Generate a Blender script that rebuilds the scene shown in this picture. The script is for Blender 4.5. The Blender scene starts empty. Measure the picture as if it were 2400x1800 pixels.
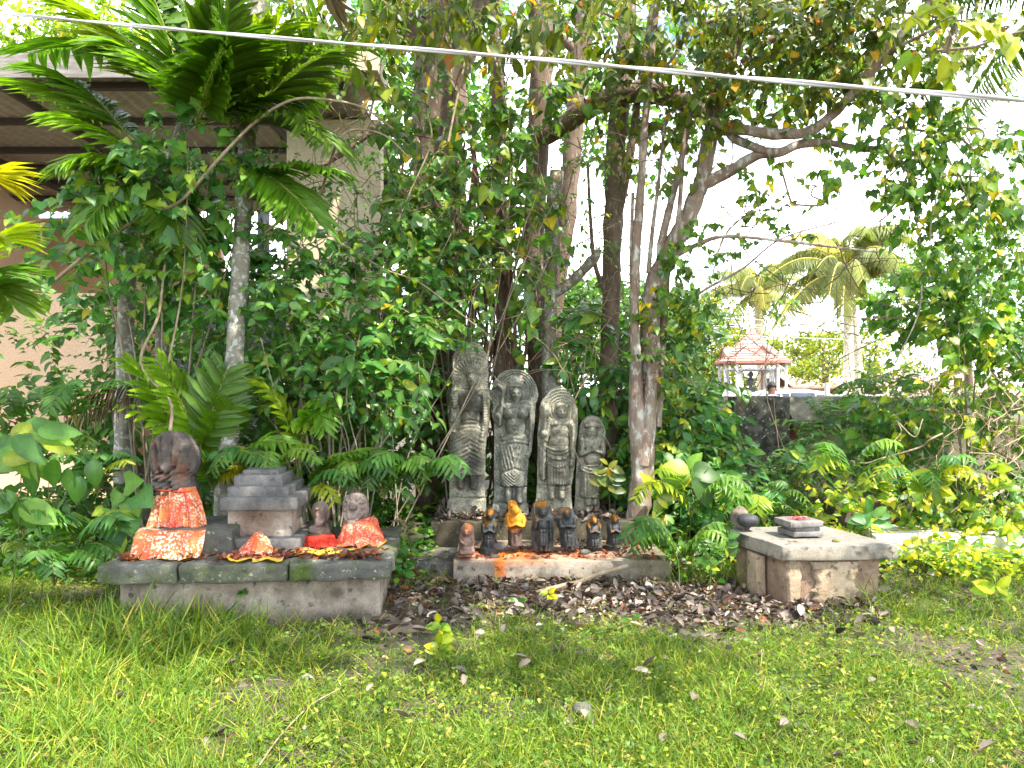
import bpy, math, random
import numpy as np
from mathutils import Vector
R = np.random.default_rng(11)
random.seed(5)
SC = bpy.context.scene
COL = SC.collection
rad = math.radians

# ------------------------------------------------------------ camera, sky, sun, exposure
cam_d = bpy.data.cameras.new('camera'); cam = bpy.data.objects.new('camera', cam_d); COL.objects.link(cam)
cam.location = (0, 0, 1.5); cam.rotation_euler = (rad(90 + 0.637), 0, 0)
cam_d.sensor_width = 36; cam_d.lens = 27; cam_d.clip_start = 0.05; cam_d.clip_end = 600
SC.camera = cam
SUN_EL, SUN_AZ = 57.0, 132.0          # azimuth measured clockwise from +Y: behind the camera, to the right
sd = np.array([math.sin(rad(SUN_AZ)) * math.cos(rad(SUN_EL)), math.cos(rad(SUN_AZ)) * math.cos(rad(SUN_EL)), math.sin(rad(SUN_EL))])
sl = bpy.data.lights.new('sun', 'SUN'); sl.energy = 5.0; sl.angle = rad(0.6); sl.color = (1.0, 0.95, 0.86)
so = bpy.data.objects.new('sun', sl); COL.objects.link(so)
so.rotation_euler = Vector(sd).to_track_quat('Z', 'Y').to_euler()
W = bpy.data.worlds.new('World'); SC.world = W; W.use_nodes = True
nt = W.node_tree; nt.nodes.clear()
def wn(t, **k):
    n = nt.nodes.new(t)
    for a, b in k.items(): setattr(n, a, b)
    return n
sky = wn('ShaderNodeTexSky', sky_type='NISHITA', sun_disc=False, air_density=0.7, dust_density=0.0, sun_elevation=rad(SUN_EL), sun_rotation=rad(SUN_AZ))
tc = wn('ShaderNodeTexCoord'); mp = wn('ShaderNodeMapping'); mp.inputs['Scale'].default_value = (1, 1, 2.6)
cl = wn('ShaderNodeTexNoise'); cl.inputs['Scale'].default_value = 1.7; cl.inputs['Detail'].default_value = 8; cl.inputs['Roughness'].default_value = 0.55
cr = wn('ShaderNodeValToRGB'); cr.color_ramp.elements[0].position = 0.46; cr.color_ramp.elements[1].position = 0.60
sep = wn('ShaderNodeSeparateXYZ'); hz = wn('ShaderNodeMapRange'); hz.inputs[1].default_value = 0.0; hz.inputs[2].default_value = 0.22; hz.inputs[3].default_value = 0.35; hz.inputs[4].default_value = 0.0
mx0 = wn('ShaderNodeMath', operation='MAXIMUM')
mx = wn('ShaderNodeMix', data_type='RGBA'); mx.inputs['B'].default_value = (16.0, 16.6, 17.4, 1)
bg = wn('ShaderNodeBackground'); bg.inputs['Strength'].default_value = 0.15
wo = wn('ShaderNodeOutputWorld'); L = nt.links.new
L(tc.outputs['Generated'], mp.inputs['Vector']); L(mp.outputs[0], cl.inputs['Vector']); L(cl.outputs[0], cr.inputs[0])
L(tc.outputs['Generated'], sep.inputs[0]); L(sep.outputs['Z'], hz.inputs[0])
L(cr.outputs[0], mx0.inputs[0]); L(hz.outputs[0], mx0.inputs[1]); L(mx0.outputs[0], mx.inputs['Factor'])
L(sky.outputs[0], mx.inputs['A']); L(mx.outputs['Result'], bg.inputs['Color']); L(bg.outputs[0], wo.inputs[0])
vs = SC.view_settings; vs.view_transform = 'Standard'; vs.look = 'None'; vs.exposure = 1.42; vs.gamma = 1; vs.use_curve_mapping = False
SC.cycles.use_denoising = True; SC.cycles.max_bounces = 7; SC.cycles.diffuse_bounces = 4; SC.cycles.glossy_bounces = 2
SC.cycles.transmission_bounces = 4; SC.cycles.transparent_max_bounces = 4; SC.cycles.sample_clamp_indirect = 6
SC.cycles.caustics_reflective = False; SC.cycles.caustics_refractive = False

# ------------------------------------------------------------ helpers
FOC = 1800.0
def P(px, py, d):                      # a point of the photograph's 2400 x 1800 frame at depth d, in metres
    return np.array([(px - 1200) / FOC * d, d, 1.5 + (920 - py) / FOC * d])

def _h(i, j, k, s):
    n = (i * 374761393 + j * 668265263 + k * 2147483647 + s * 974711) & 0xffffffff
    n = ((n ^ (n >> 13)) * 1274126177) & 0xffffffff
    return ((n ^ (n >> 16)) & 0xffff) / 65535.0
def vn(p, scale=1.0, seed=0):          # value noise 0..1
    p = np.asarray(p, float) * scale + 1000.0
    i = np.floor(p).astype(np.int64); f = p - i; f = f * f * (3 - 2 * f)
    r = 0
    for a in (0, 1):
        for b in (0, 1):
            for c in (0, 1):
                w = (f[..., 0] if a else 1 - f[..., 0]) * (f[..., 1] if b else 1 - f[..., 1]) * (f[..., 2] if c else 1 - f[..., 2])
                r = r + w * _h(i[..., 0] + a, i[..., 1] + b, i[..., 2] + c, seed)
    return r
def fbm(p, scale=1.0, seed=0, o=3):
    r = 0; t = 0; a = 1.0
    for k in range(o):
        r = r + a * vn(p, scale * 2 ** k, seed + k); t += a; a *= 0.5
    return r / t
def nrm(v): return v / np.maximum(np.linalg.norm(v, axis=-1, keepdims=True), 1e-9)

class Geo:
    def __init__(s): s.V = []; s.Q = []; s.T = []; s.C = []; s.n = 0
    def add(s, V, Q=None, T=None, col=None):
        V = np.asarray(V, float).reshape(-1, 3)
        if Q is not None and len(Q): s.Q.append(np.asarray(Q, np.int64).reshape(-1, 4) + s.n)
        if T is not None and len(T): s.T.append(np.asarray(T, np.int64).reshape(-1, 3) + s.n)
        c = np.ones((len(V), 3)) if col is None else np.broadcast_to(np.asarray(col, float), (len(V), 3))
        s.V.append(V); s.C.append(c); s.n += len(V)
        return s
    def build(s, name, mat=None, parent=None, smooth=True, kind=None):
        V = np.concatenate(s.V); Cc = np.concatenate(s.C)
        Q = np.concatenate(s.Q) if s.Q else np.zeros((0, 4), np.int64)
        T = np.concatenate(s.T) if s.T else np.zeros((0, 3), np.int64)
        p = parent
        while p is not None and p.parent is not None: p = p.parent
        off = np.array(p.location) if p is not None and p.get('_root') else np.zeros(3)
        me = bpy.data.meshes.new(name)
        me.vertices.add(len(V)); me.vertices.foreach_set('co', (V - off).astype(np.float32).ravel())
        me.loops.add(Q.size + T.size); me.loops.foreach_set('vertex_index', np.concatenate([Q.ravel(), T.ravel()]).astype(np.int32))
        st = np.concatenate([np.arange(len(Q)) * 4, Q.size + np.arange(len(T)) * 3]).astype(np.int32)
        me.polygons.add(len(st)); me.polygons.foreach_set('loop_start', st)
        if not smooth: me.polygons.foreach_set('use_smooth', np.zeros(len(st), bool))
        me.update(calc_edges=True)
        ca = me.color_attributes.new('tint', 'FLOAT_COLOR', 'POINT')
        ca.data.foreach_set('color', np.concatenate([Cc, np.ones((len(V), 1))], 1).astype(np.float32).ravel())
        if mat: me.materials.append(mat)
        return link(name, me, parent, kind)

def link(name, me, parent=None, kind=None):
    o = bpy.data.objects.new(name, me); COL.objects.link(o)
    if parent is not None: o.parent = parent
    if kind: o['kind'] = kind
    return o
def tag(o, label, cat, group=None):
    o['label'] = label; o['category'] = cat
    if group: o['group'] = group
    return o
def thing(name, label, cat, loc=(0, 0, 0), group=None):
    o = bpy.data.objects.new(name, None); COL.objects.link(o)
    o.location = [float(a) for a in loc]; o.matrix_world.translation = Vector(o.location); o['_root'] = 1; o.empty_display_size = 0.1
    return tag(o, label, cat, group)
def copy_tree(o, parent=None):
    c = o.copy(); COL.objects.link(c)
    if parent is not None: c.parent = parent
    for ch in list(o.children): copy_tree(ch, c)
    return c

def catmull(pts, n=8):
    p = np.asarray(pts, float); p = np.vstack([2 * p[0] - p[1], p, 2 * p[-1] - p[-2]])
    out = []
    for i in range(1, len(p) - 2):
        for t in np.arange(n) / n:
            a, b, c, d = p[i - 1], p[i], p[i + 1], p[i + 2]
            out.append(0.5 * (2 * b + (c - a) * t + (2 * a - 5 * b + 4 * c - d) * t * t + (3 * b - a - 3 * c + d) * t ** 3))
    out.append(p[-2]); return np.array(out)

def tubes(G, Pt, Rd, sides=3, col=None):   # Pt (n,k,3), Rd (n,k)
    Pt = np.asarray(Pt, float); Rd = np.asarray(Rd, float)
    n, k, _ = Pt.shape
    T = nrm(np.gradient(Pt, axis=1)); up = np.where(np.abs(T[..., 2:3]) > 0.9, np.array([1.0, 0, 0]), np.array([0, 0, 1.0]))
    up = np.broadcast_to(up[:, :1] * 1.0, T.shape) if sides <= 4 else up
    up = np.broadcast_to(np.where(np.abs(T.mean(1, keepdims=True)[..., 2:3]) > 0.75, np.array([0.3, 1.0, 0]), np.array([0, 0, 1.0])), T.shape)
    X = nrm(np.cross(T, up)); Y = np.cross(X, T)
    a = np.arange(sides) / sides * 2 * math.pi
    V = Pt[:, :, None] + Rd[:, :, None, None] * (X[:, :, None] * np.cos(a)[:, None] + Y[:, :, None] * np.sin(a)[:, None])
    idx = np.arange(n * k * sides).reshape(n, k, sides); nx = np.roll(idx, -1, 2)
    Q = np.stack([idx[:, :-1], nx[:, :-1], nx[:, 1:], idx[:, 1:]], -1)
    c = None
    if col is not None:
        c = np.asarray(col, float)
        c = np.broadcast_to(c.reshape((-1, 1, 1, 3)) if c.ndim == 2 else c, (n, k, sides, 3)).reshape(-1, 3)
    G.add(V.reshape(-1, 3), Q.reshape(-1, 4), None, c)
    return G
def tube(G, pts, radii, sides=8, col=None, n=6, knobs=0.0, seed=0, smooth=True):
    p = catmull(pts, n) if smooth else np.asarray(pts, float)
    r = np.interp(np.linspace(0, 1, len(p)), np.linspace(0, 1, len(radii)), radii)
    v0 = G.n
    tubes(G, p[None], r[None], sides, col)
    if knobs:
        V = G.V[-1]; c = np.repeat(p, sides, 0)
        G.V[-1] = c + (V - c) * (1 + knobs * (fbm(V, 9, seed, 3) - 0.5)[:, None] * 2)
    return p, r
def ball(G, c, r, seg=12, rings=8, col=None, nz=0.0, seed=0):
    u = np.linspace(0, 2 * math.pi, seg, endpoint=False); v = np.linspace(0, math.pi, rings + 1)
    V = np.array([[math.sin(b) * math.cos(a), math.sin(b) * math.sin(a), math.cos(b)] for b in v for a in u])
    if nz: V = V * (1 + nz * (fbm(V + seed * 3.1, 1.6, seed, 3) - 0.5)[:, None] * 2)
    idx = np.arange(len(V)).reshape(rings + 1, seg); nx = np.roll(idx, -1, 1)
    Q = np.stack([idx[:-1], idx[1:], nx[1:], nx[:-1]], -1).reshape(-1, 4)
    return G.add(V * np.asarray(r) + np.asarray(c), Q, None, col)
def rbox(G, c, h, r=0.01, seg=6, nz=0.0, ns=6.0, rz=0.0, col=None, seed=0, skew=None):
    """rounded, slightly worn block: centre c, half sizes h"""
    h = np.asarray(h, float); allV = []; allQ = []; n = 0
    for ax in range(3):
        b, d = [(1, 2), (2, 0), (0, 1)][ax]
        nb = int(np.clip(seg * h[b] / h.max() * 1.0, 3, 60)); nd = int(np.clip(seg * h[d] / h.max(), 3, 60))
        gu = np.linspace(-1, 1, nb + 1); gv = np.linspace(-1, 1, nd + 1)
        gu = np.concatenate([[-1, -1 + r / h[b] * .6], gu[1:-1] * (1 - r / h[b]), [1 - r / h[b] * .6, 1]]); gv = np.concatenate([[-1, -1 + r / h[d] * .6], gv[1:-1] * (1 - r / h[d]), [1 - r / h[d] * .6, 1]])
        for sg in (-1, 1):
            U, Vv = np.meshgrid(gu, gv, indexing='ij'); p = np.zeros(U.shape + (3,)); p[..., ax] = sg * h[ax]; p[..., b] = U * h[b]; p[..., d] = Vv * h[d]
            idx = np.arange(U.size).reshape(U.shape) + n
            q = np.stack([idx[:-1, :-1], idx[1:, :-1], idx[1:, 1:], idx[:-1, 1:]], -1).reshape(-1, 4)
            if sg < 0: q = q[:, ::-1]
            allV.append(p.reshape(-1, 3)); allQ.append(q); n += U.size
    p = np.concatenate(allV); q = np.clip(p, -(h - r), h - r); d = p - q; L_ = np.linalg.norm(d, axis=1, keepdims=True)
    p = np.where(L_ > 1e-9, q + r * d / np.maximum(L_, 1e-9), p)
    if nz:
        s0 = np.asarray(c) + seed * 7.3
        p = p + nz * np.stack([fbm(p + s0, ns, seed + 1, 3), fbm(p + s0, ns, seed + 5, 3), fbm(p + s0, ns, seed + 9, 3)], 1) * 2 - nz
    ca, sa = math.cos(rz), math.sin(rz)
    p = np.stack([p[:, 0] * ca - p[:, 1] * sa, p[:, 0] * sa + p[:, 1] * ca, p[:, 2]], 1) + np.asarray(c)
    return G.add(p, np.concatenate(allQ), None, col)

# ------------------------------------------------------------ materials
def newmat(name):
    m = bpy.data.materials.new(name); m.use_nodes = True; t = m.node_tree
    b = t.nodes['Principled BSDF']; return m, t, b
def nd(t, ty, **k):
    n = t.nodes.new(ty)
    for a, b in k.items(): setattr(n, a, b)
    return n
def ramp(t, src, stops):
    r = nd(t, 'ShaderNodeValToRGB'); e = r.color_ramp.elements
    while len(e) < len(stops): e.new(0.5)
    for i, (p, c) in enumerate(stops):
        e[i].position = p; e[i].color = (*c, 1) if len(c) == 3 else c
    t.links.new(src, r.inputs[0]); return r.outputs[0]
def noise(t, vec, scale, detail=6, rough=0.6, dist=0.0):
    n = nd(t, 'ShaderNodeTexNoise'); n.inputs['Scale'].default_value = scale; n.inputs['Detail'].default_value = detail
    n.inputs['Roughness'].default_value = rough; n.inputs['Distortion'].default_value = dist
    t.links.new(vec, n.inputs['Vector']); return n.outputs[0]
def mixc(t, fac, a, b, mode='MIX'):
    m = nd(t, 'ShaderNodeMix', data_type='RGBA', blend_type=mode)
    for s, v in (('Factor', fac), ('A', a), ('B', b)):
        if hasattr(v, 'is_linked') or isinstance(v, bpy.types.NodeSocket): t.links.new(v, m.inputs[s])
        else: m.inputs[s].default_value = v if s == 'Factor' else (*v, 1)
    return m.outputs['Result']
def surf(name, base, alt=None, scale=6, lo=0.4, hi=0.62, rough=0.85, bump=0.3, bscale=40, speck=None, sscale=60, slo=0.55, shi=0.62, moss=None, mlo=0.55, mhi=0.62, mscale=3, tint=False, stretch=None, spec=0.3, metal=0.0):
    m, t, b = newmat(name); tc = nd(t, 'ShaderNodeTexCoord'); v = tc.outputs['Object']
    if stretch:
        mp = nd(t, 'ShaderNodeMapping'); mp.inputs['Scale'].default_value = stretch; t.links.new(v, mp.inputs[0]); v = mp.outputs[0]
    c = ramp(t, noise(t, v, scale), [(lo, base), (hi, alt or base)])
    fine = noise(t, v, bscale, 5, 0.7)
    c = mixc(t, 0.55, c, ramp(t, fine, [(0.3, (0.55, 0.55, 0.55)), (0.7, (1.25, 1.25, 1.25))]), 'MULTIPLY')
    if speck: c = mixc(t, ramp(t, noise(t, v, sscale, 3, 0.6), [(slo, (0, 0, 0)), (shi, (1, 1, 1))]), c, speck)
    if moss: c = mixc(t, ramp(t, noise(t, v, mscale, 8, 0.7), [(mlo, (0, 0, 0)), (mhi, (1, 1, 1))]), c, moss)
    if tint:
        a = nd(t, 'ShaderNodeAttribute', attribute_name='tint'); c = mixc(t, 1.0, c, a.outputs['Color'], 'MULTIPLY')
    t.links.new(c, b.inputs['Base Color']); b.inputs['Roughness'].default_value = rough; b.inputs['Metallic'].default_value = metal
    b.inputs['Specular IOR Level'].default_value = spec
    if bump:
        bp = nd(t, 'ShaderNodeBump'); bp.inputs['Strength'].default_value = bump; bp.inputs['Distance'].default_value = 0.01
        t.links.new(noise(t, v, bscale * 0.6, 8, 0.75), bp.inputs['Height']); t.links.new(bp.outputs[0], b.inputs['Normal'])
    return m
def leafmat(name, rough=0.42, trans=0.38, gain=(1.5, 1.7, 0.6), spec=0.45, vary=0.35):
    m, t, b = newmat(name); a = nd(t, 'ShaderNodeAttribute', attribute_name='tint'); tc = nd(t, 'ShaderNodeTexCoord')
    c = mixc(t, vary, a.outputs['Color'], ramp(t, noise(t, tc.outputs['Object'], 55, 3), [(0.3, (0.5, 0.55, 0.5)), (0.7, (1.4, 1.3, 1.2))]), 'MULTIPLY')
    t.links.new(c, b.inputs['Base Color']); b.inputs['Roughness'].default_value = rough; b.inputs['Specular IOR Level'].default_value = spec
    tr = nd(t, 'ShaderNodeBsdfTranslucent'); t.links.new(mixc(t, 1.0, c, gain, 'MULTIPLY'), tr.inputs[0])
    ms = nd(t, 'ShaderNodeMixShader'); ms.inputs[0].default_value = trans
    t.links.new(b.outputs[0], ms.inputs[1]); t.links.new(tr.outputs[0], ms.inputs[2]); t.links.new(ms.outputs[0], t.nodes['Material Output'].inputs[0])
    return m
LEAF = leafmat('leaf_green', trans=0.44); LEAFG = leafmat('leaf_glossy', 0.30, 0.38, spec=0.55); GRASSM = leafmat('grass_blade', 0.5, 0.36, vary=0.2, spec=0.3)
DEAD = leafmat('dead_leaf', 0.8, 0.12, (1.2, 0.9, 0.6), 0.2)
BARK = surf('bark_brown', (0.115, 0.075, 0.05), (0.20, 0.145, 0.10), 9, 0.35, 0.65, 0.9, 0.9, 45, speck=(0.30, 0.28, 0.22), sscale=26, slo=0.6, shi=0.7, stretch=(1, 1, 0.35), moss=(0.06, 0.08, 0.02), mlo=0.62, mhi=0.75, tint=True)
BARKP = surf('bark_pink', (0.25, 0.165, 0.12), (0.33, 0.26, 0.20), 9, 0.4, 0.6, 0.9, 1.0, 60, speck=(0.46, 0.44, 0.38), sscale=18, slo=0.55, shi=0.62, stretch=(1, 1, 0.5), tint=True)
BARKG = surf('bark_lichen', (0.20, 0.165, 0.12), (0.28, 0.255, 0.20), 10, 0.4, 0.6, 0.9, 0.8, 50, speck=(0.42, 0.43, 0.37), sscale=22, slo=0.53, shi=0.6, moss=(0.10, 0.12, 0.04), mlo=0.6, mhi=0.72, mscale=5, tint=True)
VINE = surf('vine_stem', (0.24, 0.18, 0.12), (0.32, 0.27, 0.19), 12, bump=0.2, tint=True)
ROOT = surf('aerial_root', (0.16, 0.08, 0.055), (0.24, 0.13, 0.09), 10, bump=0.5, stretch=(1, 1, 0.3), tint=True)
GRAN = surf('granite_carved', (0.17, 0.155, 0.11), (0.28, 0.26, 0.195), 14, 0.4, 0.6, 0.88, 0.75, 70, speck=(0.06, 0.06, 0.05), sscale=85, slo=0.53, shi=0.63, tint=True)
DARKST = surf('stone_dark_oiled', (0.035, 0.037, 0.036), (0.075, 0.075, 0.07), 12, 0.4, 0.65, 0.6, 0.5, 70, tint=True, spec=0.4)
PLAST = surf('plaster_beige', (0.25, 0.195, 0.145), (0.42, 0.35, 0.27), 6, 0.38, 0.62, 0.92, 0.9, 60, speck=(0.11, 0.095, 0.075), sscale=16, slo=0.60, shi=0.68, moss=(0.07, 0.085, 0.03), mlo=0.66, mhi=0.8, mscale=4, tint=True)
SLAB = surf('slab_weathered', (0.075, 0.072, 0.06), (0.15, 0.14, 0.115), 5, 0.38, 0.64, 0.92, 0.8, 60, speck=(0.30, 0.30, 0.25), sscale=30, slo=0.62, shi=0.7, moss=(0.06, 0.08, 0.018), mlo=0.54, mhi=0.68, mscale=4.5, tint=True)
SLAB2 = surf('slab_grey', (0.25, 0.235, 0.205), (0.36, 0.34, 0.30), 4, 0.38, 0.64, 0.9, 0.6, 60, speck=(0.10, 0.09, 0.07), sscale=12, slo=0.62, shi=0.7, tint=True)
ALTAR = surf('altar_stone', (0.10, 0.092, 0.085), (0.18, 0.165, 0.15), 7, 0.4, 0.6, 0.9, 0.7, 60, speck=(0.08, 0.08, 0.075), sscale=25, slo=0.6, shi=0.68, tint=True)
WALLM = surf('wall_mouldy', (0.05, 0.047, 0.038), (0.16, 0.15, 0.125), 9, 0.42, 0.6, 0.95, 0.6, 55, speck=(0.36, 0.35, 0.31), sscale=24, slo=0.61, shi=0.67, moss=(0.05, 0.055, 0.02), mlo=0.5, mhi=0.65, mscale=2.5)
COPE = surf('coping_mossy', (0.12, 0.11, 0.075), (0.21, 0.19, 0.14), 5, 0.4, 0.6, 0.95, 0.6, 50, moss=(0.07, 0.09, 0.02), mlo=0.48, mhi=0.62, mscale=4)
CREAM = surf('wall_cream', (0.52, 0.43, 0.27), (0.58, 0.49, 0.32), 2, bump=0.1)
TAN = surf('wall_tan', (0.74, 0.50, 0.31), (0.77, 0.54, 0.35), 1.5, bump=0.05)
REDOX = surf('red_oxide', (0.22, 0.08, 0.055), (0.28, 0.13, 0.09), 5, bump=0.3)
SOIL = surf('soil', (0.07, 0.052, 0.038), (0.13, 0.10, 0.075), 7, 0.4, 0.62, 0.95, 0.8, 40, moss=(0.05, 0.075, 0.015), mlo=0.5, mhi=0.66, mscale=1.2)
WHITEM = surf('whitewash', (0.62, 0.59, 0.52), (0.50, 0.45, 0.36), 5, bump=0.3, speck=(0.2, 0.17, 0.12), sscale=9, slo=0.62, shi=0.7)
def plain(name, c, rough=0.5, metal=0.0, spec=0.5, **k):
    m, t, b = newmat(name); b.inputs['Base Color'].default_value = (*c, 1); b.inputs['Roughness'].default_value = rough; b.inputs['Metallic'].default_value = metal; b.inputs['Specular IOR Level'].default_value = spec
    for a, v in k.items(): b.inputs[a].default_value = v
    return m

# ------------------------------------------------------------ leaf templates: length 1 along +Y, normal +Z
def leaf_t(w, wid, fold=0.25, curl=0.15, notch=0.0):
    """w: list of (t, relative half width)"""
    V = [(0, 0, 0)]; S = [1.1]; T = []; Q = []
    rows = [(t, a) for t, a in w if a > 0]
    for t, a in rows:
        x = a * wid; y0 = t - (notch if t == rows[0][0] else 0)
        z = -curl * t * t
        V += [(-x, y0, z + fold * x), (0, t, z), (x, y0, z + fold * x)]; S += [0.92, 1.28, 0.92]
    V.append((0, 1, -curl)); S.append(0.95)
    T += [(0, 2, 1), (0, 3, 2)]
    for i in range(len(rows) - 1):
        a = 1 + 3 * i; Q += [(a, a + 1, a + 4, a + 3), (a + 1, a + 2, a + 5, a + 4)]
    a = 1 + 3 * (len(rows) - 1); e = len(V) - 1; T += [(a, a + 1, e), (a + 1, a + 2, e)]
    return np.array(V, float), np.array(Q, np.int64).reshape(-1, 4), np.array(T, np.int64), np.array(S)
OVATE = leaf_t([(0.15, 0.6), (0.42, 1.0), (0.75, 0.6)], 0.29, 0.3, 0.22)
HEART = leaf_t([(0.10, 0.95), (0.34, 1.0), (0.70, 0.5)], 0.42, 0.22, 0.25, 0.16)
ELLIP = leaf_t([(0.25, 0.75), (0.55, 1.0), (0.82, 0.62)], 0.22, 0.3, 0.25)
LANCE = leaf_t([(0.25, 1.0), (0.65, 0.8)], 0.085, 0.5, 0.35)
FERNL = leaf_t([(0.2, 1.0), (0.6, 0.75)], 0.14, 0.3, 0.3)
TINY = leaf_t([(0.45, 1.0)], 0.30, 0.3, 0.1)
BIG = leaf_t([(0.08, 0.45), (0.25, 0.85), (0.45, 1.0), (0.65, 0.85), (0.85, 0.45)], 0.27, 0.25, 0.35)
BLADE = leaf_t([(0.02, 1.0), (0.4, 0.95), (0.75, 0.6)], 0.024, 0.3, 0.45)
CRUMP = leaf_t([(0.2, 0.8), (0.5, 1.0), (0.8, 0.7)], 0.30, 0.9, -0.35)

def frames(pos, dr, nr, size, wf=None):
    Y = nrm(dr); Z = nrm(nr - Y * (nr * Y).sum(-1, keepdims=True)); X = np.cross(Y, Z)
    s = np.asarray(size).reshape(-1, 1); w = s if wf is None else s * np.asarray(wf).reshape(-1, 1)
    return np.stack([X * w, Y * s, Z * s, pos], -1)        # (n,3,4)
def inst(G, tm, M, tint):
    V, Q, T, S = tm; n = len(M)
    if n == 0: return G
    VV = np.einsum('nij,vj->nvi', M[:, :, :3], V) + M[:, None, :, 3]
    o = (np.arange(n) * len(V))[:, None, None]
    c = np.asarray(tint)[:, None, :] * S[None, :, None]
    G.add(VV.reshape(-1, 3), (Q[None] + o).reshape(-1, 4) if len(Q) else None, (T[None] + o).reshape(-1, 3), c.reshape(-1, 3))
    return G
PAL = {   # base colours with weights
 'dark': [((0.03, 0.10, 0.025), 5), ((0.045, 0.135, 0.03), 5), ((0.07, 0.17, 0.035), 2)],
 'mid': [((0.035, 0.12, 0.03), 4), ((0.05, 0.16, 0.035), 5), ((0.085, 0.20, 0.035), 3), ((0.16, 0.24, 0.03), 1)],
 'glossy': [((0.03, 0.12, 0.04), 3), ((0.045, 0.165, 0.05), 5), ((0.08, 0.21, 0.05), 4), ((0.15, 0.27, 0.035), 1.6), ((0.30, 0.28, 0.02), 0.12)],
 'olive': [((0.05, 0.10, 0.02), 4), ((0.08, 0.13, 0.022), 4), ((0.12, 0.16, 0.02), 3), ((0.03, 0.08, 0.02), 3), ((0.33, 0.24, 0.02), 0.5), ((0.28, 0.12, 0.03), 0.15)],
 'heart': [((0.045, 0.13, 0.028), 5), ((0.075, 0.18, 0.03), 4), ((0.14, 0.22, 0.03), 2), ((0.34, 0.33, 0.02), 0.9), ((0.035, 0.10, 0.035), 3)],
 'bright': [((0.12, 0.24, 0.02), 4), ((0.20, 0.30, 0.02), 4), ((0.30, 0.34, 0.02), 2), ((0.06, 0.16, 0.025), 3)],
 'palm': [((0.06, 0.16, 0.016), 4), ((0.09, 0.20, 0.018), 4), ((0.14, 0.24, 0.018), 2)],
 'palmdark': [((0.045, 0.12, 0.014), 4), ((0.065, 0.15, 0.016), 4), ((0.10, 0.18, 0.016), 1)],
 'yellow': [((0.36, 0.36, 0.02), 3), ((0.25, 0.30, 0.02), 3), ((0.16, 0.25, 0.02), 2)],
 'dry': [((0.30, 0.22, 0.13), 3), ((0.22, 0.14, 0.08), 3), ((0.12, 0.07, 0.045), 2)],
 'litter': [((0.22, 0.175, 0.145), 5), ((0.14, 0.11, 0.09), 6), ((0.30, 0.25, 0.205), 4), ((0.20, 0.08, 0.04), 1.6), ((0.055, 0.043, 0.038), 5), ((0.38, 0.32, 0.25), 1.0)],
 'petal': [((0.28, 0.07, 0.03), 4), ((0.15, 0.06, 0.04), 5), ((0.40, 0.13, 0.03), 2), ((0.10, 0.05, 0.04), 4)],
 'grass': [((0.065, 0.15, 0.03), 5), ((0.105, 0.195, 0.032), 5), ((0.165, 0.235, 0.04), 3), ((0.05, 0.115, 0.025), 4), ((0.24, 0.23, 0.10), 1.0)],
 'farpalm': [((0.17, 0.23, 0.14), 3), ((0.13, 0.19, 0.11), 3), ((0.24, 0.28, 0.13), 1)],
 'far': [((0.11, 0.18, 0.03), 4), ((0.16, 0.23, 0.035), 4), ((0.06, 0.12, 0.025), 3), ((0.24, 0.27, 0.04), 2)],
}
def tints(pal, n):
    p = PAL[pal]; w = np.array([a[1] for a in p], float); i = R.choice(len(p), n, p=w / w.sum())
    c = np.array([a[0] for a in p])[i] * R.uniform(0.72, 1.28, (n, 1))
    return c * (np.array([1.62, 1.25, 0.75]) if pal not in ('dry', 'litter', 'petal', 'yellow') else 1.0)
def rdir(n, z=0.0):
    v = R.normal(size=(n, 3)); v[:, 2] += z; return nrm(v)
def ell(c, r, n, shell=0.0):
    v = rdir(n); k = R.uniform(shell, 1, (n, 1)) ** (1 / 3); return np.asarray(c) + v * k * np.asarray(r)

def twigs(start, dr, length, nl, leaf, droop=0.3, hang=0.3, face=0.35, tm=None):
    """leafy twigs; returns curve points (n,k,3) and leaf transforms"""
    n = len(start); length = np.broadcast_to(length, (n,)).reshape(n, 1, 1); k = 5
    dr = nrm(dr); t = np.linspace(0, 1, k).reshape(1, k, 1)
    cur = start[:, None] + dr[:, None] * length * t + np.array([0, 0, -1.0]) * droop * length * t * t
    tl = (np.arange(nl) + R.uniform(0.1, 0.9, (n, nl))) / nl; tl = tl[..., None]
    lp = start[:, None] + dr[:, None] * length * tl + np.array([0, 0, -1.0]) * droop * length * tl * tl
    tg = nrm(dr[:, None] + np.array([0, 0, -1.0]) * 2 * droop * tl)
    side = nrm(np.cross(tg, np.array([0, 0, 1.0])) + 0.15 * R.normal(size=tg.shape))
    sg = np.where((np.arange(nl) % 2) == 0, 1.0, -1.0).reshape(1, nl, 1)
    ld = nrm(tg * 0.55 + side * sg * 0.8 + np.array([0, 0, -1.0]) * hang + 0.25 * R.normal(size=tg.shape))
    ln = nrm(np.array([0, 0, 1.0]) * 0.9 + np.array([0, -1.0, 0]) * face + 0.35 * R.normal(size=tg.shape))
    sz = leaf * R.uniform(0.45, 1.3, (n, nl)) * R.uniform(.75, 1.2, (n, 1)) * (0.75 + 0.4 * np.sin(tl[..., 0] * 3.0))
    return cur, lp.reshape(-1, 3), ld.reshape(-1, 3), ln.reshape(-1, 3), sz.reshape(-1)

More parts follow.
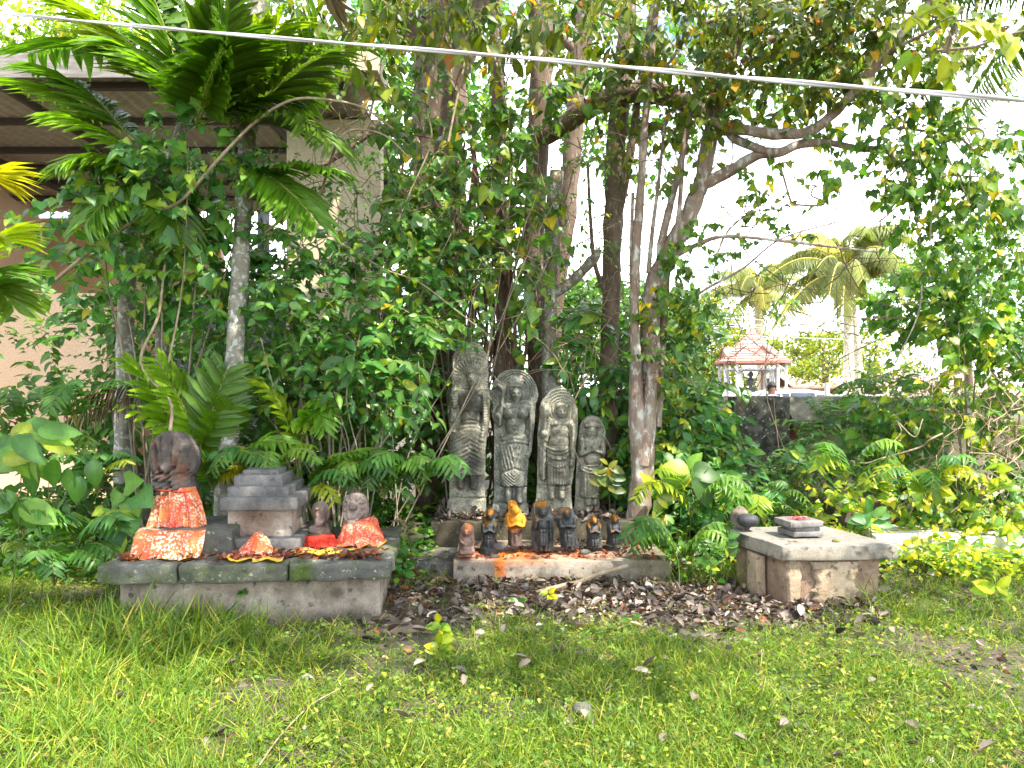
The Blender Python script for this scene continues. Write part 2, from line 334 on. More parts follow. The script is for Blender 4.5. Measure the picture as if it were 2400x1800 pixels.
def leaf_parts(root, tm, M, tn, mat, name='leaf', variants=6):
    """single leaves as objects that share a few meshes"""
    ms = []
    for k in range(variants):
        g = Geo(); inst(g, tm, np.concatenate([np.eye(3), np.zeros((3, 1))], 1)[None], tn[k % len(tn)][None])
        o = g.build(name, mat); ms.append(o.data); bpy.data.objects.remove(o)
    off = np.array(root.location)
    for i in range(len(M)):
        o = link(name, ms[int(R.integers(variants))], root)
        m = np.eye(4); m[:3] = M[i]; m[:3, 3] -= off
        from mathutils import Matrix
        o.matrix_local = Matrix(m.tolist())

def bush(name, label, cat, base, blobs, tm, leaf, pal, nl=9, tl=0.45, mat=None, droop=0.3, hang=0.3, face=0.35, group=None, stems=4, stemr=0.012, up=0.4, parts=0, bark=None, stemcol=None, shell=0.2, twigr=0.003):
    """blobs: (centre, radii, number of twigs)"""
    base = np.asarray(base, float); root = thing(name, label, cat, base, group)
    mat = mat or LEAF; S = []; D = []
    for c, r, n in blobs:
        c = np.asarray(c, float); s = ell(c, r, n, shell); S.append(s); D.append(nrm((s - c) / np.asarray(r) * 0.8 + rdir(n, up)))
    S = np.concatenate(S); D = np.concatenate(D)
    cur, lp, ld, ln, sz = twigs(S, D, R.uniform(0.6, 1.3, len(S)) * tl, nl, leaf, droop, hang, face)
    M = frames(lp, ld, ln, sz, R.uniform(0.8, 1.15, len(lp))); tn = tints(pal, len(lp))
    tn *= (0.8 + 0.4 * fbm(lp, 1.5, 3, 2))[:, None]
    if parts:
        sc_ = lp[:, 1] - 2.0 * sz + R.uniform(0, 0.6, len(lp)) + 9 * (lp[:, 2] > 1.5 + 0.55 * lp[:, 1]); od = np.argsort(sc_)[:parts]
        leaf_parts(root, tm, M[od], tn[od], mat); keep = np.ones(len(lp), bool); keep[od] = False; M = M[keep]; tn = tn[keep]
    g = Geo(); inst(g, tm, M, tn); g.build('foliage', mat, root, kind='stuff')
    g = Geo(); kr = np.linspace(1, 0.35, cur.shape[1]) * twigr; tubes(g, cur, np.broadcast_to(kr, cur.shape[:2]), 3, np.array([[0.9, 0.9, 0.8]]))
    g.build('twigs', VINE, root, kind='stuff')
    for k in range(stems):
        c, r, n = blobs[k % len(blobs)]; c = np.asarray(c); e = c + rdir(1, 0.6)[0] * np.asarray(r) * 0.6
        b = base + np.array([R.uniform(-.15, .15), R.uniform(-.1, .1), 0]) * min(1, 4 * stemr / 0.012)
        m1 = b + (e - b) * 0.35 + np.array([R.uniform(-.12, .12), 0, 0.12]); m2 = b + (e - b) * 0.7 + R.normal(size=3) * 0.06
        g = Geo(); tube(g, [b, m1, m2, e], [stemr * 1.3, stemr, stemr * 0.7, stemr * 0.35], 6, stemcol); g.build('stem', bark or VINE, root)
    return root

def frond(root, p0, p1, p2, n=26, ll=0.45, lw=1.0, pal='palm', tm=LANCE, ang=0.6, sagl=0.25, mat=None, rr=0.008, lift=0.35, name='frond', side2=True, start=0.12, shape=0.5, rcol=(0.9, 1.1, 0.4)):
    """pinnate leaf along a quadratic curve: leaflets in two rows"""
    p0, p1, p2 = [np.asarray(a, float) for a in (p0, p1, p2)]
    t = np.linspace(0, 1, 12)[:, None]; cur = (1 - t) ** 2 * p0 + 2 * t * (1 - t) * p1 + t * t * p2
    tl = np.linspace(start, 0.985, n); tl = np.concatenate([tl, tl + 0.5 / n])[:, None]; tl = np.minimum(tl, 0.995)
    sg = np.concatenate([np.ones(n), -np.ones(n)])[:, None]
    q = (1 - tl) ** 2 * p0 + 2 * tl * (1 - tl) * p1 + tl * tl * p2
    tg = nrm(2 * (1 - tl) * (p1 - p0) + 2 * tl * (p2 - p1))
    bend = p0 - 2 * p1 + p2; upv = nrm(-bend + np.array([0, -0.25, 0.45]) * np.linalg.norm(bend) + 1e-4)
    side = nrm(np.cross(tg, np.broadcast_to(upv, tg.shape))); upn = np.cross(side, tg)
    a = ang * (1 + 0.5 * tl)                                 # more forward towards the tip
    d = nrm(side * sg * np.cos(a) + tg * np.sin(a) + upn * lift + np.array([0, 0, -1]) * sagl + 0.06 * R.normal(size=tg.shape))
    ln = nrm(upn + side * sg * -0.4 + 0.12 * R.normal(size=tg.shape))
    s = ll * (np.sin(np.clip(tl[:, 0], 0, 1) * math.pi * 0.82 + 0.45) * (1 - shape) + shape) * R.uniform(0.88, 1.08, len(tl))
    M = frames(q, d, ln, s, np.full(len(s), lw)); tn = tints(pal, 1) * R.uniform(0.8, 1.2, (len(s), 1))
    g = Geo(); inst(g, tm, M, tn); f = g.build(name, mat or LEAF, root)
    g = Geo(); tubes(g, cur[None], (np.linspace(1.3, 0.3, 12) * rr)[None], 5, np.array([rcol])); g.build('midrib', VINE, f)
    return f
# ============================================================ GROUND
def gheight(x, y):
    p = np.stack([x, y, np.zeros_like(x)], -1)
    h = 0.05 * (fbm(p, 0.7, 3, 3) - 0.5) + 0.02 * (fbm(p, 4.0, 8, 2) - 0.5)
    return h * np.clip(1 - (np.hypot(x, y - 5) - 9) / 6, 0.0, 1)
gx = np.concatenate([-np.geomspace(150, 8, 14), np.linspace(-7.5, 7.5, 151), np.geomspace(8, 150, 14)])
gy = np.concatenate([-np.geomspace(60, 1.5, 8), np.linspace(-1, 11, 121), np.geomspace(11.5, 260, 20)])
X, Y = np.meshgrid(gx, gy, indexing='ij'); idx = np.arange(X.size).reshape(X.shape)
g = Geo(); g.add(np.stack([X, Y, gheight(X, Y)], -1), np.stack([idx[:-1, :-1], idx[1:, :-1], idx[1:, 1:], idx[:-1, 1:]], -1).reshape(-1, 4))
o = g.build('ground', SOIL); o['kind'] = 'structure'

# ============================================================ STONE PLATFORM (left)
pa = rad(5.0)
def PL(x, y, z):  # platform coordinates (origin: front left corner on the ground)
    return np.array([-2.575 + x * math.cos(pa) - y * math.sin(pa), 4.83 + x * math.sin(pa) + y * math.cos(pa), z])
plat = thing('stone_platform', 'long plastered platform with a cracked mossy top slab, at the left', 'platform', PL(0.9, 0.6, 0))
g = Geo(); rbox(g, PL(0.89, 0.72, 0.135), (0.83, 0.60, 0.175), 0.012, 70, 0.009, 9, pa, seed=2)
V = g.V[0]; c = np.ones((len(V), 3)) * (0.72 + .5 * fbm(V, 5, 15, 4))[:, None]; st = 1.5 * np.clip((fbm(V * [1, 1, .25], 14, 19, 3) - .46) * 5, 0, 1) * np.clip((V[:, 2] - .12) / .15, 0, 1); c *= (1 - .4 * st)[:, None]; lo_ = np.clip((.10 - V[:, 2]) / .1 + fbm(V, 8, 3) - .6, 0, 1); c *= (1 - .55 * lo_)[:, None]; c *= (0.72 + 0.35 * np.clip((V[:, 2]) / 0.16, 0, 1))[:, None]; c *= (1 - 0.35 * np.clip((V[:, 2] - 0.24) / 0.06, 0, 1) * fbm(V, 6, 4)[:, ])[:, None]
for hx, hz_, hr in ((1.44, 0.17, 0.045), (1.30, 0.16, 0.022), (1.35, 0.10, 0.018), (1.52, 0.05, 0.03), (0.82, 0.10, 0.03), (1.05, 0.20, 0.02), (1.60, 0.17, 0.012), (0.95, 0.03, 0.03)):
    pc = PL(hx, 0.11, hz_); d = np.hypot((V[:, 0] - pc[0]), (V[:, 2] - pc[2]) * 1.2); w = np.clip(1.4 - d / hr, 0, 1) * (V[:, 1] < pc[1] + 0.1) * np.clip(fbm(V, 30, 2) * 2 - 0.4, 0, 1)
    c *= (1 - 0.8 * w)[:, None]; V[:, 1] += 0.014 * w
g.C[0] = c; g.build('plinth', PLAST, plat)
xs = [(-0.02, 0.46), (0.467, 1.145), (1.152, 1.80)]
for k, (a, b) in enumerate(xs):
    g = Geo(); rbox(g, PL((a + b) / 2, 0.655, 0.352), ((b - a) / 2, 0.675, 0.058), 0.012, 60, 0.022, 8, pa, seed=5 + k)
    V = g.V[0]; fr = V[:, 1] < PL((a + b) / 2, 0.1, 0)[1]; V[:, 1] += 0.016 * fr * np.clip(1 - np.abs(V[:, 2] - 0.362 - 0.02 * np.sin(V[:, 0] * 6 + k)) / 0.006, 0, 1) * (fbm(V, 3, 33) > .45) + .012 * fr * (fbm(V * [1, 1, 4], 9, 44) - .5); V[:, 2] += 0.010 * (fbm(V, 4, 7) - 0.5); c = np.ones((len(V), 3)) * (0.8 + 0.4 * fbm(V, 3, 11))[:, None]
    mo = np.clip((fbm(V, 5, 21) - 0.42) * 6, 0, 1) * np.clip((0.415 - V[:, 2]) * 20 + 0.3, 0, 1) * (0.35 if k < 2 else 1.0)
    c = c * (1 - mo[:, None]) + mo[:, None] * np.array([0.55, 0.85, 0.12]); g.C[0] = c
    g.build('slab', SLAB, plat)
g = Geo(); st = PL(0.60, 0.105, 0.23) + np.zeros((9, 3)); dd = rdir(9, 0.3); dd[:, 1] = -abs(dd[:, 1]) - 0.3
inst(g, ELLIP, frames(PL(0.84, 0.10, 0.20) + R.normal(size=(12, 3)) * 0.008, nrm(np.concatenate([dd, dd[:3]]) + [0, 0, .2]), rdir(12, 1), R.uniform(0.03, 0.06, 12)), tints('mid', 12))
tag(g.build('weed', LEAF), 'small leafy weed sprouting from the platform front wall', 'weed')

# stepped altar on the platform
altar = thing('stepped_altar', 'grey stepped stone altar with a square body and tiered top', 'altar', PL(0.98, 0.62, 0.41))
AX = P(601, 1200, 5.5)[0]; AY = 5.62
def alt(name, px0, px1, y0, y1, D, dep, mat, seed, nz=0.006):
    x0 = (px0 - 1200) / FOC * D; x1 = (px1 - 1200) / FOC * D; z0 = 1.5 + (920 - y1) / FOC * D; z1 = 1.5 + (920 - y0) / FOC * D
    g = Geo(); rbox(g, ((x0 + x1) / 2, D + dep, (z0 + z1) / 2), ((x1 - x0) / 2, dep, (z1 - z0) / 2 + 0.001), 0.008, 16, nz, 9, rad(4), seed=seed); V = g.V[0]
    c = np.ones((len(V), 3)) * (0.8 + 0.4 * fbm(V, 4, seed))[:, None]; g.C[0] = c
    return g, (x0 + x1) / 2, name, mat
rows = [('base', 494, 694, 1264, 1302, 5.28, 0.36, ALTAR), ('body', 530, 676, 1195, 1264, 5.40, 0.27, PLAST), ('tier', 510, 688, 1166, 1196, 5.33, 0.34, ALTAR),
        ('tier', 529, 671, 1141, 1166, 5.42, 0.26, ALTAR), ('tier', 546, 657, 1114, 1141, 5.50, 0.19, ALTAR), ('cap', 566, 650, 1101, 1114, 5.56, 0.14, ALTAR)]
for k, (nm, a, b, c0, c1, D, dep, mt) in enumerate(rows):
    g, xc, nm, mt = alt(nm, a, b, c0, c1, D, dep, mt, 40 + k)
    if nm == 'body':
        V = g.V[0]; w = np.clip(1.3 - np.hypot((V[:, 0] - xc + 0.02) / 0.12, (V[:, 2] - 0.60) / 0.13), 0, 1) * (0.5 + fbm(V, 12, 3)); w = np.clip(w, 0, 1)[:, None]
        g.C[0] = g.C[0] * (1 - 0.55 * w) * (1 + w * np.array([0.25, 0.0, -0.1]))
    g.build(nm, mt, altar)

# ============================================================ RELIEF CARVINGS
def carve(name, label, cat, outline, prims, D, mat, nx=54, nz=150, thick=0.10, back=0.02, lean=0.0, grooves=None, paint=None, group=None, base_tint=1.0, bulge=0.25, rough=0.004, seed=0):
    """Carved stone traced from the front: outline rows (py, x left, x right) and relief shapes (kind, part, ...) in photograph pixels."""
    ol = np.array(outline, float); k = D / FOC
    t = np.linspace(0, 1, nz); py = ol[0, 0] + (ol[-1, 0] - ol[0, 0]) * (1 - np.cos(np.minimum(t * 1.25, 1) * math.pi / 2)) if False else np.interp(t, np.linspace(0, 1, 40), np.linspace(ol[0, 0], ol[-1, 0], 40))
    xl = np.interp(py, ol[:, 0], ol[:, 1]); xr = np.interp(py, ol[:, 0], ol[:, 2])
    s = np.linspace(-1, 1, nx); X = (xl + xr)[:, None] / 2 + (xr - xl)[:, None] / 2 * s[None]; Yp = np.repeat(py[:, None], nx, 1)
    h = np.zeros_like(X); lab = np.zeros(X.shape, int); names = ['slab']
    for p in prims:
        kind, part = p[0], p[1]
        if part in ('arm', 'leg', 'hand') and p[2] > ol[:, 1:].mean(): part += '#2'
        if part not in names: names.append(part)
        if kind == 'e': _, _, cx, cy, rx, ry, hh = p; v = 1 - ((X - cx) / rx) ** 2 - ((Yp - cy) / ry) ** 2; v = hh * np.sqrt(np.clip(v, 0, 1)) 
        elif kind == 'c':
            _, _, x0, y0, x1, y1, r0, r1, hh = p; dx, dy = x1 - x0, y1 - y0; u = np.clip(((X - x0) * dx + (Yp - y0) * dy) / (dx * dx + dy * dy), 0, 1)
            d = np.hypot(X - x0 - u * dx, Yp - y0 - u * dy) / (r0 + (r1 - r0) * u); v = hh * np.sqrt(np.clip(1 - d * d, 0, 1))
        elif kind == 't':
            _, _, cx, y0, y1, w0, w1, hh = p; u = (Yp - y0) / (y1 - y0); w = w0 + (w1 - w0) * np.clip(u, 0, 1); q = np.clip(1 - ((X - cx) / w) ** 2, 0, 1)
            v = hh * np.sqrt(q) * ((u >= 0) & (u <= 1)) 
        lab = np.where((v > h + 0.001) & (v > 0.006), names.index(part), lab); h = np.maximum(h, v)
    if grooves is not None: h = h + grooves(X, Yp, h, lab) 
    pw = np.stack([X * 0.02, Yp * 0.02, np.zeros_like(X)], -1)
    h = h + rough * 2 * (fbm(pw, 6, seed + 3, 3) - 0.5) + 0.012 * (1 - s[None] ** 4)
    xw = (X - 1200) * k; zw = 1.5 + (920 - Yp) * k; e = np.abs(s[None]) ** 8; hh = 1.75 * h * (1 - e)
    xw = xw + 0.006 * (fbm(pw, 9, seed, 2) - 0.5)
    yb = D + (zw - zw[-1:]) * math.tan(lean)
    F = np.stack([xw, yb - hh, zw], -1)
    col = np.ones(F.shape) * base_tint
    col = col * (0.78 + 0.44 * fbm(pw, 3, seed + 7, 3))[..., None]
    if paint is not None: col = paint(X, Yp, h, col)
    root = thing(name, label, cat, (float(xw[-1].mean()), D + thick / 2, float(zw[-1, 0])), group)
    idx = np.arange(nz * nx).reshape(nz, nx); Q = np.stack([idx[:-1, :-1], idx[1:, :-1], idx[1:, 1:], idx[:-1, 1:]], -1)
    lf = lab[:-1, :-1]
    for li, nm in enumerate(names):
        q = Q[lf == li].reshape(-1, 4)
        if not len(q): continue
        u, inv = np.unique(q, return_inverse=True); g = Geo(); g.add(F.reshape(-1, 3)[u], inv.reshape(-1, 4), None, col.reshape(-1, 3)[u])
        if nm == 'slab':
            per = np.concatenate([idx[:, 0], idx[-1, 1:], idx[::-1, -1][1:], idx[0, ::-1][1:-1]])
            f = F.reshape(-1, 3)[per]; b1 = f.copy(); mid = f.copy(); ctr = f.mean(0)
            yb2 = D + (f[:, 2] - zw[-1, 0]) * math.tan(lean); mid[:, 1] = yb2 + thick * 0.5; b1[:, 1] = yb2 + thick; b1[:, [0, 2]] = ctr[[0, 2]] + (b1[:, [0, 2]] - ctr[[0, 2]]) * 0.93
            m = len(per); VV = np.concatenate([f, mid, b1, [[ctr[0], D + thick * 1.1, ctr[2]]]]); i = np.arange(m); j = (i + 1) % m
            QQ = np.concatenate([np.stack([i, i + m, j + m, j], 1), np.stack([i + m, i + 2 * m, j + 2 * m, j + m], 1)])
            cc = np.concatenate([col.reshape(-1, 3)[per]] * 3 + [[[1.0, 1, 1]]]) 
            g.add(VV, QQ[:, ::-1], np.stack([i + 2 * m, np.full(m, 3 * m), j + 2 * m], 1)[:, ::-1], cc)
        g.build(nm.split('#')[0], mat, root)
    return root
def gs(x, w): return np.exp(-(x / w) ** 2)

def face_g(X, Y, cx, cy, r, h):
    """brow, eyes, nose, mouth lines of a carved face of half width r"""
    a = -0.010 * (gs(X - cx - r * 0.42, r * 0.26) + gs(X - cx + r * 0.42, r * 0.26)) * gs(Y - cy + r * 0.10, r * 0.13)
    a += 0.006 * (gs(X - cx - r * 0.42, r * 0.25) + gs(X - cx + r * 0.42, r * 0.25)) * gs(Y - cy + r * 0.42, r * 0.12)
    a += 0.014 * gs(X - cx, r * 0.16) * gs(Y - cy - r * 0.18, r * 0.40)
    a -= 0.010 * gs(X - cx, r * 0.38) * gs(Y - cy - r * 0.72, r * 0.09)
    a += 0.006 * gs(X - cx, r * 0.3) * gs(Y - cy - r * 0.88, r * 0.1)
    a -= 0.012 * gs(np.hypot((X - cx) / r, (Y - cy - 0.1 * r) / (1.25 * r)) - 1.05, 0.10)
    return a

# --- stele 1
o1 = [(801, 1092, 1112), (803, 1083, 1120), (808, 1075, 1127), (817, 1068, 1133), (837, 1060, 1142), (872, 1056, 1144), (904, 1055, 1143), (915, 1048, 1146), (927, 1047, 1148), (950, 1051, 1148), (963, 1049, 1148), (986, 1051, 1147), (1000, 1056, 1145), (1027, 1055, 1141), (1060, 1055, 1137), (1100, 1052, 1137), (1112, 1054, 1136), (1160, 1053, 1137), (1167, 1055, 1136), (1172, 1049, 1139), (1205, 1046, 1139), (1216, 1044, 1140)]
pr1 = [('e', 'figure', 1107, 868, 22, 16, .035), ('e', 'figure', 1107, 889, 14, 18, .06), ('c', 'figure', 1107, 905, 1106, 918, 8, 9, .04), ('c', 'figure', 1074, 922, 1134, 922, 11, 11, .045), ('e', 'figure', 1105, 945, 29, 34, .055), ('e', 'figure', 1104, 980, 24, 30, .05), ('e', 'figure', 1103, 1008, 34, 22, .055),
       ('t', 'robe', 1098, 1010, 1112, 42, 44, .05), ('c', 'arm', 1067, 924, 1062, 948, 10, 11, .06), ('e', 'hand', 1060, 930, 12, 13, .07), ('e', 'hand', 1060, 975, 11, 14, .05), ('c', 'staff', 1059, 850, 1060, 925, 5, 6, .055), ('c', 'staff', 1059, 940, 1058, 985, 6, 5, .05), ('c', 'arm', 1137, 925, 1139, 985, 10, 9, .065), ('c', 'arm', 1139, 985, 1130, 1024, 9, 7, .06), ('e', 'hand', 1128, 1030, 9, 9, .06),
       ('c', 'leg', 1080, 1108, 1080, 1138, 9, 8, .04), ('c', 'leg', 1110, 1108, 1110, 1138, 10, 9, .04)]
def gr1(X, Y, h, lab):
    r = np.hypot(X - 1107, Y - 885); a = np.arctan2(Y - 885, X - 1107)
    v = 0.006 * np.sin(a * 34) * ((r > 19) & (r < 46) & (Y < 905)) + 0.004 * np.sin(r * 0.8) * ((Y < 850) & (r > 40))
    v += face_g(X, Y, 1107, 889, 12, h) * (r < 26)
    v += 0.007 * np.sin((Y - 0.55 * np.abs(X - 1102)) * 0.62) * ((Y > 1018) & (Y < 1112)) * (0.4 + 0.6 * (X < 1095))
    v += 0.006 * np.sin(Y * 1.0) * ((np.abs(X - 1138) < 12) & (Y > 930) & (Y < 1015)) + 0.006 * np.sin(Y * 0.95) * ((X < 1072) & (Y > 918) & (Y < 965))
    v += -0.008 * (gs(Y - 992 - 0.01 * (X - 1103) ** 2, 2.2) + gs(Y - 1002 - 0.008 * (X - 1103) ** 2, 2.0) + gs(Y - 984 - 0.012 * (X - 1103) ** 2, 2)) * (np.abs(X - 1103) < 32) - 0.006 * gs(Y - 925 - 0.02 * (X - 1107) ** 2 * -1, 2) * (np.abs(X - 1107) < 22)
    v -= 0.014 * gs(Y - 1167, 2.5); return v
def pt1(X, Y, h, c):
    n = fbm(np.stack([X * 0.06, Y * 0.06, X * 0], -1), 1, 4, 4)
    w = np.clip(1.5 - np.hypot((X - 1107) / 26, (Y - 952) / 38), 0, 1) + np.clip(1.3 - np.hypot((X - 1110) / 22, (Y - 1068) / 48), 0, 1) + np.clip(1.4 - np.hypot((X - 1100) / 32, (Y - 1128) / 20), 0, 1)
    w = np.clip(w * (0.55 + n) * 1.1, 0, 1)[..., None]; c = c * (1 - 0.78 * w)
    wh = np.clip((n - 0.58) * 8, 0, 1) * np.clip(1.2 - np.hypot((X - 1100) / 26, (Y - 1138) / 9), 0, 1); c = c + wh[..., None] * 0.9
    pk = np.clip(1.2 - np.hypot((X - 1092) / 14, (Y - 1000) / 40), 0, 1)[..., None] * 0.35; return c * (1 - pk) + pk * np.array([1.3, 1.0, 0.85])
carve('carved_stele', 'tallest carved stone stele, robed figure with a soot-blackened chest', 'stone stele', o1, pr1, 7.45, GRAN, 60, 200, 0.13, lean=rad(2), grooves=gr1, paint=pt1, group='tall granite steles leaning in a row', base_tint=1.4, seed=1)
# --- stele 2
o2 = [(865, 1198, 1214), (867, 1190, 1222), (870, 1181, 1231), (877, 1171, 1240), (887, 1162, 1249), (900, 1155, 1257), (915, 1150, 1261), (930, 1149, 1262), (938, 1152, 1259), (947, 1156, 1256), (963, 1155, 1255), (978, 1154, 1254), (992, 1158, 1253), (1026, 1158, 1250), (1060, 1158, 1245), (1076, 1158, 1239), (1118, 1158, 1236), (1160, 1158, 1234), (1175, 1157, 1234), (1188, 1154, 1238), (1210, 1153, 1240)]
pr2 = [('e', 'figure', 1210, 900, 19, 24, .04), ('e', 'figure', 1210, 923, 15, 19, .062), ('c', 'figure', 1210, 938, 1209, 950, 9, 10, .045), ('c', 'figure', 1180, 953, 1240, 953, 11, 11, .05), ('e', 'figure', 1209, 968, 32, 24, .05), ('e', 'figure', 1194, 968, 16, 17, .075), ('e', 'figure', 1224, 968, 16, 17, .075), ('e', 'figure', 1208, 998, 24, 32, .052), ('e', 'figure', 1208, 1034, 33, 22, .06),
       ('t', 'robe', 1205, 1036, 1138, 34, 33, .055), ('c', 'arm', 1246, 957, 1248, 1010, 9, 8, .065), ('c', 'arm', 1248, 1010, 1242, 1058, 8, 6, .06), ('e', 'hand', 1239, 1066, 7, 12, .055), ('c', 'arm', 1172, 958, 1164, 985, 9, 8, .055), ('e', 'hand', 1167, 975, 11, 11, .07), ('c', 'staff', 1180, 920, 1170, 994, 6, 7, .06), ('c', 'staff', 1182, 918, 1168, 902, 6, 4, .05), ('c', 'staff', 1168, 902, 1154, 910, 4, 3, .045),
       ('c', 'leg', 1191, 1136, 1191, 1172, 9, 9, .045), ('c', 'leg', 1217, 1136, 1217, 1172, 9, 9, .045), ('e', 'figure', 1210, 905, 17, 4, .05)]
def gr2(X, Y, h, lab):
    r = np.hypot(X - 1210, (Y - 915) * 0.95); v = 0.008 * np.sin(r * 1.15) * ((r > 22) & (r < 62) & (Y < 938) & (lab == 0))
    v += face_g(X, Y, 1210, 924, 13, h) * (r < 26)
    for yy in (1020, 1029, 1038): v -= 0.008 * gs(Y - yy - 0.006 * (X - 1208) ** 2, 1.8) * (np.abs(X - 1208) < 34)
    v -= 0.012 * gs(Y - 1104 + 0.35 * (24 - np.abs(X - 1205)), 2.0) * (np.abs(X - 1205) < 32)
    v += 0.005 * np.sin((Y + 0.8 * np.abs(X - 1205)) * 0.9) * ((Y > 1108) & (Y < 1140)) + 0.004 * np.sin((Y * .25 + np.abs(X - 1205)) * 0.8) * ((Y > 1045) & (Y < 1100))
    v -= 0.02 * ((Y > 1139 - 0.3 * np.abs(np.abs(X - 1205) - 14)) & (Y < 1142)) * (np.abs(X - 1205) < 33)
    v -= 0.008 * gs(np.hypot(X - 1206, Y - 1004) - 6, 1.6) + 0.006 * gs(Y - 951 + 0.018 * (X - 1209) ** 2 - 6, 1.8) * (np.abs(X - 1209) < 20); v -= 0.014 * gs(Y - 1178, 2.2)
    return v
def pt2(X, Y, h, c):
    n = fbm(np.stack([X * 0.06, Y * 0.06, X * 0], -1), 1, 14, 4); w = np.clip((1.2 - np.hypot((X - 1205) / 34, (Y - 1010) / 90)) * n, 0, 1)[..., None]; return c * (1 - 0.35 * w) * np.array([0.88, 0.93, 0.98])
carve('carved_stele', 'broad grey stele with a ringed halo and a bare-chested figure holding a club', 'stone stele', o2, pr2, 7.45, GRAN, 64, 190, 0.13, lean=rad(2), grooves=gr2, paint=pt2, group='tall granite steles leaning in a row', base_tint=1.12, seed=2)
# --- stele 3
o3 = [(905, 1308, 1317), (908, 1301, 1323), (913, 1293, 1330), (922, 1285, 1337), (930, 1278, 1343), (940, 1270, 1348), (954, 1265, 1353), (975, 1265, 1355), (1009, 1261, 1354), (1027, 1259, 1352), (1040, 1261, 1350), (1078, 1260, 1348), (1100, 1259, 1346), (1119, 1259, 1343), (1137, 1259, 1339), (1165, 1257, 1339), (1175, 1255, 1340), (1196, 1253, 1341)]
pr3 = [('e', 'figure', 1317, 953, 15, 10, .045), ('e', 'figure', 1317, 966, 13, 17, .062), ('c', 'figure', 1316, 980, 1315, 988, 9, 10, .04), ('c', 'figure', 1290, 992, 1336, 992, 11, 11, .05), ('e', 'figure', 1312, 1010, 28, 28, .055), ('e', 'figure', 1310, 1036, 25, 24, .06), ('t', 'robe', 1307, 1045, 1134, 28, 27, .06),
       ('e', 'staff', 1276, 965, 13, 20, .05), ('c', 'staff', 1276, 985, 1272, 1120, 7, 6, .045), ('e', 'hand', 1274, 1017, 12, 12, .075), ('c', 'arm', 1286, 995, 1277, 1030, 9, 8, .05), ('c', 'arm', 1343, 998, 1343, 1070, 8, 7, .065), ('e', 'hand', 1340, 1083, 8, 12, .06), ('c', 'arm', 1266, 1050, 1268, 1110, 6, 5, .04),
       ('c', 'leg', 1292, 1134, 1292, 1162, 10, 9, .045), ('c', 'leg', 1316, 1134, 1316, 1162, 10, 9, .045)]
def gr3(X, Y, h, lab):
    r = np.hypot(X - 1317, Y - 960); v = 0.005 * np.sin(r * 0.95) * ((r > 20) & (r < 62) & (Y < 985) & (lab == 0)); v += face_g(X, Y, 1317, 966, 11.5, h) * (r < 24)
    for yy, q in ((1040, .010), (1048, .012), (1060, .012), (1078, .016)): v += 0.009 * gs(Y - yy - 14 + q * (X - 1307) ** 2, 2.2) * (np.abs(X - 1307) < 30) - 0.007 * gs(Y - yy - 18 + q * (X - 1307) ** 2, 1.8) * (np.abs(X - 1307) < 30)
    for cx in (1290, 1307, 1323): v += 0.016 * np.sqrt(np.clip(1 - ((X - cx) / 7) ** 2 - ((Y - 1071) / 8) ** 2, 0, 1))
    v += 0.012 * np.sqrt(np.clip(1 - ((X - 1307) / 9) ** 2 - ((Y - 1100) / 7) ** 2, 0, 1)) + 0.005 * np.sin(X * 0.95) * ((Y > 1085) & (Y < 1134))
    v -= 0.012 * gs(Y - 1137, 1.6) + 0.010 * gs(Y - 1147, 1.5) * (np.abs(X - 1304) < 26); v -= 0.012 * gs(np.abs(X - 1340) - 9, 1.4) * (Y > 1000) * (Y < 1090); return v
def pt3(X, Y, h, c):
    n = fbm(np.stack([X * 0.07, Y * 0.07, X * 0], -1), 1, 24, 4); w = np.clip(1.4 - np.hypot((X - 1312) / 22, (Y - 1025) / 36), 0, 1) + 0.6 * np.clip(1.3 - np.hypot((X - 1307) / 30, (Y - 1090) / 50), 0, 1)
    w = np.clip(w * (0.4 + n), 0, 1)[..., None]; c = c * (1 - 0.6 * w); f = (gs(X - 1333, 2.5) * gs(Y - 1037, 5) + gs(X - 1334, 2) * gs(Y - 1071, 3))[..., None]; return c + 1.6 * f
carve('carved_stele', 'third stele from the left, smiling figure wearing belted garlands', 'stone stele', o3, pr3, 7.45, GRAN, 60, 170, 0.12, lean=rad(2), grooves=gr3, paint=pt3, group='tall granite steles leaning in a row', base_tint=1.28, seed=3)
# --- stele 4
o4 = [(974, 1385, 1394), (977, 1376, 1402), (982, 1370, 1408), (990, 1363, 1413), (1000, 1360, 1417), (1012, 1358, 1421), (1020, 1358, 1420), (1032, 1355, 1421), (1060, 1353, 1421), (1072, 1352, 1418), (1080, 1353, 1413), (1092, 1351, 1414), (1110, 1350, 1411), (1160, 1349, 1405), (1180, 1347, 1404), (1196, 1345, 1405)]
pr4 = [('e', 'figure', 1387, 996, 16, 13, .05), ('e', 'figure', 1387, 1013, 14, 16, .062), ('e', 'figure', 1387, 1038, 26, 18, .05), ('c', 'arm', 1364, 1034, 1360, 1060, 9, 8, .06), ('c', 'arm', 1360, 1062, 1384, 1054, 8, 6, .065), ('c', 'arm', 1413, 1034, 1415, 1060, 9, 8, .06), ('c', 'arm', 1415, 1062, 1392, 1054, 8, 6, .065), ('e', 'hand', 1388, 1050, 7, 9, .07),
       ('e', 'figure', 1389, 1075, 22, 16, .06), ('t', 'robe', 1385, 1088, 1164, 24, 26, .055), ('e', 'figure', 1364, 1096, 9, 9, .05), ('e', 'figure', 1412, 1092, 8, 9, .045), ('c', 'leg', 1378, 1162, 1378, 1176, 9, 9, .04), ('c', 'leg', 1394, 1162, 1394, 1176, 9, 9, .04), ('e', 'figure', 1373, 997, 5, 6, .05), ('e', 'figure', 1402, 997, 5, 6, .05)]
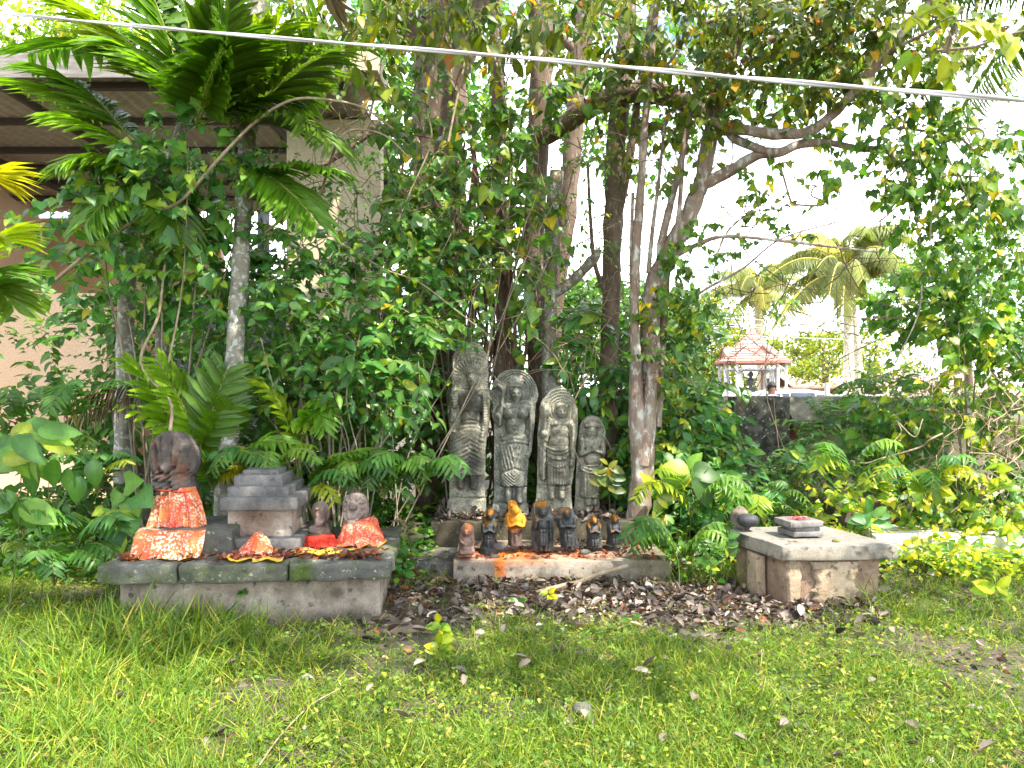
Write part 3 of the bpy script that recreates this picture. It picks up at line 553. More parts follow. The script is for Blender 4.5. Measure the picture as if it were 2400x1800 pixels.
def gr4(X, Y, h, lab):
    r = np.hypot(X - 1387, Y - 1010); v = face_g(X, Y, 1387, 1014, 12, h) * (r < 24) - 0.006 * gs(Y - 1003, 1.5) * (np.abs(X - 1387) < 15)
    for yy in (1080, 1088, 1096): v += 0.008 * gs(Y - yy - 10 + 0.012 * (X - 1387) ** 2, 2) * (np.abs(X - 1387) < 28) - 0.007 * gs(Y - yy - 14 + 0.012 * (X - 1387) ** 2, 1.6) * (np.abs(X - 1387) < 28)
    v += 0.004 * np.sin(X * 0.8) * ((Y > 1110) & (Y < 1160)) - 0.012 * gs(Y - 1165, 1.8) - 0.01 * gs(np.hypot((X - 1396) / 1.6, (Y - 1145)) - 8, 1.5) * (Y > 1145); v += 0.004 * np.sin(r) * ((lab == 0) & (Y < 1030)); return v
carve('carved_stele', 'shortest stele at the right end, squat figure with hands joined at its chest', 'stone stele', o4, pr4, 7.5, GRAN, 50, 130, 0.12, lean=rad(3), grooves=gr4, group='tall granite steles leaning in a row', base_tint=1.25, seed=4)

# --- seven small idols on the lower ledge
OR = np.array([5.2, 2.1, 0.25])
def powder(spots, strength=1.0, sd_=0):
    def f(X, Y, h, c):
        n = fbm(np.stack([X * 0.15, Y * 0.15, X * 0], -1), 1, 31 + sd_, 3); w = 0
        for cx, cy, rx, ry, a in spots: w = w + a * np.clip(1.6 - np.hypot((X - cx) / rx, (Y - cy) / ry), 0, 1)
        w = np.clip((w * (0.35 + 1.1 * n) - 0.12) * 1.6 * strength, 0, 1)[..., None]; return c * (1 - w) + w * OR * (0.55 + 0.6 * n[..., None])
    return f
def idol_g(fc, rr, folds=None, y0=0, y1=0):
    def f(X, Y, h, lab):
        v = face_g(X, Y, fc[0], fc[1], rr, h) * 0.8 * (np.hypot(X - fc[0], Y - fc[1]) < rr * 2)
        if folds: v = v + 0.004 * np.sin((X - fc[0]) * folds) * ((Y > y0) & (Y < y1)) - 0.006 * gs(Y - y0, 1.6) - 0.006 * gs(Y - y0 - 8, 1.4)
        return v
    return f
GI = 'small idols in a row on the lower ledge'
D5 = 6.5
TERRA = surf('terracotta_worn', (0.22, 0.125, 0.09), (0.30, 0.19, 0.145), 14, bump=0.7, tint=True)
PI_ = lambda x: x
carve('stone_idol', 'leftmost and smallest idol, pinkish worn stone with a yellow-dusted head', 'idol', [(1227, 1090, 1098), (1230, 1085, 1104), (1237, 1081, 1110), (1248, 1080, 1110), (1255, 1076, 1111), (1275, 1075, 1112), (1282, 1076, 1110), (1295, 1074, 1113), (1304, 1073, 1114)],
      [('e', 'figure', 1095, 1243, 11, 14, .05), ('e', 'figure', 1094, 1266, 16, 16, .05), ('c', 'arm', 1079, 1262, 1094, 1270, 6, 5, .05), ('c', 'arm', 1109, 1262, 1096, 1270, 6, 5, .05), ('c', 'leg', 1080, 1290, 1108, 1288, 8, 8, .055), ('e', 'figure', 1094, 1280, 13, 8, .045)], 6.28, TERRA, 26, 40, 0.07, grooves=idol_g((1095, 1243), 8), paint=powder([(1096, 1233, 12, 8, .5), (1095, 1302, 20, 4, .5)], .7, 1), group=GI, bulge=.5, seed=11)
carve('stone_idol', 'dark idol on a round foot, orange head and a raised object at its left', 'idol', [(1193, 1146, 1154), (1196, 1142, 1158), (1203, 1131, 1159), (1212, 1131, 1159), (1218, 1130, 1161), (1228, 1128, 1167), (1246, 1127, 1166), (1250, 1132, 1162), (1276, 1132, 1161), (1279, 1126, 1168), (1290, 1122, 1172), (1294, 1122, 1172)],
      [('e', 'figure', 1150, 1205, 9, 12, .06), ('e', 'figure', 1136, 1206, 4, 7, .05), ('e', 'figure', 1147, 1231, 18, 14, .045), ('c', 'arm', 1133, 1228, 1134, 1242, 6, 6, .06), ('c', 'arm', 1134, 1242, 1148, 1236, 5, 4, .065), ('c', 'arm', 1162, 1228, 1161, 1242, 6, 6, .06), ('c', 'arm', 1161, 1242, 1148, 1236, 5, 4, .065), ('t', 'robe', 1147, 1246, 1278, 14, 13, .05), ('t', 'base', 1147, 1277, 1294, 22, 25, .07)], D5, DARKST, 30, 50, 0.09, grooves=idol_g((1150, 1206), 8, .9, 1250, 1276), paint=powder([(1150, 1197, 9, 5, 1), (1136, 1208, 4, 8, .9), (1140, 1222, 9, 5, .9), (1163, 1224, 5, 5, .5), (1147, 1294, 25, 3, .3)], 1, 2), group=GI, bulge=.5, seed=12)
carve('stone_idol', 'idol with head, shoulders and folded arms caked in orange powder', 'idol', [(1174, 1195, 1205), (1177, 1190, 1210), (1185, 1191, 1213), (1196, 1192, 1221), (1202, 1190, 1222), (1208, 1185, 1229), (1218, 1182, 1234), (1228, 1185, 1233), (1233, 1190, 1226), (1240, 1190, 1223), (1272, 1191, 1223), (1276, 1190, 1224)],
      [('e', 'figure', 1207, 1192, 11, 14, .07), ('e', 'figure', 1199, 1180, 7, 8, .05), ('e', 'figure', 1208, 1216, 20, 14, .055), ('c', 'arm', 1189, 1212, 1190, 1228, 7, 6, .065), ('c', 'arm', 1190, 1228, 1208, 1222, 6, 5, .075), ('c', 'arm', 1228, 1212, 1228, 1228, 7, 6, .065), ('c', 'arm', 1228, 1228, 1210, 1222, 6, 5, .075), ('t', 'robe', 1207, 1234, 1274, 16, 16, .055)], D5, TERRA, 32, 52, 0.09, grooves=idol_g((1207, 1192), 8, .5, 1238, 1270), paint=lambda X, Y, h, c: (lambda q: np.where(q > 2.6, q * np.array([.62, .58, .5]), q))(powder([(1206, 1200, 26, 30, 1.1), (1190, 1225, 10, 10, 1), (1228, 1224, 10, 9, 1)], 1.0, 3)(X, Y, h, c * np.array([.45, .5, .5]))), group=GI, bulge=.5, seed=13)
carve('stone_idol', 'largest dark idol, upright slab with robed figure and orange-smeared top', 'idol', [(1174, 1262, 1278), (1177, 1255, 1283), (1182, 1250, 1288), (1192, 1246, 1293), (1205, 1245, 1296), (1222, 1247, 1298), (1240, 1245, 1298), (1262, 1247, 1296), (1280, 1246, 1297), (1290, 1245, 1299)],
      [('e', 'figure', 1273, 1197, 11, 14, .055), ('c', 'figure', 1258, 1214, 1287, 1214, 8, 8, .045), ('e', 'figure', 1272, 1226, 17, 20, .05), ('t', 'robe', 1272, 1236, 1274, 15, 13, .05), ('c', 'arm', 1289, 1216, 1290, 1256, 5, 5, .05), ('c', 'arm', 1256, 1216, 1254, 1234, 6, 5, .05), ('c', 'staff', 1250, 1185, 1256, 1230, 3, 4, .04), ('c', 'leg', 1267, 1272, 1267, 1284, 5, 6, .04), ('c', 'leg', 1279, 1272, 1279, 1284, 5, 6, .04)], D5, DARKST, 36, 64, 0.09, grooves=idol_g((1273, 1198), 8.5, .7, 1236, 1272), paint=powder([(1268, 1180, 17, 6, 1.2), (1260, 1210, 3, 6, .7), (1272, 1288, 25, 4, .6)], 1, 4), group=GI, bulge=.5, seed=14)
carve('stone_idol', 'dark idol with arms crossed, standing right of the largest one', 'idol', [(1190, 1318, 1334), (1194, 1310, 1341), (1202, 1306, 1346), (1212, 1304, 1350), (1224, 1303, 1353), (1232, 1305, 1352), (1240, 1310, 1348), (1262, 1312, 1352), (1272, 1314, 1356), (1284, 1314, 1357)],
      [('e', 'figure', 1328, 1203, 10, 12, .05), ('e', 'figure', 1328, 1222, 19, 12, .045), ('c', 'arm', 1311, 1216, 1313, 1228, 6, 6, .055), ('c', 'arm', 1313, 1229, 1334, 1226, 6, 5, .06), ('c', 'arm', 1347, 1216, 1345, 1228, 6, 6, .055), ('c', 'arm', 1345, 1229, 1326, 1227, 6, 5, .06), ('t', 'robe', 1331, 1233, 1276, 15, 17, .05), ('c', 'leg', 1326, 1262, 1326, 1280, 4, 4, .05), ('c', 'leg', 1338, 1262, 1338, 1280, 4, 4, .05)], D5, DARKST, 34, 56, 0.09, grooves=idol_g((1328, 1204), 7.5, .8, 1238, 1262), paint=powder([(1323, 1194, 8, 5, .9), (1316, 1212, 5, 4, .4), (1332, 1284, 22, 3, .4)], .9, 5), group=GI, bulge=.5, seed=15)
carve('stone_idol', 'small dark idol with orange streaks running down its shoulders', 'idol', [(1209, 1389, 1395), (1212, 1385, 1399), (1220, 1380, 1403), (1230, 1374, 1409), (1243, 1374, 1409), (1247, 1376, 1408), (1270, 1376, 1409), (1282, 1374, 1411)],
      [('e', 'figure', 1391, 1219, 8, 10, .045), ('e', 'figure', 1391, 1236, 14, 11, .04), ('c', 'arm', 1378, 1232, 1380, 1244, 5, 4, .05), ('c', 'arm', 1380, 1244, 1392, 1238, 4, 4, .055), ('c', 'arm', 1405, 1232, 1403, 1244, 5, 4, .05), ('c', 'arm', 1403, 1244, 1391, 1238, 4, 4, .055), ('t', 'robe', 1391, 1246, 1276, 13, 13, .04)], 6.55, DARKST, 26, 40, 0.07, grooves=idol_g((1391, 1220), 6, .9, 1250, 1274), paint=powder([(1389, 1212, 6, 8, 1.1), (1379, 1226, 4, 7, 1), (1405, 1228, 4, 6, 1), (1391, 1240, 5, 3, .6)], 1, 6), group=GI, bulge=.5, seed=16)
carve('stone_idol', 'rightmost small dark idol, orange crown, nearest the tree foot', 'idol', [(1205, 1436, 1442), (1208, 1432, 1446), (1216, 1431, 1447), (1224, 1425, 1452), (1232, 1422, 1456), (1244, 1422, 1456), (1250, 1424, 1454), (1266, 1424, 1455), (1275, 1421, 1458)],
      [('e', 'figure', 1439, 1215, 8, 10, .045), ('e', 'figure', 1439, 1234, 14, 11, .04), ('c', 'arm', 1426, 1230, 1428, 1243, 5, 4, .05), ('c', 'arm', 1428, 1243, 1439, 1237, 4, 4, .055), ('c', 'arm', 1452, 1230, 1450, 1243, 5, 4, .05), ('c', 'arm', 1450, 1243, 1439, 1237, 4, 4, .055), ('t', 'robe', 1439, 1245, 1270, 12, 13, .04)], 6.6, DARKST, 26, 40, 0.07, grooves=idol_g((1439, 1217), 6, .9, 1248, 1268), paint=powder([(1438, 1209, 8, 8, 1.3), (1434, 1240, 4, 3, .7), (1428, 1222, 3, 4, .5)], 1, 7), group=GI, bulge=.5, seed=17)

# --- serpent idols on the platform
NAGA = surf('naga_stone', (0.085, 0.07, 0.06), (0.15, 0.115, 0.095), 9, 0.4, 0.62, 0.85, 0.8, 55, tint=True)
def ptn(X, Y, h, c):
    n = fbm(np.stack([X * 0.05, Y * 0.05, X * 0], -1), 1, 51, 4); w = 0
    for cx, cy, rx, ry in ((378, 1085, 12, 26), (425, 1080, 8, 20), (372, 1035, 14, 8), (405, 1110, 20, 8), (438, 1105, 8, 24), (400, 1145, 22, 5)): w = w + np.clip(1.4 - np.hypot((X - cx) / rx, (Y - cy) / ry), 0, 1)
    w = np.clip(w * n * 1.5, 0, 1)[..., None]; gl = np.clip((1.3 - np.hypot((X - 400) / 40, (Y - 1128) / 16)) * n, 0, .6)[..., None]
    c = c * (1 - w) + w * c * np.array([1.9, 1.15, .85]); return c * (1 - gl) + gl * np.array([1.9, 2.0, 2.1])
def grn(X, Y, h, lab): return 0.016 * (fbm(np.stack([X * 0.06, Y * 0.05, X * 0], -1), 1, 61, 3) - .5) + 0.010 * np.sin(Y * .5 + X * .3) * (Y > 1100)
carve('serpent_idol', 'large dark many-headed serpent stone standing above the orange cloth', 'idol', [(1011, 392, 410), (1014, 380, 422), (1020, 370, 432), (1029, 361, 441), (1040, 355, 449), (1055, 350, 456), (1075, 350, 459), (1092, 352, 458), (1108, 356, 453), (1120, 360, 446), (1130, 358, 446), (1140, 355, 450), (1150, 354, 452), (1156, 354, 450)],
      [('e', 'hood', 404, 1066, 50, 52, .03), ('c', 'hood', 403, 1020, 402, 1095, 11, 15, .062), ('c', 'hood', 384, 1026, 392, 1088, 8, 9, .05), ('c', 'hood', 368, 1042, 381, 1102, 8, 9, .055), ('c', 'hood', 424, 1028, 418, 1086, 8, 9, .05), ('c', 'hood', 442, 1046, 430, 1100, 8, 9, .055), ('e', 'body', 404, 1092, 17, 18, .07), ('e', 'coil', 398, 1118, 38, 13, .07), ('e', 'coil', 392, 1136, 34, 13, .085), ('c', 'coil', 424, 1104, 432, 1142, 8, 12, .09), ('e', 'coil', 400, 1150, 50, 10, .08)], 5.52, NAGA, 50, 70, 0.14, grooves=grn, paint=ptn, group='serpent idols on the platform', seed=21)
carve('serpent_idol', 'small single-hooded cobra stone between the altar and the draped idol', 'idol', [(1176, 744, 758), (1179, 738, 764), (1186, 733, 770), (1196, 731, 773), (1206, 731, 773), (1216, 734, 770), (1223, 738, 766), (1230, 731, 768), (1236, 727, 771), (1250, 725, 775), (1262, 726, 775)],
      [('e', 'hood', 751, 1200, 18, 24, .03), ('c', 'hood', 751, 1188, 751, 1222, 7, 12, .045), ('e', 'head', 751, 1188, 7, 5, .06), ('c', 'coil', 732, 1236, 768, 1242, 9, 10, .07), ('c', 'coil', 728, 1252, 772, 1252, 10, 10, .09), ('c', 'coil', 760, 1220, 740, 1234, 8, 8, .05)], 5.72, NAGA, 30, 44, 0.10, paint=lambda X, Y, h, c: c * np.array([1.9, 1.75, 1.65]), group='serpent idols on the platform', seed=22)
def grd(X, Y, h, lab): r = np.hypot(X - 832, Y - 1187); a = np.arctan2(Y - 1187, X - 832); return 0.010 * np.cos(a * 11) * ((r > 20) & (Y < 1200)) + face_g(X, Y, 832, 1183, 8, h) * (r < 14)
carve('serpent_idol', 'round-topped idol with a fanned hood, shoulders wrapped in orange cloth', 'idol', [(1156, 824, 840), (1159, 815, 849), (1166, 808, 856), (1176, 804, 860), (1190, 803, 862), (1202, 804, 861), (1212, 807, 859), (1222, 806, 858), (1240, 800, 862), (1270, 798, 866)],
      [('e', 'hood', 832, 1186, 28, 29, .03), ('e', 'head', 832, 1182, 10, 12, .065), ('e', 'body', 832, 1206, 20, 14, .055), ('c', 'arm', 812, 1202, 820, 1212, 5, 5, .06), ('c', 'arm', 852, 1202, 844, 1212, 5, 5, .06), ('t', 'body', 832, 1214, 1268, 24, 26, .06)], 5.66, NAGA, 40, 54, 0.11, grooves=grd, paint=lambda X, Y, h, c: c * np.array([2.0, 1.95, 1.9]), group='serpent idols on the platform', seed=23)

# ============================================================ CLOTHS
def clothmat():
    m, t, b = newmat('orange_cloth'); a = nd(t, 'ShaderNodeAttribute', attribute_name='tint'); tc = nd(t, 'ShaderNodeTexCoord')
    v = nd(t, 'ShaderNodeTexVoronoi'); v.inputs['Scale'].default_value = 58; t.links.new(tc.outputs['Object'], v.inputs['Vector'])
    fl = ramp(t, v.outputs['Distance'], [(0.44, (1, 1, 1)), (0.52, (0, 0, 0))])
    area = ramp(t, noise(t, tc.outputs['Object'], 7, 2), [(0.38, (0.08, 0.08, 0.08)), (0.52, (1, 1, 1))])
    sp = nd(t, 'ShaderNodeSeparateColor'); t.links.new(a.outputs['Color'], sp.inputs[0])
    f1 = nd(t, 'ShaderNodeMath', operation='MULTIPLY'); t.links.new(fl, f1.inputs[0]); t.links.new(sp.outputs['Red'], f1.inputs[1])
    f2 = nd(t, 'ShaderNodeMath', operation='MULTIPLY', use_clamp=True); f2.inputs[1].default_value = 1.0; t.links.new(area, f2.inputs[0])
    f3 = nd(t, 'ShaderNodeMath', operation='MULTIPLY'); t.links.new(f1.outputs[0], f3.inputs[0]); t.links.new(f2.outputs[0], f3.inputs[1])
    c = ramp(t, noise(t, tc.outputs['Object'], 9, 3), [(0.35, (0.66, 0.10, 0.025)), (0.65, (0.66, 0.24, 0.06))])
    c = mixc(t, f3.outputs[0], c, (0.85, 0.70, 0.55)); c = mixc(t, sp.outputs['Green'], c, (0.75, 0.50, 0.04)); c = mixc(t, sp.outputs['Blue'], c, (0.70, 0.025, 0.012))
    t.links.new(c, b.inputs['Base Color']); b.inputs['Roughness'].default_value = 0.75
    tr = nd(t, 'ShaderNodeBsdfTranslucent'); t.links.new(c, tr.inputs[0]); ms = nd(t, 'ShaderNodeMixShader'); ms.inputs[0].default_value = 0.2
    t.links.new(b.outputs[0], ms.inputs[1]); t.links.new(tr.outputs[0], ms.inputs[2]); t.links.new(ms.outputs[0], t.nodes['Material Output'].inputs[0])
    return m
CLOTH = clothmat()
def sheet(rows, nx=60, nz=14, fold=0.008, nf=7, seed=0, wrap=0.06, flower=1.0, border=(2.0, 2.0), red=None, wr=0.006):
    """cloth through cross rows: (px left, px right, z or py, depth): hangs with vertical folds, edges wrap back"""
    rows = np.array(rows, float); t = np.linspace(0, len(rows) - 1, nz * (len(rows) - 1) + 1); r = np.stack([np.interp(t, np.arange(len(rows)), rows[:, i]) for i in range(4)], 1)
    s = np.linspace(-1, 1, nx); D = r[:, 3:4] + wrap * np.abs(s[None]) ** 6 * 1.0
    hang = np.clip(t / t[-1], 0.15, 1)[:, None]
    px = (r[:, 0:1] + r[:, 1:2]) / 2 + (r[:, 1:2] - r[:, 0:1]) / 2 * s[None]
    Fd = fold * hang * (np.sin(s[None] * nf * 3.1 + 1.5 * np.sin(s[None] * 5 + seed)) + 0.5 * np.sin(s[None] * nf * 7.7 + seed))
    py = r[:, 2:3] + 2.5 * np.sin(s[None] * 9 + seed) * (t[:, None] > t[-1] - 1.5)
    base = np.stack([(px - 1200) / FOC * r[:, 3:4], D - Fd, 1.5 + (920 - py) / FOC * r[:, 3:4]], -1)
    base += wr * 2 * (fbm(base, 16, seed, 3) - 0.5)[..., None] * np.array([0.4, 1, 0.6])
    c = np.zeros(base.shape); c[..., 0] = flower; u = (t / t[-1])[:, None] + 0 * s[None]; c[..., 1] = (u > border[0]) * 1.0
    if red is not None: c[..., 2] = red(s[None] + 0 * u, u)
    g = Geo(); idx = np.arange(base.shape[0] * nx).reshape(-1, nx)
    g.add(base.reshape(-1, 3), np.stack([idx[:-1, :-1], idx[1:, :-1], idx[1:, 1:], idx[:-1, 1:]], -1).reshape(-1, 4), None, c.reshape(-1, 3)); return g
# dark blocks beneath the large serpent idol
g = Geo(); rbox(g, PL(0.42, 0.60, 0.49), (0.30, 0.30, 0.085), 0.015, 20, 0.012, 6, pa, seed=61); tag(g.build('stone_block', SLAB), 'rough dark block under the orange cloth of the large serpent idol', 'stone block')
g = Geo(); rbox(g, (P(400, 1200, 5.55)[0], 5.57, 0.70), (0.16, 0.13, 0.125), 0.02, 14, 0.008, 6, pa, seed=62); tag(g.build('pedestal', SLAB), 'narrow pedestal hidden by cloth beneath the large serpent idol', 'pedestal')
cl = thing('draped_cloth', 'tall orange and white flowered cloth draped below the large serpent idol', 'cloth', P(385, 1310, 5.05), 'orange temple cloths')
g = sheet([(352, 446, 1143, 5.40), (350, 452, 1153, 5.37), (342, 468, 1200, 5.32), (331, 478, 1236, 5.28)], fold=0.026, nf=4, seed=2, wrap=0.10, red=lambda s, u: np.clip(1.2 - np.abs(s - 0.1) / .35, 0, 1) * np.clip(u - .45, 0, 1) * 1.5 + np.clip(1 - abs(s - .62) / .12, 0, 1) * .8, flower=.75)
g.build('skirt', CLOTH, cl)
g = sheet([(331, 478, 1236, 5.28), (316, 478, 1244, 5.12), (307, 476, 1262, 5.07), (300, 470, 1290, 5.03), (294, 462, 1309, 5.00), (291, 463, 1310, 4.97)], fold=0.014, nf=4, seed=4, wrap=0.04, border=(0.84, 1))
g.build('lower_panel', CLOTH, cl)
g = Geo(); p_ = [P(350, 1143, 5.40) + [0, 0.06, 0], P(356, 1146, 5.38), P(400, 1150, 5.36), P(440, 1152, 5.38), P(450, 1150, 5.42) + [0, 0.06, 0]]; tube(g, p_, [0.008] * 2, 6, (0.3, 0, 0.6)); g.build('waist_tie', CLOTH, cl)
g = sheet([(598, 606, 1247, 5.27), (582, 622, 1262, 5.22), (560, 636, 1286, 5.16), (548, 645, 1298, 5.10), (524, 662, 1306, 5.02), (522, 660, 1313, 4.90)], fold=0.018, nf=3, seed=6, wrap=0.05, border=(0.84, 1), flower=0.8, red=lambda s, u: 0.5 * (u < .8) * np.clip(1 - abs(s + .4), 0, 1), wr=0.014)
tag(g.build('draped_cloth', CLOTH), 'small orange cloth with yellow border bunched at the altar foot', 'cloth', 'orange temple cloths')
g = sheet([(812, 856, 1222, 5.70), (806, 866, 1216, 5.58), (796, 880, 1232, 5.52), (788, 888, 1255, 5.48), (782, 892, 1272, 5.42), (778, 900, 1280, 5.36)], fold=0.024, nf=3, seed=8, wrap=0.14, border=(0.95, 1), flower=0.75, red=lambda s, u: 0.55 + 0 * s, wr=0.020)
tag(g.build('draped_cloth', CLOTH), 'orange cloth wrapped round the fan-hooded idol at the platform right', 'cloth', 'orange temple cloths')
g = sheet([(712, 775, 1252, 5.62), (706, 780, 1256, 5.50), (704, 784, 1268, 5.45), (708, 790, 1282, 5.38)], fold=0.010, nf=3, seed=9, wrap=0.05, border=(2, 1), flower=0.1, red=lambda s, u: 0.9 + 0 * s, wr=0.016)
tag(g.build('draped_cloth', CLOTH), 'crumpled red-orange cloth lying at the small cobra stone', 'cloth', 'orange temple cloths')
g = sheet([(690, 850, 1284, 5.30), (692, 770, 1298, 5.08)], fold=0.002, nf=3, seed=10, wrap=0.0, border=(0.2, 1), flower=0.2, wr=0.008)
tag(g.build('draped_cloth', CLOTH), 'yellow bordered cloth edge lying flat on the slab under dead petals', 'cloth', 'orange temple cloths')
# petals and leaf scraps on the platform top
def litter(name, label, pts, size, pal, tm=CRUMP, mat=DEAD, flat=0.35, kind='stuff', cat='litter', tilt=0.5):
    n = len(pts); g = Geo(); d = R.normal(size=(n, 3)); d[:, 2] *= flat; nn = np.array([0, 0, 1.0]) + tilt * R.normal(size=(n, 3)); M = frames(pts, d, nn, size[0] + (size[1] - size[0]) * R.uniform(0, 1, n) ** 1.6 * R.choice([1, 1, 1.35], n), R.uniform(0.55, 1.15, n)); T_ = tints(pal, n) * R.uniform(.7, 1.2, (n, 1)); q = R.integers(0, 4, n)
    for k_, t_m in enumerate((tm, CRUMP, OVATE, ELLIP)): inst(g, t_m, M[q == k_], T_[q == k_])
    o = g.build(name, mat); o['kind'] = kind; o['label'] = label; o['category'] = cat; return o
n = 900; u = R.uniform(0.05, 1.72, n); v = 0.10 + np.abs(R.normal(size=n)) * 0.09 + 0.03 * np.sin(u * 7)
v += 0.0; kp = ~((u < .72) & (u > .18) & (R.uniform(0, 1, n) < .75)); u, v = u[kp], v[kp]
ex = R.uniform(0, 1, 260); u = np.concatenate([u, 0.30 + ex * 1.45]); v = np.concatenate([v, R.uniform(0.15, 1.2, 260)])
pts = np.array([PL(a, b, 0.412 + R.uniform(0.002, 0.016)) for a, b in zip(u, v)])
litter('petal_litter', 'reddish brown petals and leaf scraps strewn along the platform slab', pts, (0.02, 0.055), 'petal', tilt=0.8)

# ============================================================ LEDGES UNDER THE STELES
def ledge(name, label, c, h, seed, mat=SLAB2, rz=0.0, nz=0.012, paint=None):
    g = Geo(); rbox(g, c, h, 0.02, 40, nz, 5, rz, seed=seed); V = g.V[0]; cc = np.ones((len(V), 3)) * (0.75 + 0.4 * fbm(V, 3, seed))[:, None]
    if paint: cc = paint(V, cc)
    g.C[0] = cc; return tag(g.build(name, mat), label, 'stone ledge')
def pl1(V, c):
    w = np.clip(1.5 - np.hypot((V[:, 0] - 0.12) / 0.55, (V[:, 1] - 6.42) / 0.22), 0, 1) * (V[:, 2] > 0.12) * np.clip(fbm(V, 9, 3) * 3 - 0.8, 0, 1)
    w = w + np.clip(1.6 - np.abs(V[:, 0] + 0.10) / 0.035, 0, 1) * (V[:, 1] < 6.3) * np.clip(fbm(V, 7, 5) * 3 - 0.7, 0, 1) * (V[:, 2] > 0.04)
    w = np.clip(w, 0, 1)[:, None]; mo = np.clip((V[:, 0] - 0.75) * 3, 0, 1)[:, None] * 0.6
    c = c * (0.62 + .4 * fbm(V, 7, 8, 4))[:, None]; c = c * (1 - mo) + mo * np.array([0.35, 0.37, 0.22]); return c * (1 - w) + w * np.array([1.9, 0.62, 0.12])
ledge('stone_step', 'long low front ledge stained orange, carrying the small idols', (0.40, 6.62, 0.045), (0.88, 0.44, 0.105), 71, PLAST, rad(1), paint=pl1)
ledge('stone_step', 'mossy broken end stone left of the orange stained front ledge', (-0.62, 6.62, 0.03), (0.24, 0.30, 0.085), 72, SLAB, rad(-6))
ledge('stone_step', 'higher rear ledge on which the four tall steles stand', (0.22, 7.62, 0.17), (0.98, 0.56, 0.145), 73, SLAB, rad(1), paint=lambda V, c: c * np.array([0.8, 0.7, 0.55]) * (.6 + .6 * fbm(V, 6, 8, 4))[:, None])
n = 700; pts = np.stack([R.uniform(-.75, 1.25, n), R.choice([0, 1], n) * 0.0 + R.uniform(7.1, 8.1, n), np.full(n, 0.318) + R.uniform(0, .02, n)], 1)
litter('leaf_litter', 'dry brown leaves and twigs caught round the stele feet', pts, (0.04, 0.12), 'litter', tilt=0.7)
n = 420; pts = np.stack([R.uniform(-.4, 1.2, n), R.uniform(6.22, 7.0, n), np.full(n, 0.155) + R.uniform(0, .015, n)], 1)
litter('petal_litter', 'orange powdered petals and leaves among the small idols', pts, (0.02, 0.06), 'petal', tilt=0.7)
for (x, y, s, lb) in ((1170, 1279, 0.055, 'grey flat stone leaning beside the dark idol on the round foot'), (1158, 1303, 0.04, 'pale small stone on the front ledge near the orange stain'), (1370, 1293, 0.045, 'little dark stone with a yellow speck on the ledge edge'), (1060, 1293, 0.04, 'dull pebble on the broken end stone')):
    g = Geo(); p_ = P(x, y, 6.3); ball(g, (p_[0], p_[1], max(p_[2], 0.16)), (s, s * 0.7, s * 0.5), 10, 7, None, 0.35, int(x)); tag(g.build('stone', ALTAR), lb, 'stone')

# ============================================================ RIGHT PEDESTAL
ped = thing('stone_pedestal', 'square slab on a peeling plastered base, standing alone at the right', 'pedestal', (2.3, 5.85, 0))
q = rad(4.0)
def PB(x, y, z): return np.array([1.90 + x * math.cos(q) - y * math.sin(q) - 0.19 * y, 5.40 + x * math.sin(q) + y * math.cos(q), z])
g = Geo(); rbox(g, (0, 0, 0), (0.42, 0.39, 0.052), 0.010, 34, 0.007, 6, 0, seed=81); V = g.V[0]; g.V[0] = np.array([PB(a + 0.41, b + 0.38, c + 0.37) for a, b, c in V]); V = g.V[0]
c = np.ones((len(V), 3)) * (0.72 + 0.5 * fbm(V, 3.5, 6))[:, None]; c *= np.array([0.98, 0.9, 0.78]); c[V[:, 2] > 0.41] *= np.array([0.80, 0.84, 0.92]); br = np.clip((fbm(V, 11, 9) - 0.55) * 9, 0, 1) * (V[:, 2] < 0.415); c = c * (1 - 0.7 * br[:, None]) ; g.C[0] = c
g.build('slab', SLAB2, ped)
g = Geo(); rbox(g, (0, 0, 0), (0.345, 0.32, 0.165), 0.012, 30, 0.010, 7, 0, seed=82); V = g.V[0]; g.V[0] = np.array([PB(a + 0.40, b + 0.38, c + 0.15) for a, b, c in V])
V = g.V[0]; c = np.ones((len(V), 3)); g.C[0] = c * np.array([0.80, 0.66, 0.56]); g.build('rubble_core', PLAST, ped)
for (x0, x1, z0, z1, sd_) in ((0.055, 0.155, -0.02, 0.315, 1), (0.255, 0.57, 0.0, 0.30, 2)):       # remaining plaster panels on the front
    nx_, nz_ = 26, 22; U, Vv = np.meshgrid(np.linspace(0, 1, nx_), np.linspace(0, 1, nz_)); wob = 0.018 * (fbm(np.stack([U * 0, Vv * 3, U * 0 + sd_], -1), 3, sd_, 3) - .5) * 2
    xx = x0 + (x1 - x0) * U + wob * (U - 0.5) * 2 * (2.2 if sd_ == 2 else 1); zz = z0 + (z1 - z0) * Vv; dep = 0.026 * np.clip(np.minimum(np.minimum(U, 1 - U) * 12, 1), 0, 1) ** .5
    F_ = np.array([PB(a, 0.052 - d, b) for a, b, d in zip(xx.ravel(), zz.ravel(), dep.ravel())]); idx = np.arange(nx_ * nz_).reshape(nz_, nx_)
    g = Geo(); g.add(F_, np.stack([idx[:-1, :-1], idx[:-1, 1:], idx[1:, 1:], idx[1:, :-1]], -1).reshape(-1, 4), None, (np.array([1.15, 1.05, 0.88]) * (1 - 0.6 * np.clip((fbm(F_, 13, 4) - .56) * 9, 0, 1))[:, None]))
    g.build('plaster_panel', PLAST, ped)
g = Geo(); rbox(g, PB(0.02, 0.36, 0.15), (0.035, 0.10, 0.15), 0.01, 16, 0.008, 7, q, seed=83); g.C[0] = np.ones_like(g.V[0]) * np.array([1.1, 1.0, 0.85]); g.build('plaster_panel', PLAST, ped)
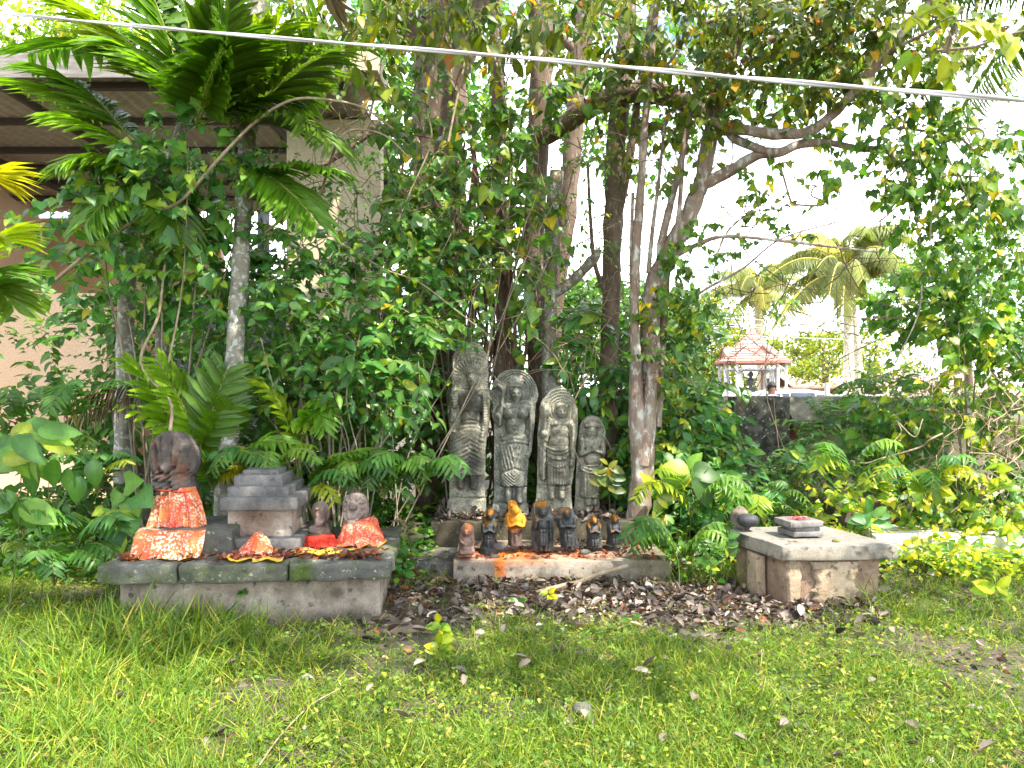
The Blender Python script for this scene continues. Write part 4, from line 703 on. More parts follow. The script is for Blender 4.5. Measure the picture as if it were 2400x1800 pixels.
# square altar stone with petals
sq = thing('square_stone', 'small square grey stone topped with red petals, on the right pedestal', 'altar stone', PB(0.40, 0.44, 0.42))
def sqb(nm, px0, px1, y0, y1, D, dep, s): 
    x0 = (px0 - 1200) / FOC * D; x1 = (px1 - 1200) / FOC * D; z0 = 1.5 + (920 - y1) / FOC * D; z1 = 1.5 + (920 - y0) / FOC * D
    g = Geo(); rbox(g, ((x0 + x1) / 2, D + dep, (z0 + z1) / 2), ((x1 - x0) / 2, dep, (z1 - z0) / 2), 0.006, 14, 0.004, 12, q + rad(6), seed=s); g.C[0] = np.ones_like(g.V[0]) * 1.35; g.build(nm, ALTAR, sq)
sqb('foot', 1850, 1926, 1246, 1258, 5.68, 0.12, 91); sqb('waist', 1856, 1918, 1234, 1246, 5.70, 0.105, 92); sqb('top', 1842, 1926, 1222, 1236, 5.67, 0.125, 93)
n = 110; pts = np.array([sq.location[0] - 0.035, 5.74, 0.0]) + np.stack([R.normal(size=n) * 0.035, R.normal(size=n) * 0.03 + 0.03, 0 * R.normal(size=n) + 0.5575], 1)
PET = plain('red_petal', (0.45, 0.02, 0.04), 0.6); g = Geo(); inst(g, TINY, frames(pts + [0, 0, .004], rdir(n) * [1, 1, .2], rdir(n, 3), R.uniform(0.012, 0.024, n)), np.ones((n, 3))); tag(g.build('petals', PET, kind='stuff'), 'red flower petals heaped on the square altar stone', 'petals')
# round stone with dark bowl
rs = thing('grinding_stone', 'rounded stone block with a black bowl-shaped face, at the slab corner', 'stone', P(1740, 1232, 6.0))
g = Geo(); ball(g, P(1737, 1216, 6.06), (0.083, 0.09, 0.085), 26, 18, np.array([1.15, 1.0, 0.8]), 0.45, 4); V = g.V[0]; g.build('block', ALTAR, rs)
g = Geo(); ball(g, P(1752, 1219, 5.965), (0.085, 0.06, 0.055), 26, 18, np.array([0.7, 0.7, 0.75]), 0.12, 7); g.V[0][:, 2] = np.minimum(g.V[0][:, 2], P(0, 1207, 5.96)[2] + 0.12 * (g.V[0][:, 1] - 5.9)); g.build('bowl', DARKST, rs)
for px, py, s in ((1851, 1264, 0.012), (1864, 1267, 0.013), (1958, 1250, 0.022)):
    g = Geo(); p_ = P(px, py, 5.55); ball(g, (p_[0], p_[1], 0.43), (s * 1.4, s, s * .7), 8, 6, np.array([2.4, 1.5, 1.0]) if s < .02 else np.array([1.2, 1.3, .4]), .2); tag(g.build('seed_pod', ALTAR), {1851: 'left one of two brown nuts on the pedestal slab', 1864: 'right one of two brown nuts on the pedestal slab', 1958: 'small green and brown curled pod behind the square stone'}[px], 'seed pod')

# ============================================================ COMPOUND WALL
wall = thing('compound_wall', 'old mouldy compound wall with sloping coping and pillar, behind the right pedestal', 'wall', (4.5, 9.8, 0))
g = Geo(); rbox(g, (3.09, 9.72, 0.72), (0.35, 0.24, 0.735), 0.02, 40, 0.02, 3, 0, seed=101); g.build('pillar', WALLM, wall)
g = Geo(); rbox(g, (5.35, 9.80, 0.6), (1.95, 0.10, 0.70), 0.02, 40, 0.008, 2, 0, seed=102); g.build('panel', CREAM, wall)
g = Geo(); rbox(g, (1.35, 9.80, 0.7), (1.42, 0.12, 0.70), 0.02, 40, 0.008, 2, 0, seed=103); g.build('panel', WALLM, wall)
g = Geo(); rbox(g, (3.52, 9.72, 0.55), (0.075, 0.06, 0.60), 0.01, 14, 0.01, 4, 0, seed=104); g.build('brick_pier', REDOX, wall)
for x0, x1, s in ((3.45, 4.80, 1), (5.35, 8.2, 2), (-0.1, 2.74, 3)):
    n_ = 40; xx = np.linspace(x0, x1, n_); prof = np.array([(9.42, 1.07), (9.42, 1.15), (9.76, 1.45), (9.90, 1.45), (10.2, 1.15), (10.2, 1.07)])
    V = np.array([[x, y + 0.012 * math.sin(x * 7 + k), z + 0.008 * math.sin(x * 5 + k * 2)] for x in xx for k, (y, z) in enumerate(prof)]); m_ = len(prof); idx = np.arange(len(V)).reshape(n_, m_)
    Q = np.stack([idx[:-1], idx[1:], np.roll(idx, -1, 1)[1:], np.roll(idx, -1, 1)[:-1]], -1).reshape(-1, 4)
    g = Geo(); g.add(V, Q, np.array([[0, i + 1, i] for i in range(1, m_ - 1)] + [[len(V) - m_, len(V) - m_ + i, len(V) - m_ + i + 1] for i in range(1, m_ - 1)])); g.build('coping', COPE, wall, smooth=False)
g = Geo(); rbox(g, (5.08, 9.62, 0.70), (0.27, 0.26, 0.72), 0.03, 40, 0.03, 3, 0, seed=105); g.build('pillar', COPE, wall)
# low whitewashed kerb stone at the right edge
g = Geo(); rbox(g, (4.15, 6.95, 0.10), (0.95, 0.30, 0.15), 0.03, 50, 0.02, 3, rad(-4), seed=111); tag(g.build('low_wall', WHITEM), 'low sunlit whitewashed wall at the right edge behind the pedestal', 'low wall')
g = Geo(); rbox(g, (3.55, 7.6, 0.22), (0.5, 0.30, 0.24), 0.04, 40, 0.04, 3, rad(8), seed=112); tag(g.build('soil_bank', SOIL), 'dark earthen bank covered in creepers behind the low white wall', 'bank')

# ============================================================ HOUSE (left)
ROOFM = surf('roof_sheet_underside', (0.42, 0.36, 0.31), (0.55, 0.49, 0.43), 3, bump=0.3, stretch=(1, 8, 1)); FASC = surf('roof_fascia', (0.16, 0.14, 0.12), (0.27, 0.245, 0.21), 3, bump=0.2, stretch=(1, 1, 6)); STEEL = plain('purlin_steel', (0.06, 0.05, 0.045), 0.6)
house = thing('house', 'tan and cream house with a lean-to roof on dark purlins, at the left', 'house', (-5, 11.5, 0))
def hb(nm, c, h, mat, rz=0.0, par=house):
    g = Geo(); rbox(g, c, h, min(0.01, min(h) * 0.4), 8, 0, 1, rz); return g.build(nm, mat, par, smooth=False)
n_ = 260; xx = np.linspace(-10.5, -1.95, n_); zc = 0.022 * np.sin(xx * 2 * math.pi / 0.18)   # corrugated sheet
for dz, nm in ((0.0, 'roof'),):
    V = np.array([[x, y, 5.27 + z + (y - 9) * 0.0 + t_] for t_ in (0, 0.012) for y in (8.95, 16.0) for x, z in zip(xx, zc)]); idx = np.arange(len(V)).reshape(2, 2, n_)
    Q = np.concatenate([np.stack([idx[0, 0, :-1], idx[0, 1, :-1], idx[0, 1, 1:], idx[0, 0, 1:]], -1), np.stack([idx[1, 0, :-1], idx[1, 0, 1:], idx[1, 1, 1:], idx[1, 1, :-1]], -1), np.stack([idx[0, 0, :-1], idx[0, 0, 1:], idx[1, 0, 1:], idx[1, 0, :-1]], -1)])
    g = Geo(); g.add(V, Q); g.build(nm, ROOFM, house)
hb('fascia', (-6.2, 8.92, 5.33), (4.3, 0.03, 0.17), FASC)
for y in (9.25, 10.45, 11.7, 12.6, 13.5, 14.6): hb('purlin', (-6.2, y, 5.20), (4.2, 0.035, 0.045), STEEL)
for x in (-8.0, -6.0, -3.2): hb('rafter', (x, 12.4, 5.10), (0.035, 3.5, 0.045), STEEL, rad(0))
hb('side_wall', (-8.9, 12.9, 2.5), (0.12, 3.1, 2.55), TAN, rad(17)); hb('rear_wall', (-8.0, 15.9, 2.5), (2.0, 0.1, 2.6), TAN)
hb('front_wall', (-7.6, 10.9, 1.45), (1.9, 0.1, 1.45), TAN)
hb('corner_wall', (-2.35, 10.2, 2.4), (0.62, 0.12, 2.7), CREAM, rad(0)); hb('shutter', (-3.9, 10.6, 1.35), (0.95, 0.05, 1.35), plain('shutter_grey', (0.05, 0.055, 0.06), 0.5)); hb('lintel', (-3.9, 10.6, 2.76), (0.97, 0.09, 0.05), FASC)
hb('parapet', (-2.4, 9.9, 5.58), (0.75, 0.5, 0.12), CREAM)
g = Geo(); tube(g, [P(755, 132, 8.9), P(768, 150, 8.9), P(765, 185, 8.9)], [0.035, 0.035], 10); g.build('rain_spout', STEEL, house)
g = Geo(); tube(g, [(-5.35, 16.5, 0), (-5.35, 16.5, 11.5)], [0.13, 0.13], 10, n=4); tag(g.build('utility_pole', plain('pole_dark', (0.035, 0.04, 0.05), 0.6)), 'dark slim pole rising behind the house roof', 'pole')

# ============================================================ CABLE ACROSS THE VIEW
a, b, c_ = P(-90, 18, 3.55), P(1180, 128, 2.62), P(2500, 240, 1.98)
cab = thing('overhead_cable', 'silver grey overhead cable strung across the top of the view', 'cable', b)
pts = catmull([a, (a + b) / 2 + [0, 0, -0.006], b, (b + c_) / 2 + [0, 0, -0.004], c_], 14); CABM = plain('cable_sheath', (0.55, 0.54, 0.52), 0.35, 0.0, 0.6)
for k in range(2):
    th = np.linspace(0, 26, len(pts) * 6) + k * math.pi; pp = np.stack([np.interp(np.linspace(0, 1, len(th)), np.linspace(0, 1, len(pts)), pts[:, i]) for i in range(3)], 1)
    g = Geo(); pp = pp + np.stack([0 * th, np.cos(th), np.sin(th)], 1) * 0.0035; tubes(g, pp[None], np.full((1, len(pp)), 0.0048), 8); g.build('strand', CABM, cab)

# ============================================================ BEYOND THE WALL
PINK = surf('roof_tile_pink', (0.42, 0.24, 0.19), (0.50, 0.30, 0.245), 2, bump=0.1); PINKT = plain('fascia_red', (0.42, 0.14, 0.11), 0.6); WHT = plain('white_paint', (0.62, 0.60, 0.57), 0.5); STATUE = plain('bust_grey', (0.07, 0.075, 0.075), 0.5)
GX, GY = P(1762, 0, 40)[0], 40.0
gz = thing('memorial_gazebo', 'white pillared gazebo with pink tiled roof sheltering a bust', 'gazebo', (GX, GY, 0))
def octa(a, b): return np.array([(-b, -a), (b, -a), (a, -b), (a, b), (b, a), (-b, a), (-a, b), (-a, -b)], float)
rz = rad(-7); rot = np.array([[math.cos(rz), math.sin(rz)], [-math.sin(rz), math.cos(rz)]])
def ring(a, b, z): o8 = octa(a, b) @ rot; return np.column_stack([o8[:, 0] + GX, o8[:, 1] + GY, np.full(8, z)])
g = Geo(); rs_ = [ring(1.76, 1.10, 3.08), ring(0.98, 0.62, 3.72), ring(0.02, 0.012, 4.74)]; V = np.concatenate(rs_); idx = np.arange(24).reshape(3, 8); Q = np.stack([idx[:-1], np.roll(idx, -1, 1)[:-1], np.roll(idx, -1, 1)[1:], idx[1:]], -1).reshape(-1, 4); g.add(V, Q); g.build('roof', PINK, gz, smooth=False)
for k in range(8):
    g = Geo(); tubes(g, np.array([[rs_[0][k], rs_[1][k], rs_[2][k]]]), np.full((1, 3), 0.035), 6); g.build('ridge', PINKT if k > 9 else PINK, gz)
for k in range(1, 9):      # tile courses
    f = k / 9; g = Geo(); rr = (rs_[0] * (1 - min(f * 1.8, 1)) + rs_[1] * min(f * 1.8, 1)) if f < 0.55 else (rs_[1] * (1 - (f - .55) / .45) + rs_[2] * (f - .55) / .45); rr = np.vstack([rr, rr[:1]]) ; rr[:, 2] += 0.02
    tubes(g, rr[None], np.full((1, 9), 0.018), 4); g.build('tile_course', PINKT, gz)
g = Geo(); V = np.concatenate([ring(1.78, 1.11, 3.10), ring(1.78, 1.11, 2.98), ring(1.6, 1.0, 2.98)]); idx = np.arange(24).reshape(3, 8); g.add(V, np.stack([idx[:-1], idx[1:], np.roll(idx, -1, 1)[1:], np.roll(idx, -1, 1)[:-1]], -1).reshape(-1, 4)); g.build('fascia', PINKT, gz, smooth=False)
def gablet(cx, cy, ang_):
    ca, sa = math.cos(ang_), math.sin(ang_); f = lambda u, v, z: (GX + cx + u * ca - v * sa, GY + cy + u * sa + v * ca, z)
    g = Geo(); g.add([f(-.48, 0, 3.32), f(0, 0, 3.86), f(.48, 0, 3.32), f(0, .75, 3.80), f(-.5, .3, 3.35), f(.5, .3, 3.35)], None, [(0, 1, 3), (0, 3, 4), (1, 2, 3), (2, 5, 3), (0, 2, 1)]); g.build('gablet', PINK, gz, smooth=False)
    g = Geo(); tubes(g, np.array([[f(-.55, -.03, 3.30), f(0, -.03, 3.90), f(.55, -.03, 3.30)]]), np.full((1, 3), 0.05), 6); g.build('gablet_trim', PINKT, gz)
gablet(0.1, -1.35, -rz * -1 * 0 - 0.0); gablet(-1.45, 0.1, -math.pi / 2)
r0, r1, r2 = ring(1.5, 1.0, 0), ring(1.5, 1.0, 3.0), ring(1.5, 1.0, 2.68)
for k in range(8):
    g = Geo(); rbox(g, (r0[k][0], r0[k][1], 1.5), (0.06, 0.06, 1.5), 0.01, 4); g.build('column', WHT, gz)
    a_, b_ = r2[k], r2[(k + 1) % 8]; g = Geo(); tubes(g, np.array([[a_, b_]]), np.full((1, 2), 0.05), 4); g.build('rail', WHT, gz)
for k in (0, 1, 3, 4):
    for s in (0.16, 0.28):
        p_ = r0[k] * (1 - s) + np.array([GX, GY, 0]) * s; g = Geo(); rbox(g, (p_[0], p_[1], 1.35), (0.055, 0.055, 1.35), 0.01, 4); g.build('inner_column', PINK if s > .2 and k > 2 else WHT, gz)
g = Geo(); rbox(g, (GX, GY, 0.3), (1.8, 1.8, 0.3), 0.03, 6); g.build('floor_slab', WHT, gz)
g = Geo(); rbox(g, (GX, GY, 3.02), (1.2, 1.2, 0.03), 0.01, 4); g.build('ceiling', PINK, gz)
g = Geo(); tubes(g, np.array([[(GX, GY, 4.72), (GX, GY, 4.84), (GX, GY, 5.0)]]), np.array([[0.09, 0.05, 0.015]]), 8); g.build('finial', WHT, gz)
bust = thing('memorial_bust', 'dark grey bust on a pedestal inside the gazebo', 'statue', (GX - .05, GY, 0.6))
g = Geo(); rbox(g, (GX - .05, GY, 1.15), (0.18, 0.18, 0.55), 0.02, 6); rbox(g, (GX - .05, GY, 1.72), (0.24, 0.24, 0.05), 0.02, 6); g.build('plinth', STATUE, bust)
g = Geo(); c8 = (GX - .05, GY); tubes(g, np.array([[(*c8, 1.78), (*c8, 1.85), (*c8, 2.0), (*c8, 2.12), (*c8, 2.22), (*c8, 2.30), (*c8, 2.42), (*c8, 2.54), (*c8, 2.60)]]), np.array([[0.12, 0.09, 0.24, 0.25, 0.10, 0.09, 0.15, 0.13, 0.03]]), 14); g.build('bust', STATUE, bust)

def car(label, loc, rz, paint, group, s=1.0):
    c = thing('parked_car', label, 'car', loc, group); pm = plain('car_paint', paint, 0.25, 0.1, 0.5); gl = plain('car_glass', (0.02, 0.03, 0.06), 0.08); tm_ = plain('tyre_rubber', (0.02, 0.02, 0.02), 0.8); rm = plain('rim_metal', (0.5, 0.5, 0.5), 0.3, 0.8)
    prof = np.array([(-1.95, .35), (-2.0, .75), (-1.85, 1.0), (-1.35, 1.08), (-.75, 1.42), (-.3, 1.52), (.5, 1.54), (1.2, 1.45), (1.75, 1.1), (1.95, .95), (1.98, .4), (1.6, .25), (-1.6, .25)]) * s
    wd = [0.80, .84, .82, .78, .62, .58, .58, .60, .74, .80, .82, .8, .8]; m_ = len(prof)
    f = lambda x, y, z: (loc[0] + x * math.cos(rz) - y * math.sin(rz), loc[1] + x * math.sin(rz) + y * math.cos(rz), loc[2] + z)
    V = [f(x, sg * w * s, z) for sg in (-1, 1) for (x, z), w in zip(prof, wd)]; T = [(0, i, i + 1) for i in range(1, m_ - 1)] + [(m_, m_ + i + 1, m_ + i) for i in range(1, m_ - 1)]
    Q = [(i, (i + 1) % m_, m_ + (i + 1) % m_, m_ + i) for i in range(m_)]; g = Geo(); g.add(V, Q, T); g.build('body', pm, c, smooth=False)
    for nm, a1, a2, zt in (('window', -.72, -.02, 1.40), ('window', .06, .78, 1.42), ('window', .86, 1.25, 1.36)):
        for sg in (-1, 1):
            g = Geo(); d = 0.012; w1, w2 = .79 * s + d, .63 * s + d; x0s = a1 - (.38 if a1 < -.5 else 0)
            g.add([f(x0s * s, sg * w1, 1.08 * s), f(a2 * s, sg * w1, 1.08 * s), f(a2 * s, sg * w2, zt * s), f(a1 * s, sg * w2, zt * s), f(x0s * s, sg * (w1 - .05), 1.08 * s), f(a2 * s, sg * (w1 - .05), 1.08 * s), f(a2 * s, sg * (w2 - .05), zt * s), f(a1 * s, sg * (w2 - .05), zt * s)], [(0, 1, 2, 3), (4, 7, 6, 5), (0, 4, 5, 1), (2, 6, 7, 3), (1, 5, 6, 2), (0, 3, 7, 4)]); g.build(nm, gl, c, smooth=False)
    g = Geo(); g.add([f(-1.33 * s, -.6 * s, 1.10 * s), f(-1.33 * s, .6 * s, 1.10 * s), f(-.78 * s, .5 * s, 1.43 * s), f(-.78 * s, -.5 * s, 1.43 * s), f(-1.30 * s, -.6 * s, 1.06 * s), f(-1.30 * s, .6 * s, 1.06 * s), f(-.75 * s, .5 * s, 1.39 * s), f(-.75 * s, -.5 * s, 1.39 * s)], [(0, 1, 2, 3), (4, 7, 6, 5), (0, 3, 7, 4), (1, 5, 6, 2)]); g.build('windscreen', gl, c, smooth=False)
    for x in (-1.25, 1.25):
        for y in (-.76, .76):
            g = Geo(); tubes(g, np.array([[f(x * s, y - .09, .31), f(x * s, y + .09, .31)]]), np.full((1, 2), .31), 16); w = g.build('wheel', tm_, c); g = Geo(); tubes(g, np.array([[f(x * s, y - .1, .31), f(x * s, y + .1, .31)], ]), np.full((1, 2), .18), 12); g.build('rim', rm, w)
    return c
car('white car whose long pale roof shows just above the wall coping', (P(1830, 0, 24)[0], 24, 0.07), rad(4), (0.75, 0.78, 0.82), 'cars beyond the wall')
car('dark blue car roof glimpsed between bushes left of the gazebo', (P(1585, 0, 25)[0], 25.5, 0.0), rad(170), (0.06, 0.09, 0.16), 'cars beyond the wall', 1.2)
# pink roofed low buildings
for (x0, x1, y0, y1, D, lb) in ((1855, 1975, 872, 905, 52, 'low pink tiled roof behind the coconut palm'), (2075, 2262, 868, 925, 42, 'wide pink roofed shed seen through the vines at the right'), (2240, 2420, 880, 925, 46, 'pink roofed building at the far right edge')):
    b_ = thing('roofed_building', lb, 'building', P((x0 + x1) / 2, 920, D) * [1, 1, 0]); xa, xb = P(x0, 0, D)[0], P(x1, 0, D)[0]; za, zb = P(0, y1, D)[2], P(0, y0, D)[2]
    g = Geo(); g.add([(xa, D, za), (xb, D, za), (xb - .3, D + 4, zb), (xa + .3, D + 4, zb), (xa, D, za - .15), (xb, D, za - .15), (xb, D + 8, za), (xa, D + 8, za)], [(0, 1, 2, 3), (4, 5, 1, 0), (3, 2, 6, 7)]); g.build('roof', PINK, b_, smooth=False)
    g = Geo(); rbox(g, ((xa + xb) / 2, D + 4.1, (za - .1) / 2), ((xb - xa) / 2 - .3, 3.6, (za - .1) / 2), .02, 4); g.build('wall', CREAM, b_, smooth=False)
g = Geo(); tube(g, [P(1938, 935, 18) - [0, 0, 1.3], P(1938, 897, 18)], [0.06, 0.055], 8, n=3); tag(g.build('post', WHT), 'slim white post left of the coconut trunk', 'post')
for k, (ya, yb) in enumerate(((738, 748), (752, 760), (757, 766), (776, 788))):
    A, B = P(1560, ya, 30), P(2450, yb + 10, 31); t_ = np.linspace(0, 1, 16)[:, None]; pp = A + (B - A) * t_ - np.array([0, 0, 0.5]) * (4 * t_ * (1 - t_)) * 0.3
    g = Geo(); tubes(g, pp[None], np.full((1, 16), 0.012), 4); tag(g.build('power_line', plain('line_white', (0.7, 0.7, 0.7), 0.4)), ('topmost', 'second', 'third', 'lowest')[k] + ' of four pale power lines crossing behind the palm', 'power line', 'power lines')

# person behind the wall: one skinned body with hair and shirt
def person(loc):
    r = thing('person', 'person with short dark hair standing behind the wall by the white car', 'person', loc)
    SK = plain('skin_brown', (0.20, 0.10, 0.06), 0.6); HR = plain('hair_black', (0.012, 0.01, 0.01), 0.6); SH = plain('shirt_pale', (0.55, 0.55, 0.6), 0.8); TR = plain('trouser_dark', (0.04, 0.04, 0.06), 0.8)
    J = {'pel': (0, 0, .95, .14), 'sp': (0, 0, 1.15, .13), 'ch': (0, 0, 1.32, .15), 'nk': (0, 0, 1.46, .055), 'hd': (0, .01, 1.55, .085), 'tp': (0, .01, 1.64, .085)}
    for s, k in ((-1, 'l'), (1, 'r')): J.update({'sh' + k: (s * .18, 0, 1.38, .06), 'el' + k: (s * .23, 0, 1.12, .042), 'wr' + k: (s * .24, -.05, .88, .03), 'ha' + k: (s * .24, -.07, .80, .03), 'hi' + k: (s * .09, 0, .88, .09), 'kn' + k: (s * .1, -.02, .48, .06), 'an' + k: (s * .1, 0, .08, .042), 'to' + k: (s * .11, -.16, .03, .035)})
    E = [('pel', 'sp'), ('sp', 'ch'), ('ch', 'nk'), ('nk', 'hd'), ('hd', 'tp')] + [e for k in 'lr' for e in (('ch', 'sh' + k), ('sh' + k, 'el' + k), ('el' + k, 'wr' + k), ('wr' + k, 'ha' + k), ('pel', 'hi' + k), ('hi' + k, 'kn' + k), ('kn' + k, 'an' + k), ('an' + k, 'to' + k))]
    ks = list(J); me = bpy.data.meshes.new('body'); me.from_pydata([J[k][:3] for k in ks], [(ks.index(a), ks.index(b)) for a, b in E], []); me.materials.append(SK)
    o = link('body', me, r); m = o.modifiers.new('skin', 'SKIN')
    for i, k in enumerate(ks): me.skin_vertices[0].data[i].radius = (J[k][3],) * 2
    me.skin_vertices[0].data[0].use_root = True; m.use_smooth_shade = True; s_ = o.modifiers.new('sub', 'SUBSURF'); s_.levels = s_.render_levels = 2
    L0 = np.array(loc)
    g = Geo(); ball(g, L0 + [0, .02, 1.615], (.092, .105, .105), 20, 14, None, .05, 3); V = g.V[0]; V[:, 2] = np.where((V[:, 1] < L0[1] - .04), np.maximum(V[:, 2], L0[2] + 1.62), V[:, 2]); g.build('hair', HR, r)
    g = Geo(); tubes(g, (L0 + np.array([[0, 0, .92], [0, 0, 1.1], [0, 0, 1.3], [0, 0, 1.42], [0, 0, 1.46]]))[None], np.array([[.17, .165, .185, .13, .07]]), 16)
    for s in (-1, 1): tubes(g, (L0 + np.array([[s * .12, 0, 1.40], [s * .19, 0, 1.36], [s * .235, 0, 1.14]]))[None], np.array([[.085, .08, .065]]), 12)
    g.build('shirt', SH, r)
    g = Geo()
    for s in (-1, 1): tubes(g, (L0 + np.array([[s * .08, 0, .98], [s * .09, 0, .85], [s * .1, -.02, .48], [s * .1, 0, .1]]))[None], np.array([[.12, .115, .085, .07]]), 12)
    g.build('trousers', TR, r)
    for s in (-1, 1):
        g = Geo(); ball(g, L0 + [s * .088, 0, 1.55], (.014, .02, .03), 8, 6); g.build('ear', SK, r)
person((P(1809, 0, 15)[0], 15, 0.0))
# ============================================================ TREES
def wtree(name, label, cat, segs, bark, group=None, sides=12):
    """segs: list of (part name, [(px,py,d,radius)...])"""
    p0 = segs[0][1][0]; b = P(*p0[:3]); root = thing(name, label, cat, (b[0], b[1], 0), group)
    for k, (nm, pts) in enumerate(segs):
        g = Geo(); tube(g, [P(*p[:3]) for p in pts], [p[3] for p in pts], sides if pts[0][3] > .03 else 7, (1.0, 1.0, 1.0), n=8, knobs=0.30 if pts[0][3] > .03 else 0.1, seed=k + int(p0[0])); 
        V = g.V[0]; g.C[0] = np.ones_like(V) * (0.75 + 0.5 * fbm(V, 2.2, k, 3))[:, None]; g.build(nm, bark, root)
    return root
fig = wtree('fig_tree', 'massive old brown fig trunk behind the steles with hanging roots', 'tree',
    [('trunk', [(1075, 1290, 8.7, .34), (1068, 1150, 8.7, .27), (1045, 900, 8.8, .26), (1035, 650, 8.9, .27), (1028, 350, 9.0, .30), (1035, 80, 9.1, .32), (1050, -200, 9.2, .30)]),
     ('branch', [(1040, 250, 9.0, .14), (1110, 60, 8.8, .11), (1160, -120, 8.5, .09)]), ('branch', [(1040, 150, 9.0, .15), (930, 10, 8.6, .12), (820, -130, 8.2, .1)]),
     ('branch', [(1050, -60, 9.2, .2), (1150, -330, 7.0, .16), (1450, -900, 4.5, .12), (1900, -2400, 2.6, .07)]), ('branch', [(1030, 380, 9.0, .09), (900, 300, 8.6, .06), (780, 370, 8.3, .035), (700, 420, 8.2, .015)]),
     ('limb', [(955, 430, 8.6, .07), (975, 620, 8.6, .09), (990, 780, 8.6, .11), (1000, 1000, 8.6, .12), (1000, 1250, 8.6, .14)])], BARK)
for k in range(46):      # aerial roots down the trunk
    x = R.uniform(1060, 1215) if k < 36 else R.uniform(905, 1010); d = R.uniform(8.1, 8.6); y0 = R.uniform(250, 620) if k < 36 else R.uniform(300, 420); y1 = R.uniform(880, 1240) if k < 36 else R.uniform(700, 1000)
    r_ = R.choice([.008, .012, .018, .035], p=[.4, .3, .2, .1]); ys = np.linspace(y0, y1, 6)
    g = Geo(); tube(g, [P(x + R.normal() * 9 + 16 * math.sin(yy * .006 + k), yy, d) for yy in ys], [r_ * .8, r_, r_ * 1.2], 6, (1, 1, 1)); g.build('aerial_root', ROOT, fig)
T = [
 ('slender_tree', 'thin brown tree just right of the big fig trunk, passing behind the cable', [('trunk', [(1190, 1250, 8.3, .10), (1172, 1000, 8.3, .08), (1180, 700, 8.3, .075), (1165, 420, 8.3, .08), (1168, 200, 8.3, .075), (1155, -60, 8.3, .07)])], BARK),
 ('slender_tree', 'straight mid brown tree rising above the third stele', [('trunk', [(1300, 1260, 8.6, .15), (1268, 900, 8.6, .13), (1250, 620, 8.6, .12), (1262, 330, 8.6, .13), (1270, 120, 8.6, .14), (1262, -80, 8.6, .14)]), ('branch', [(1255, 330, 8.55, .10), (1360, 265, 8.2, .11), (1440, 225, 8.0, .11), (1520, 212, 7.9, .11), (1600, 235, 7.9, .10), (1680, 285, 7.9, .09)])], BARK),
 ('slender_tree', 'pale lichened slim tree behind the two middle steles', [('trunk', [(1285, 1220, 8.0, .10), (1290, 950, 8.0, .085), (1288, 700, 8.0, .075), (1296, 480, 8.0, .075), (1306, 400, 8.0, .08)]), ('branch', [(1296, 690, 8.0, .06), (1350, 650, 8.0, .05), (1388, 610, 8.0, .05), (1405, 585, 8.0, .035)])], BARKG),
 ('slender_tree', 'brown tree between the shortest stele and the pink-barked tree', [('trunk', [(1405, 1230, 8.1, .13), (1418, 1060, 8.1, .115), (1425, 900, 8.1, .10), (1432, 700, 8.1, .10), (1438, 500, 8.1, .105), (1450, 280, 8.1, .10), (1470, 60, 8.1, .09), (1480, -80, 8.1, .08)]), ('branch', [(1435, 560, 8.1, .05), (1470, 400, 8.0, .045), (1500, 200, 8.0, .04), (1540, -40, 8.0, .03)]), ('branch', [(1425, 700, 8.1, .03), (1395, 620, 8.0, .025), (1385, 520, 8.0, .02), (1378, 380, 8.0, .015)])], BARK),
 ('slender_tree', 'leaning dark tree crossing the sky near the top centre', [('trunk', [(1300, 760, 10.5, .10), (1330, 500, 10.5, .12), (1350, 230, 10.5, .13), (1370, 60, 10.5, .14), (1385, -80, 10.5, .14)]), ('branch', [(1362, 130, 10.5, .07), (1310, 75, 10.4, .05), (1290, 20, 10.3, .04)]), ('branch', [(1360, 60, 10.5, .06), (1400, 20, 10.5, .05), (1440, -40, 10.4, .04)])], BARK),
]
for nm, lb, sg, bk in T:
    s0 = sg[0][1][0]
    if s0[1] < 1000: sg = [(sg[0][0], [(1290, 1140, 10.5, .12)] + sg[0][1])] + sg[1:]
    wtree(nm, lb, 'tree', sg, bk, 'slim trees behind the steles')
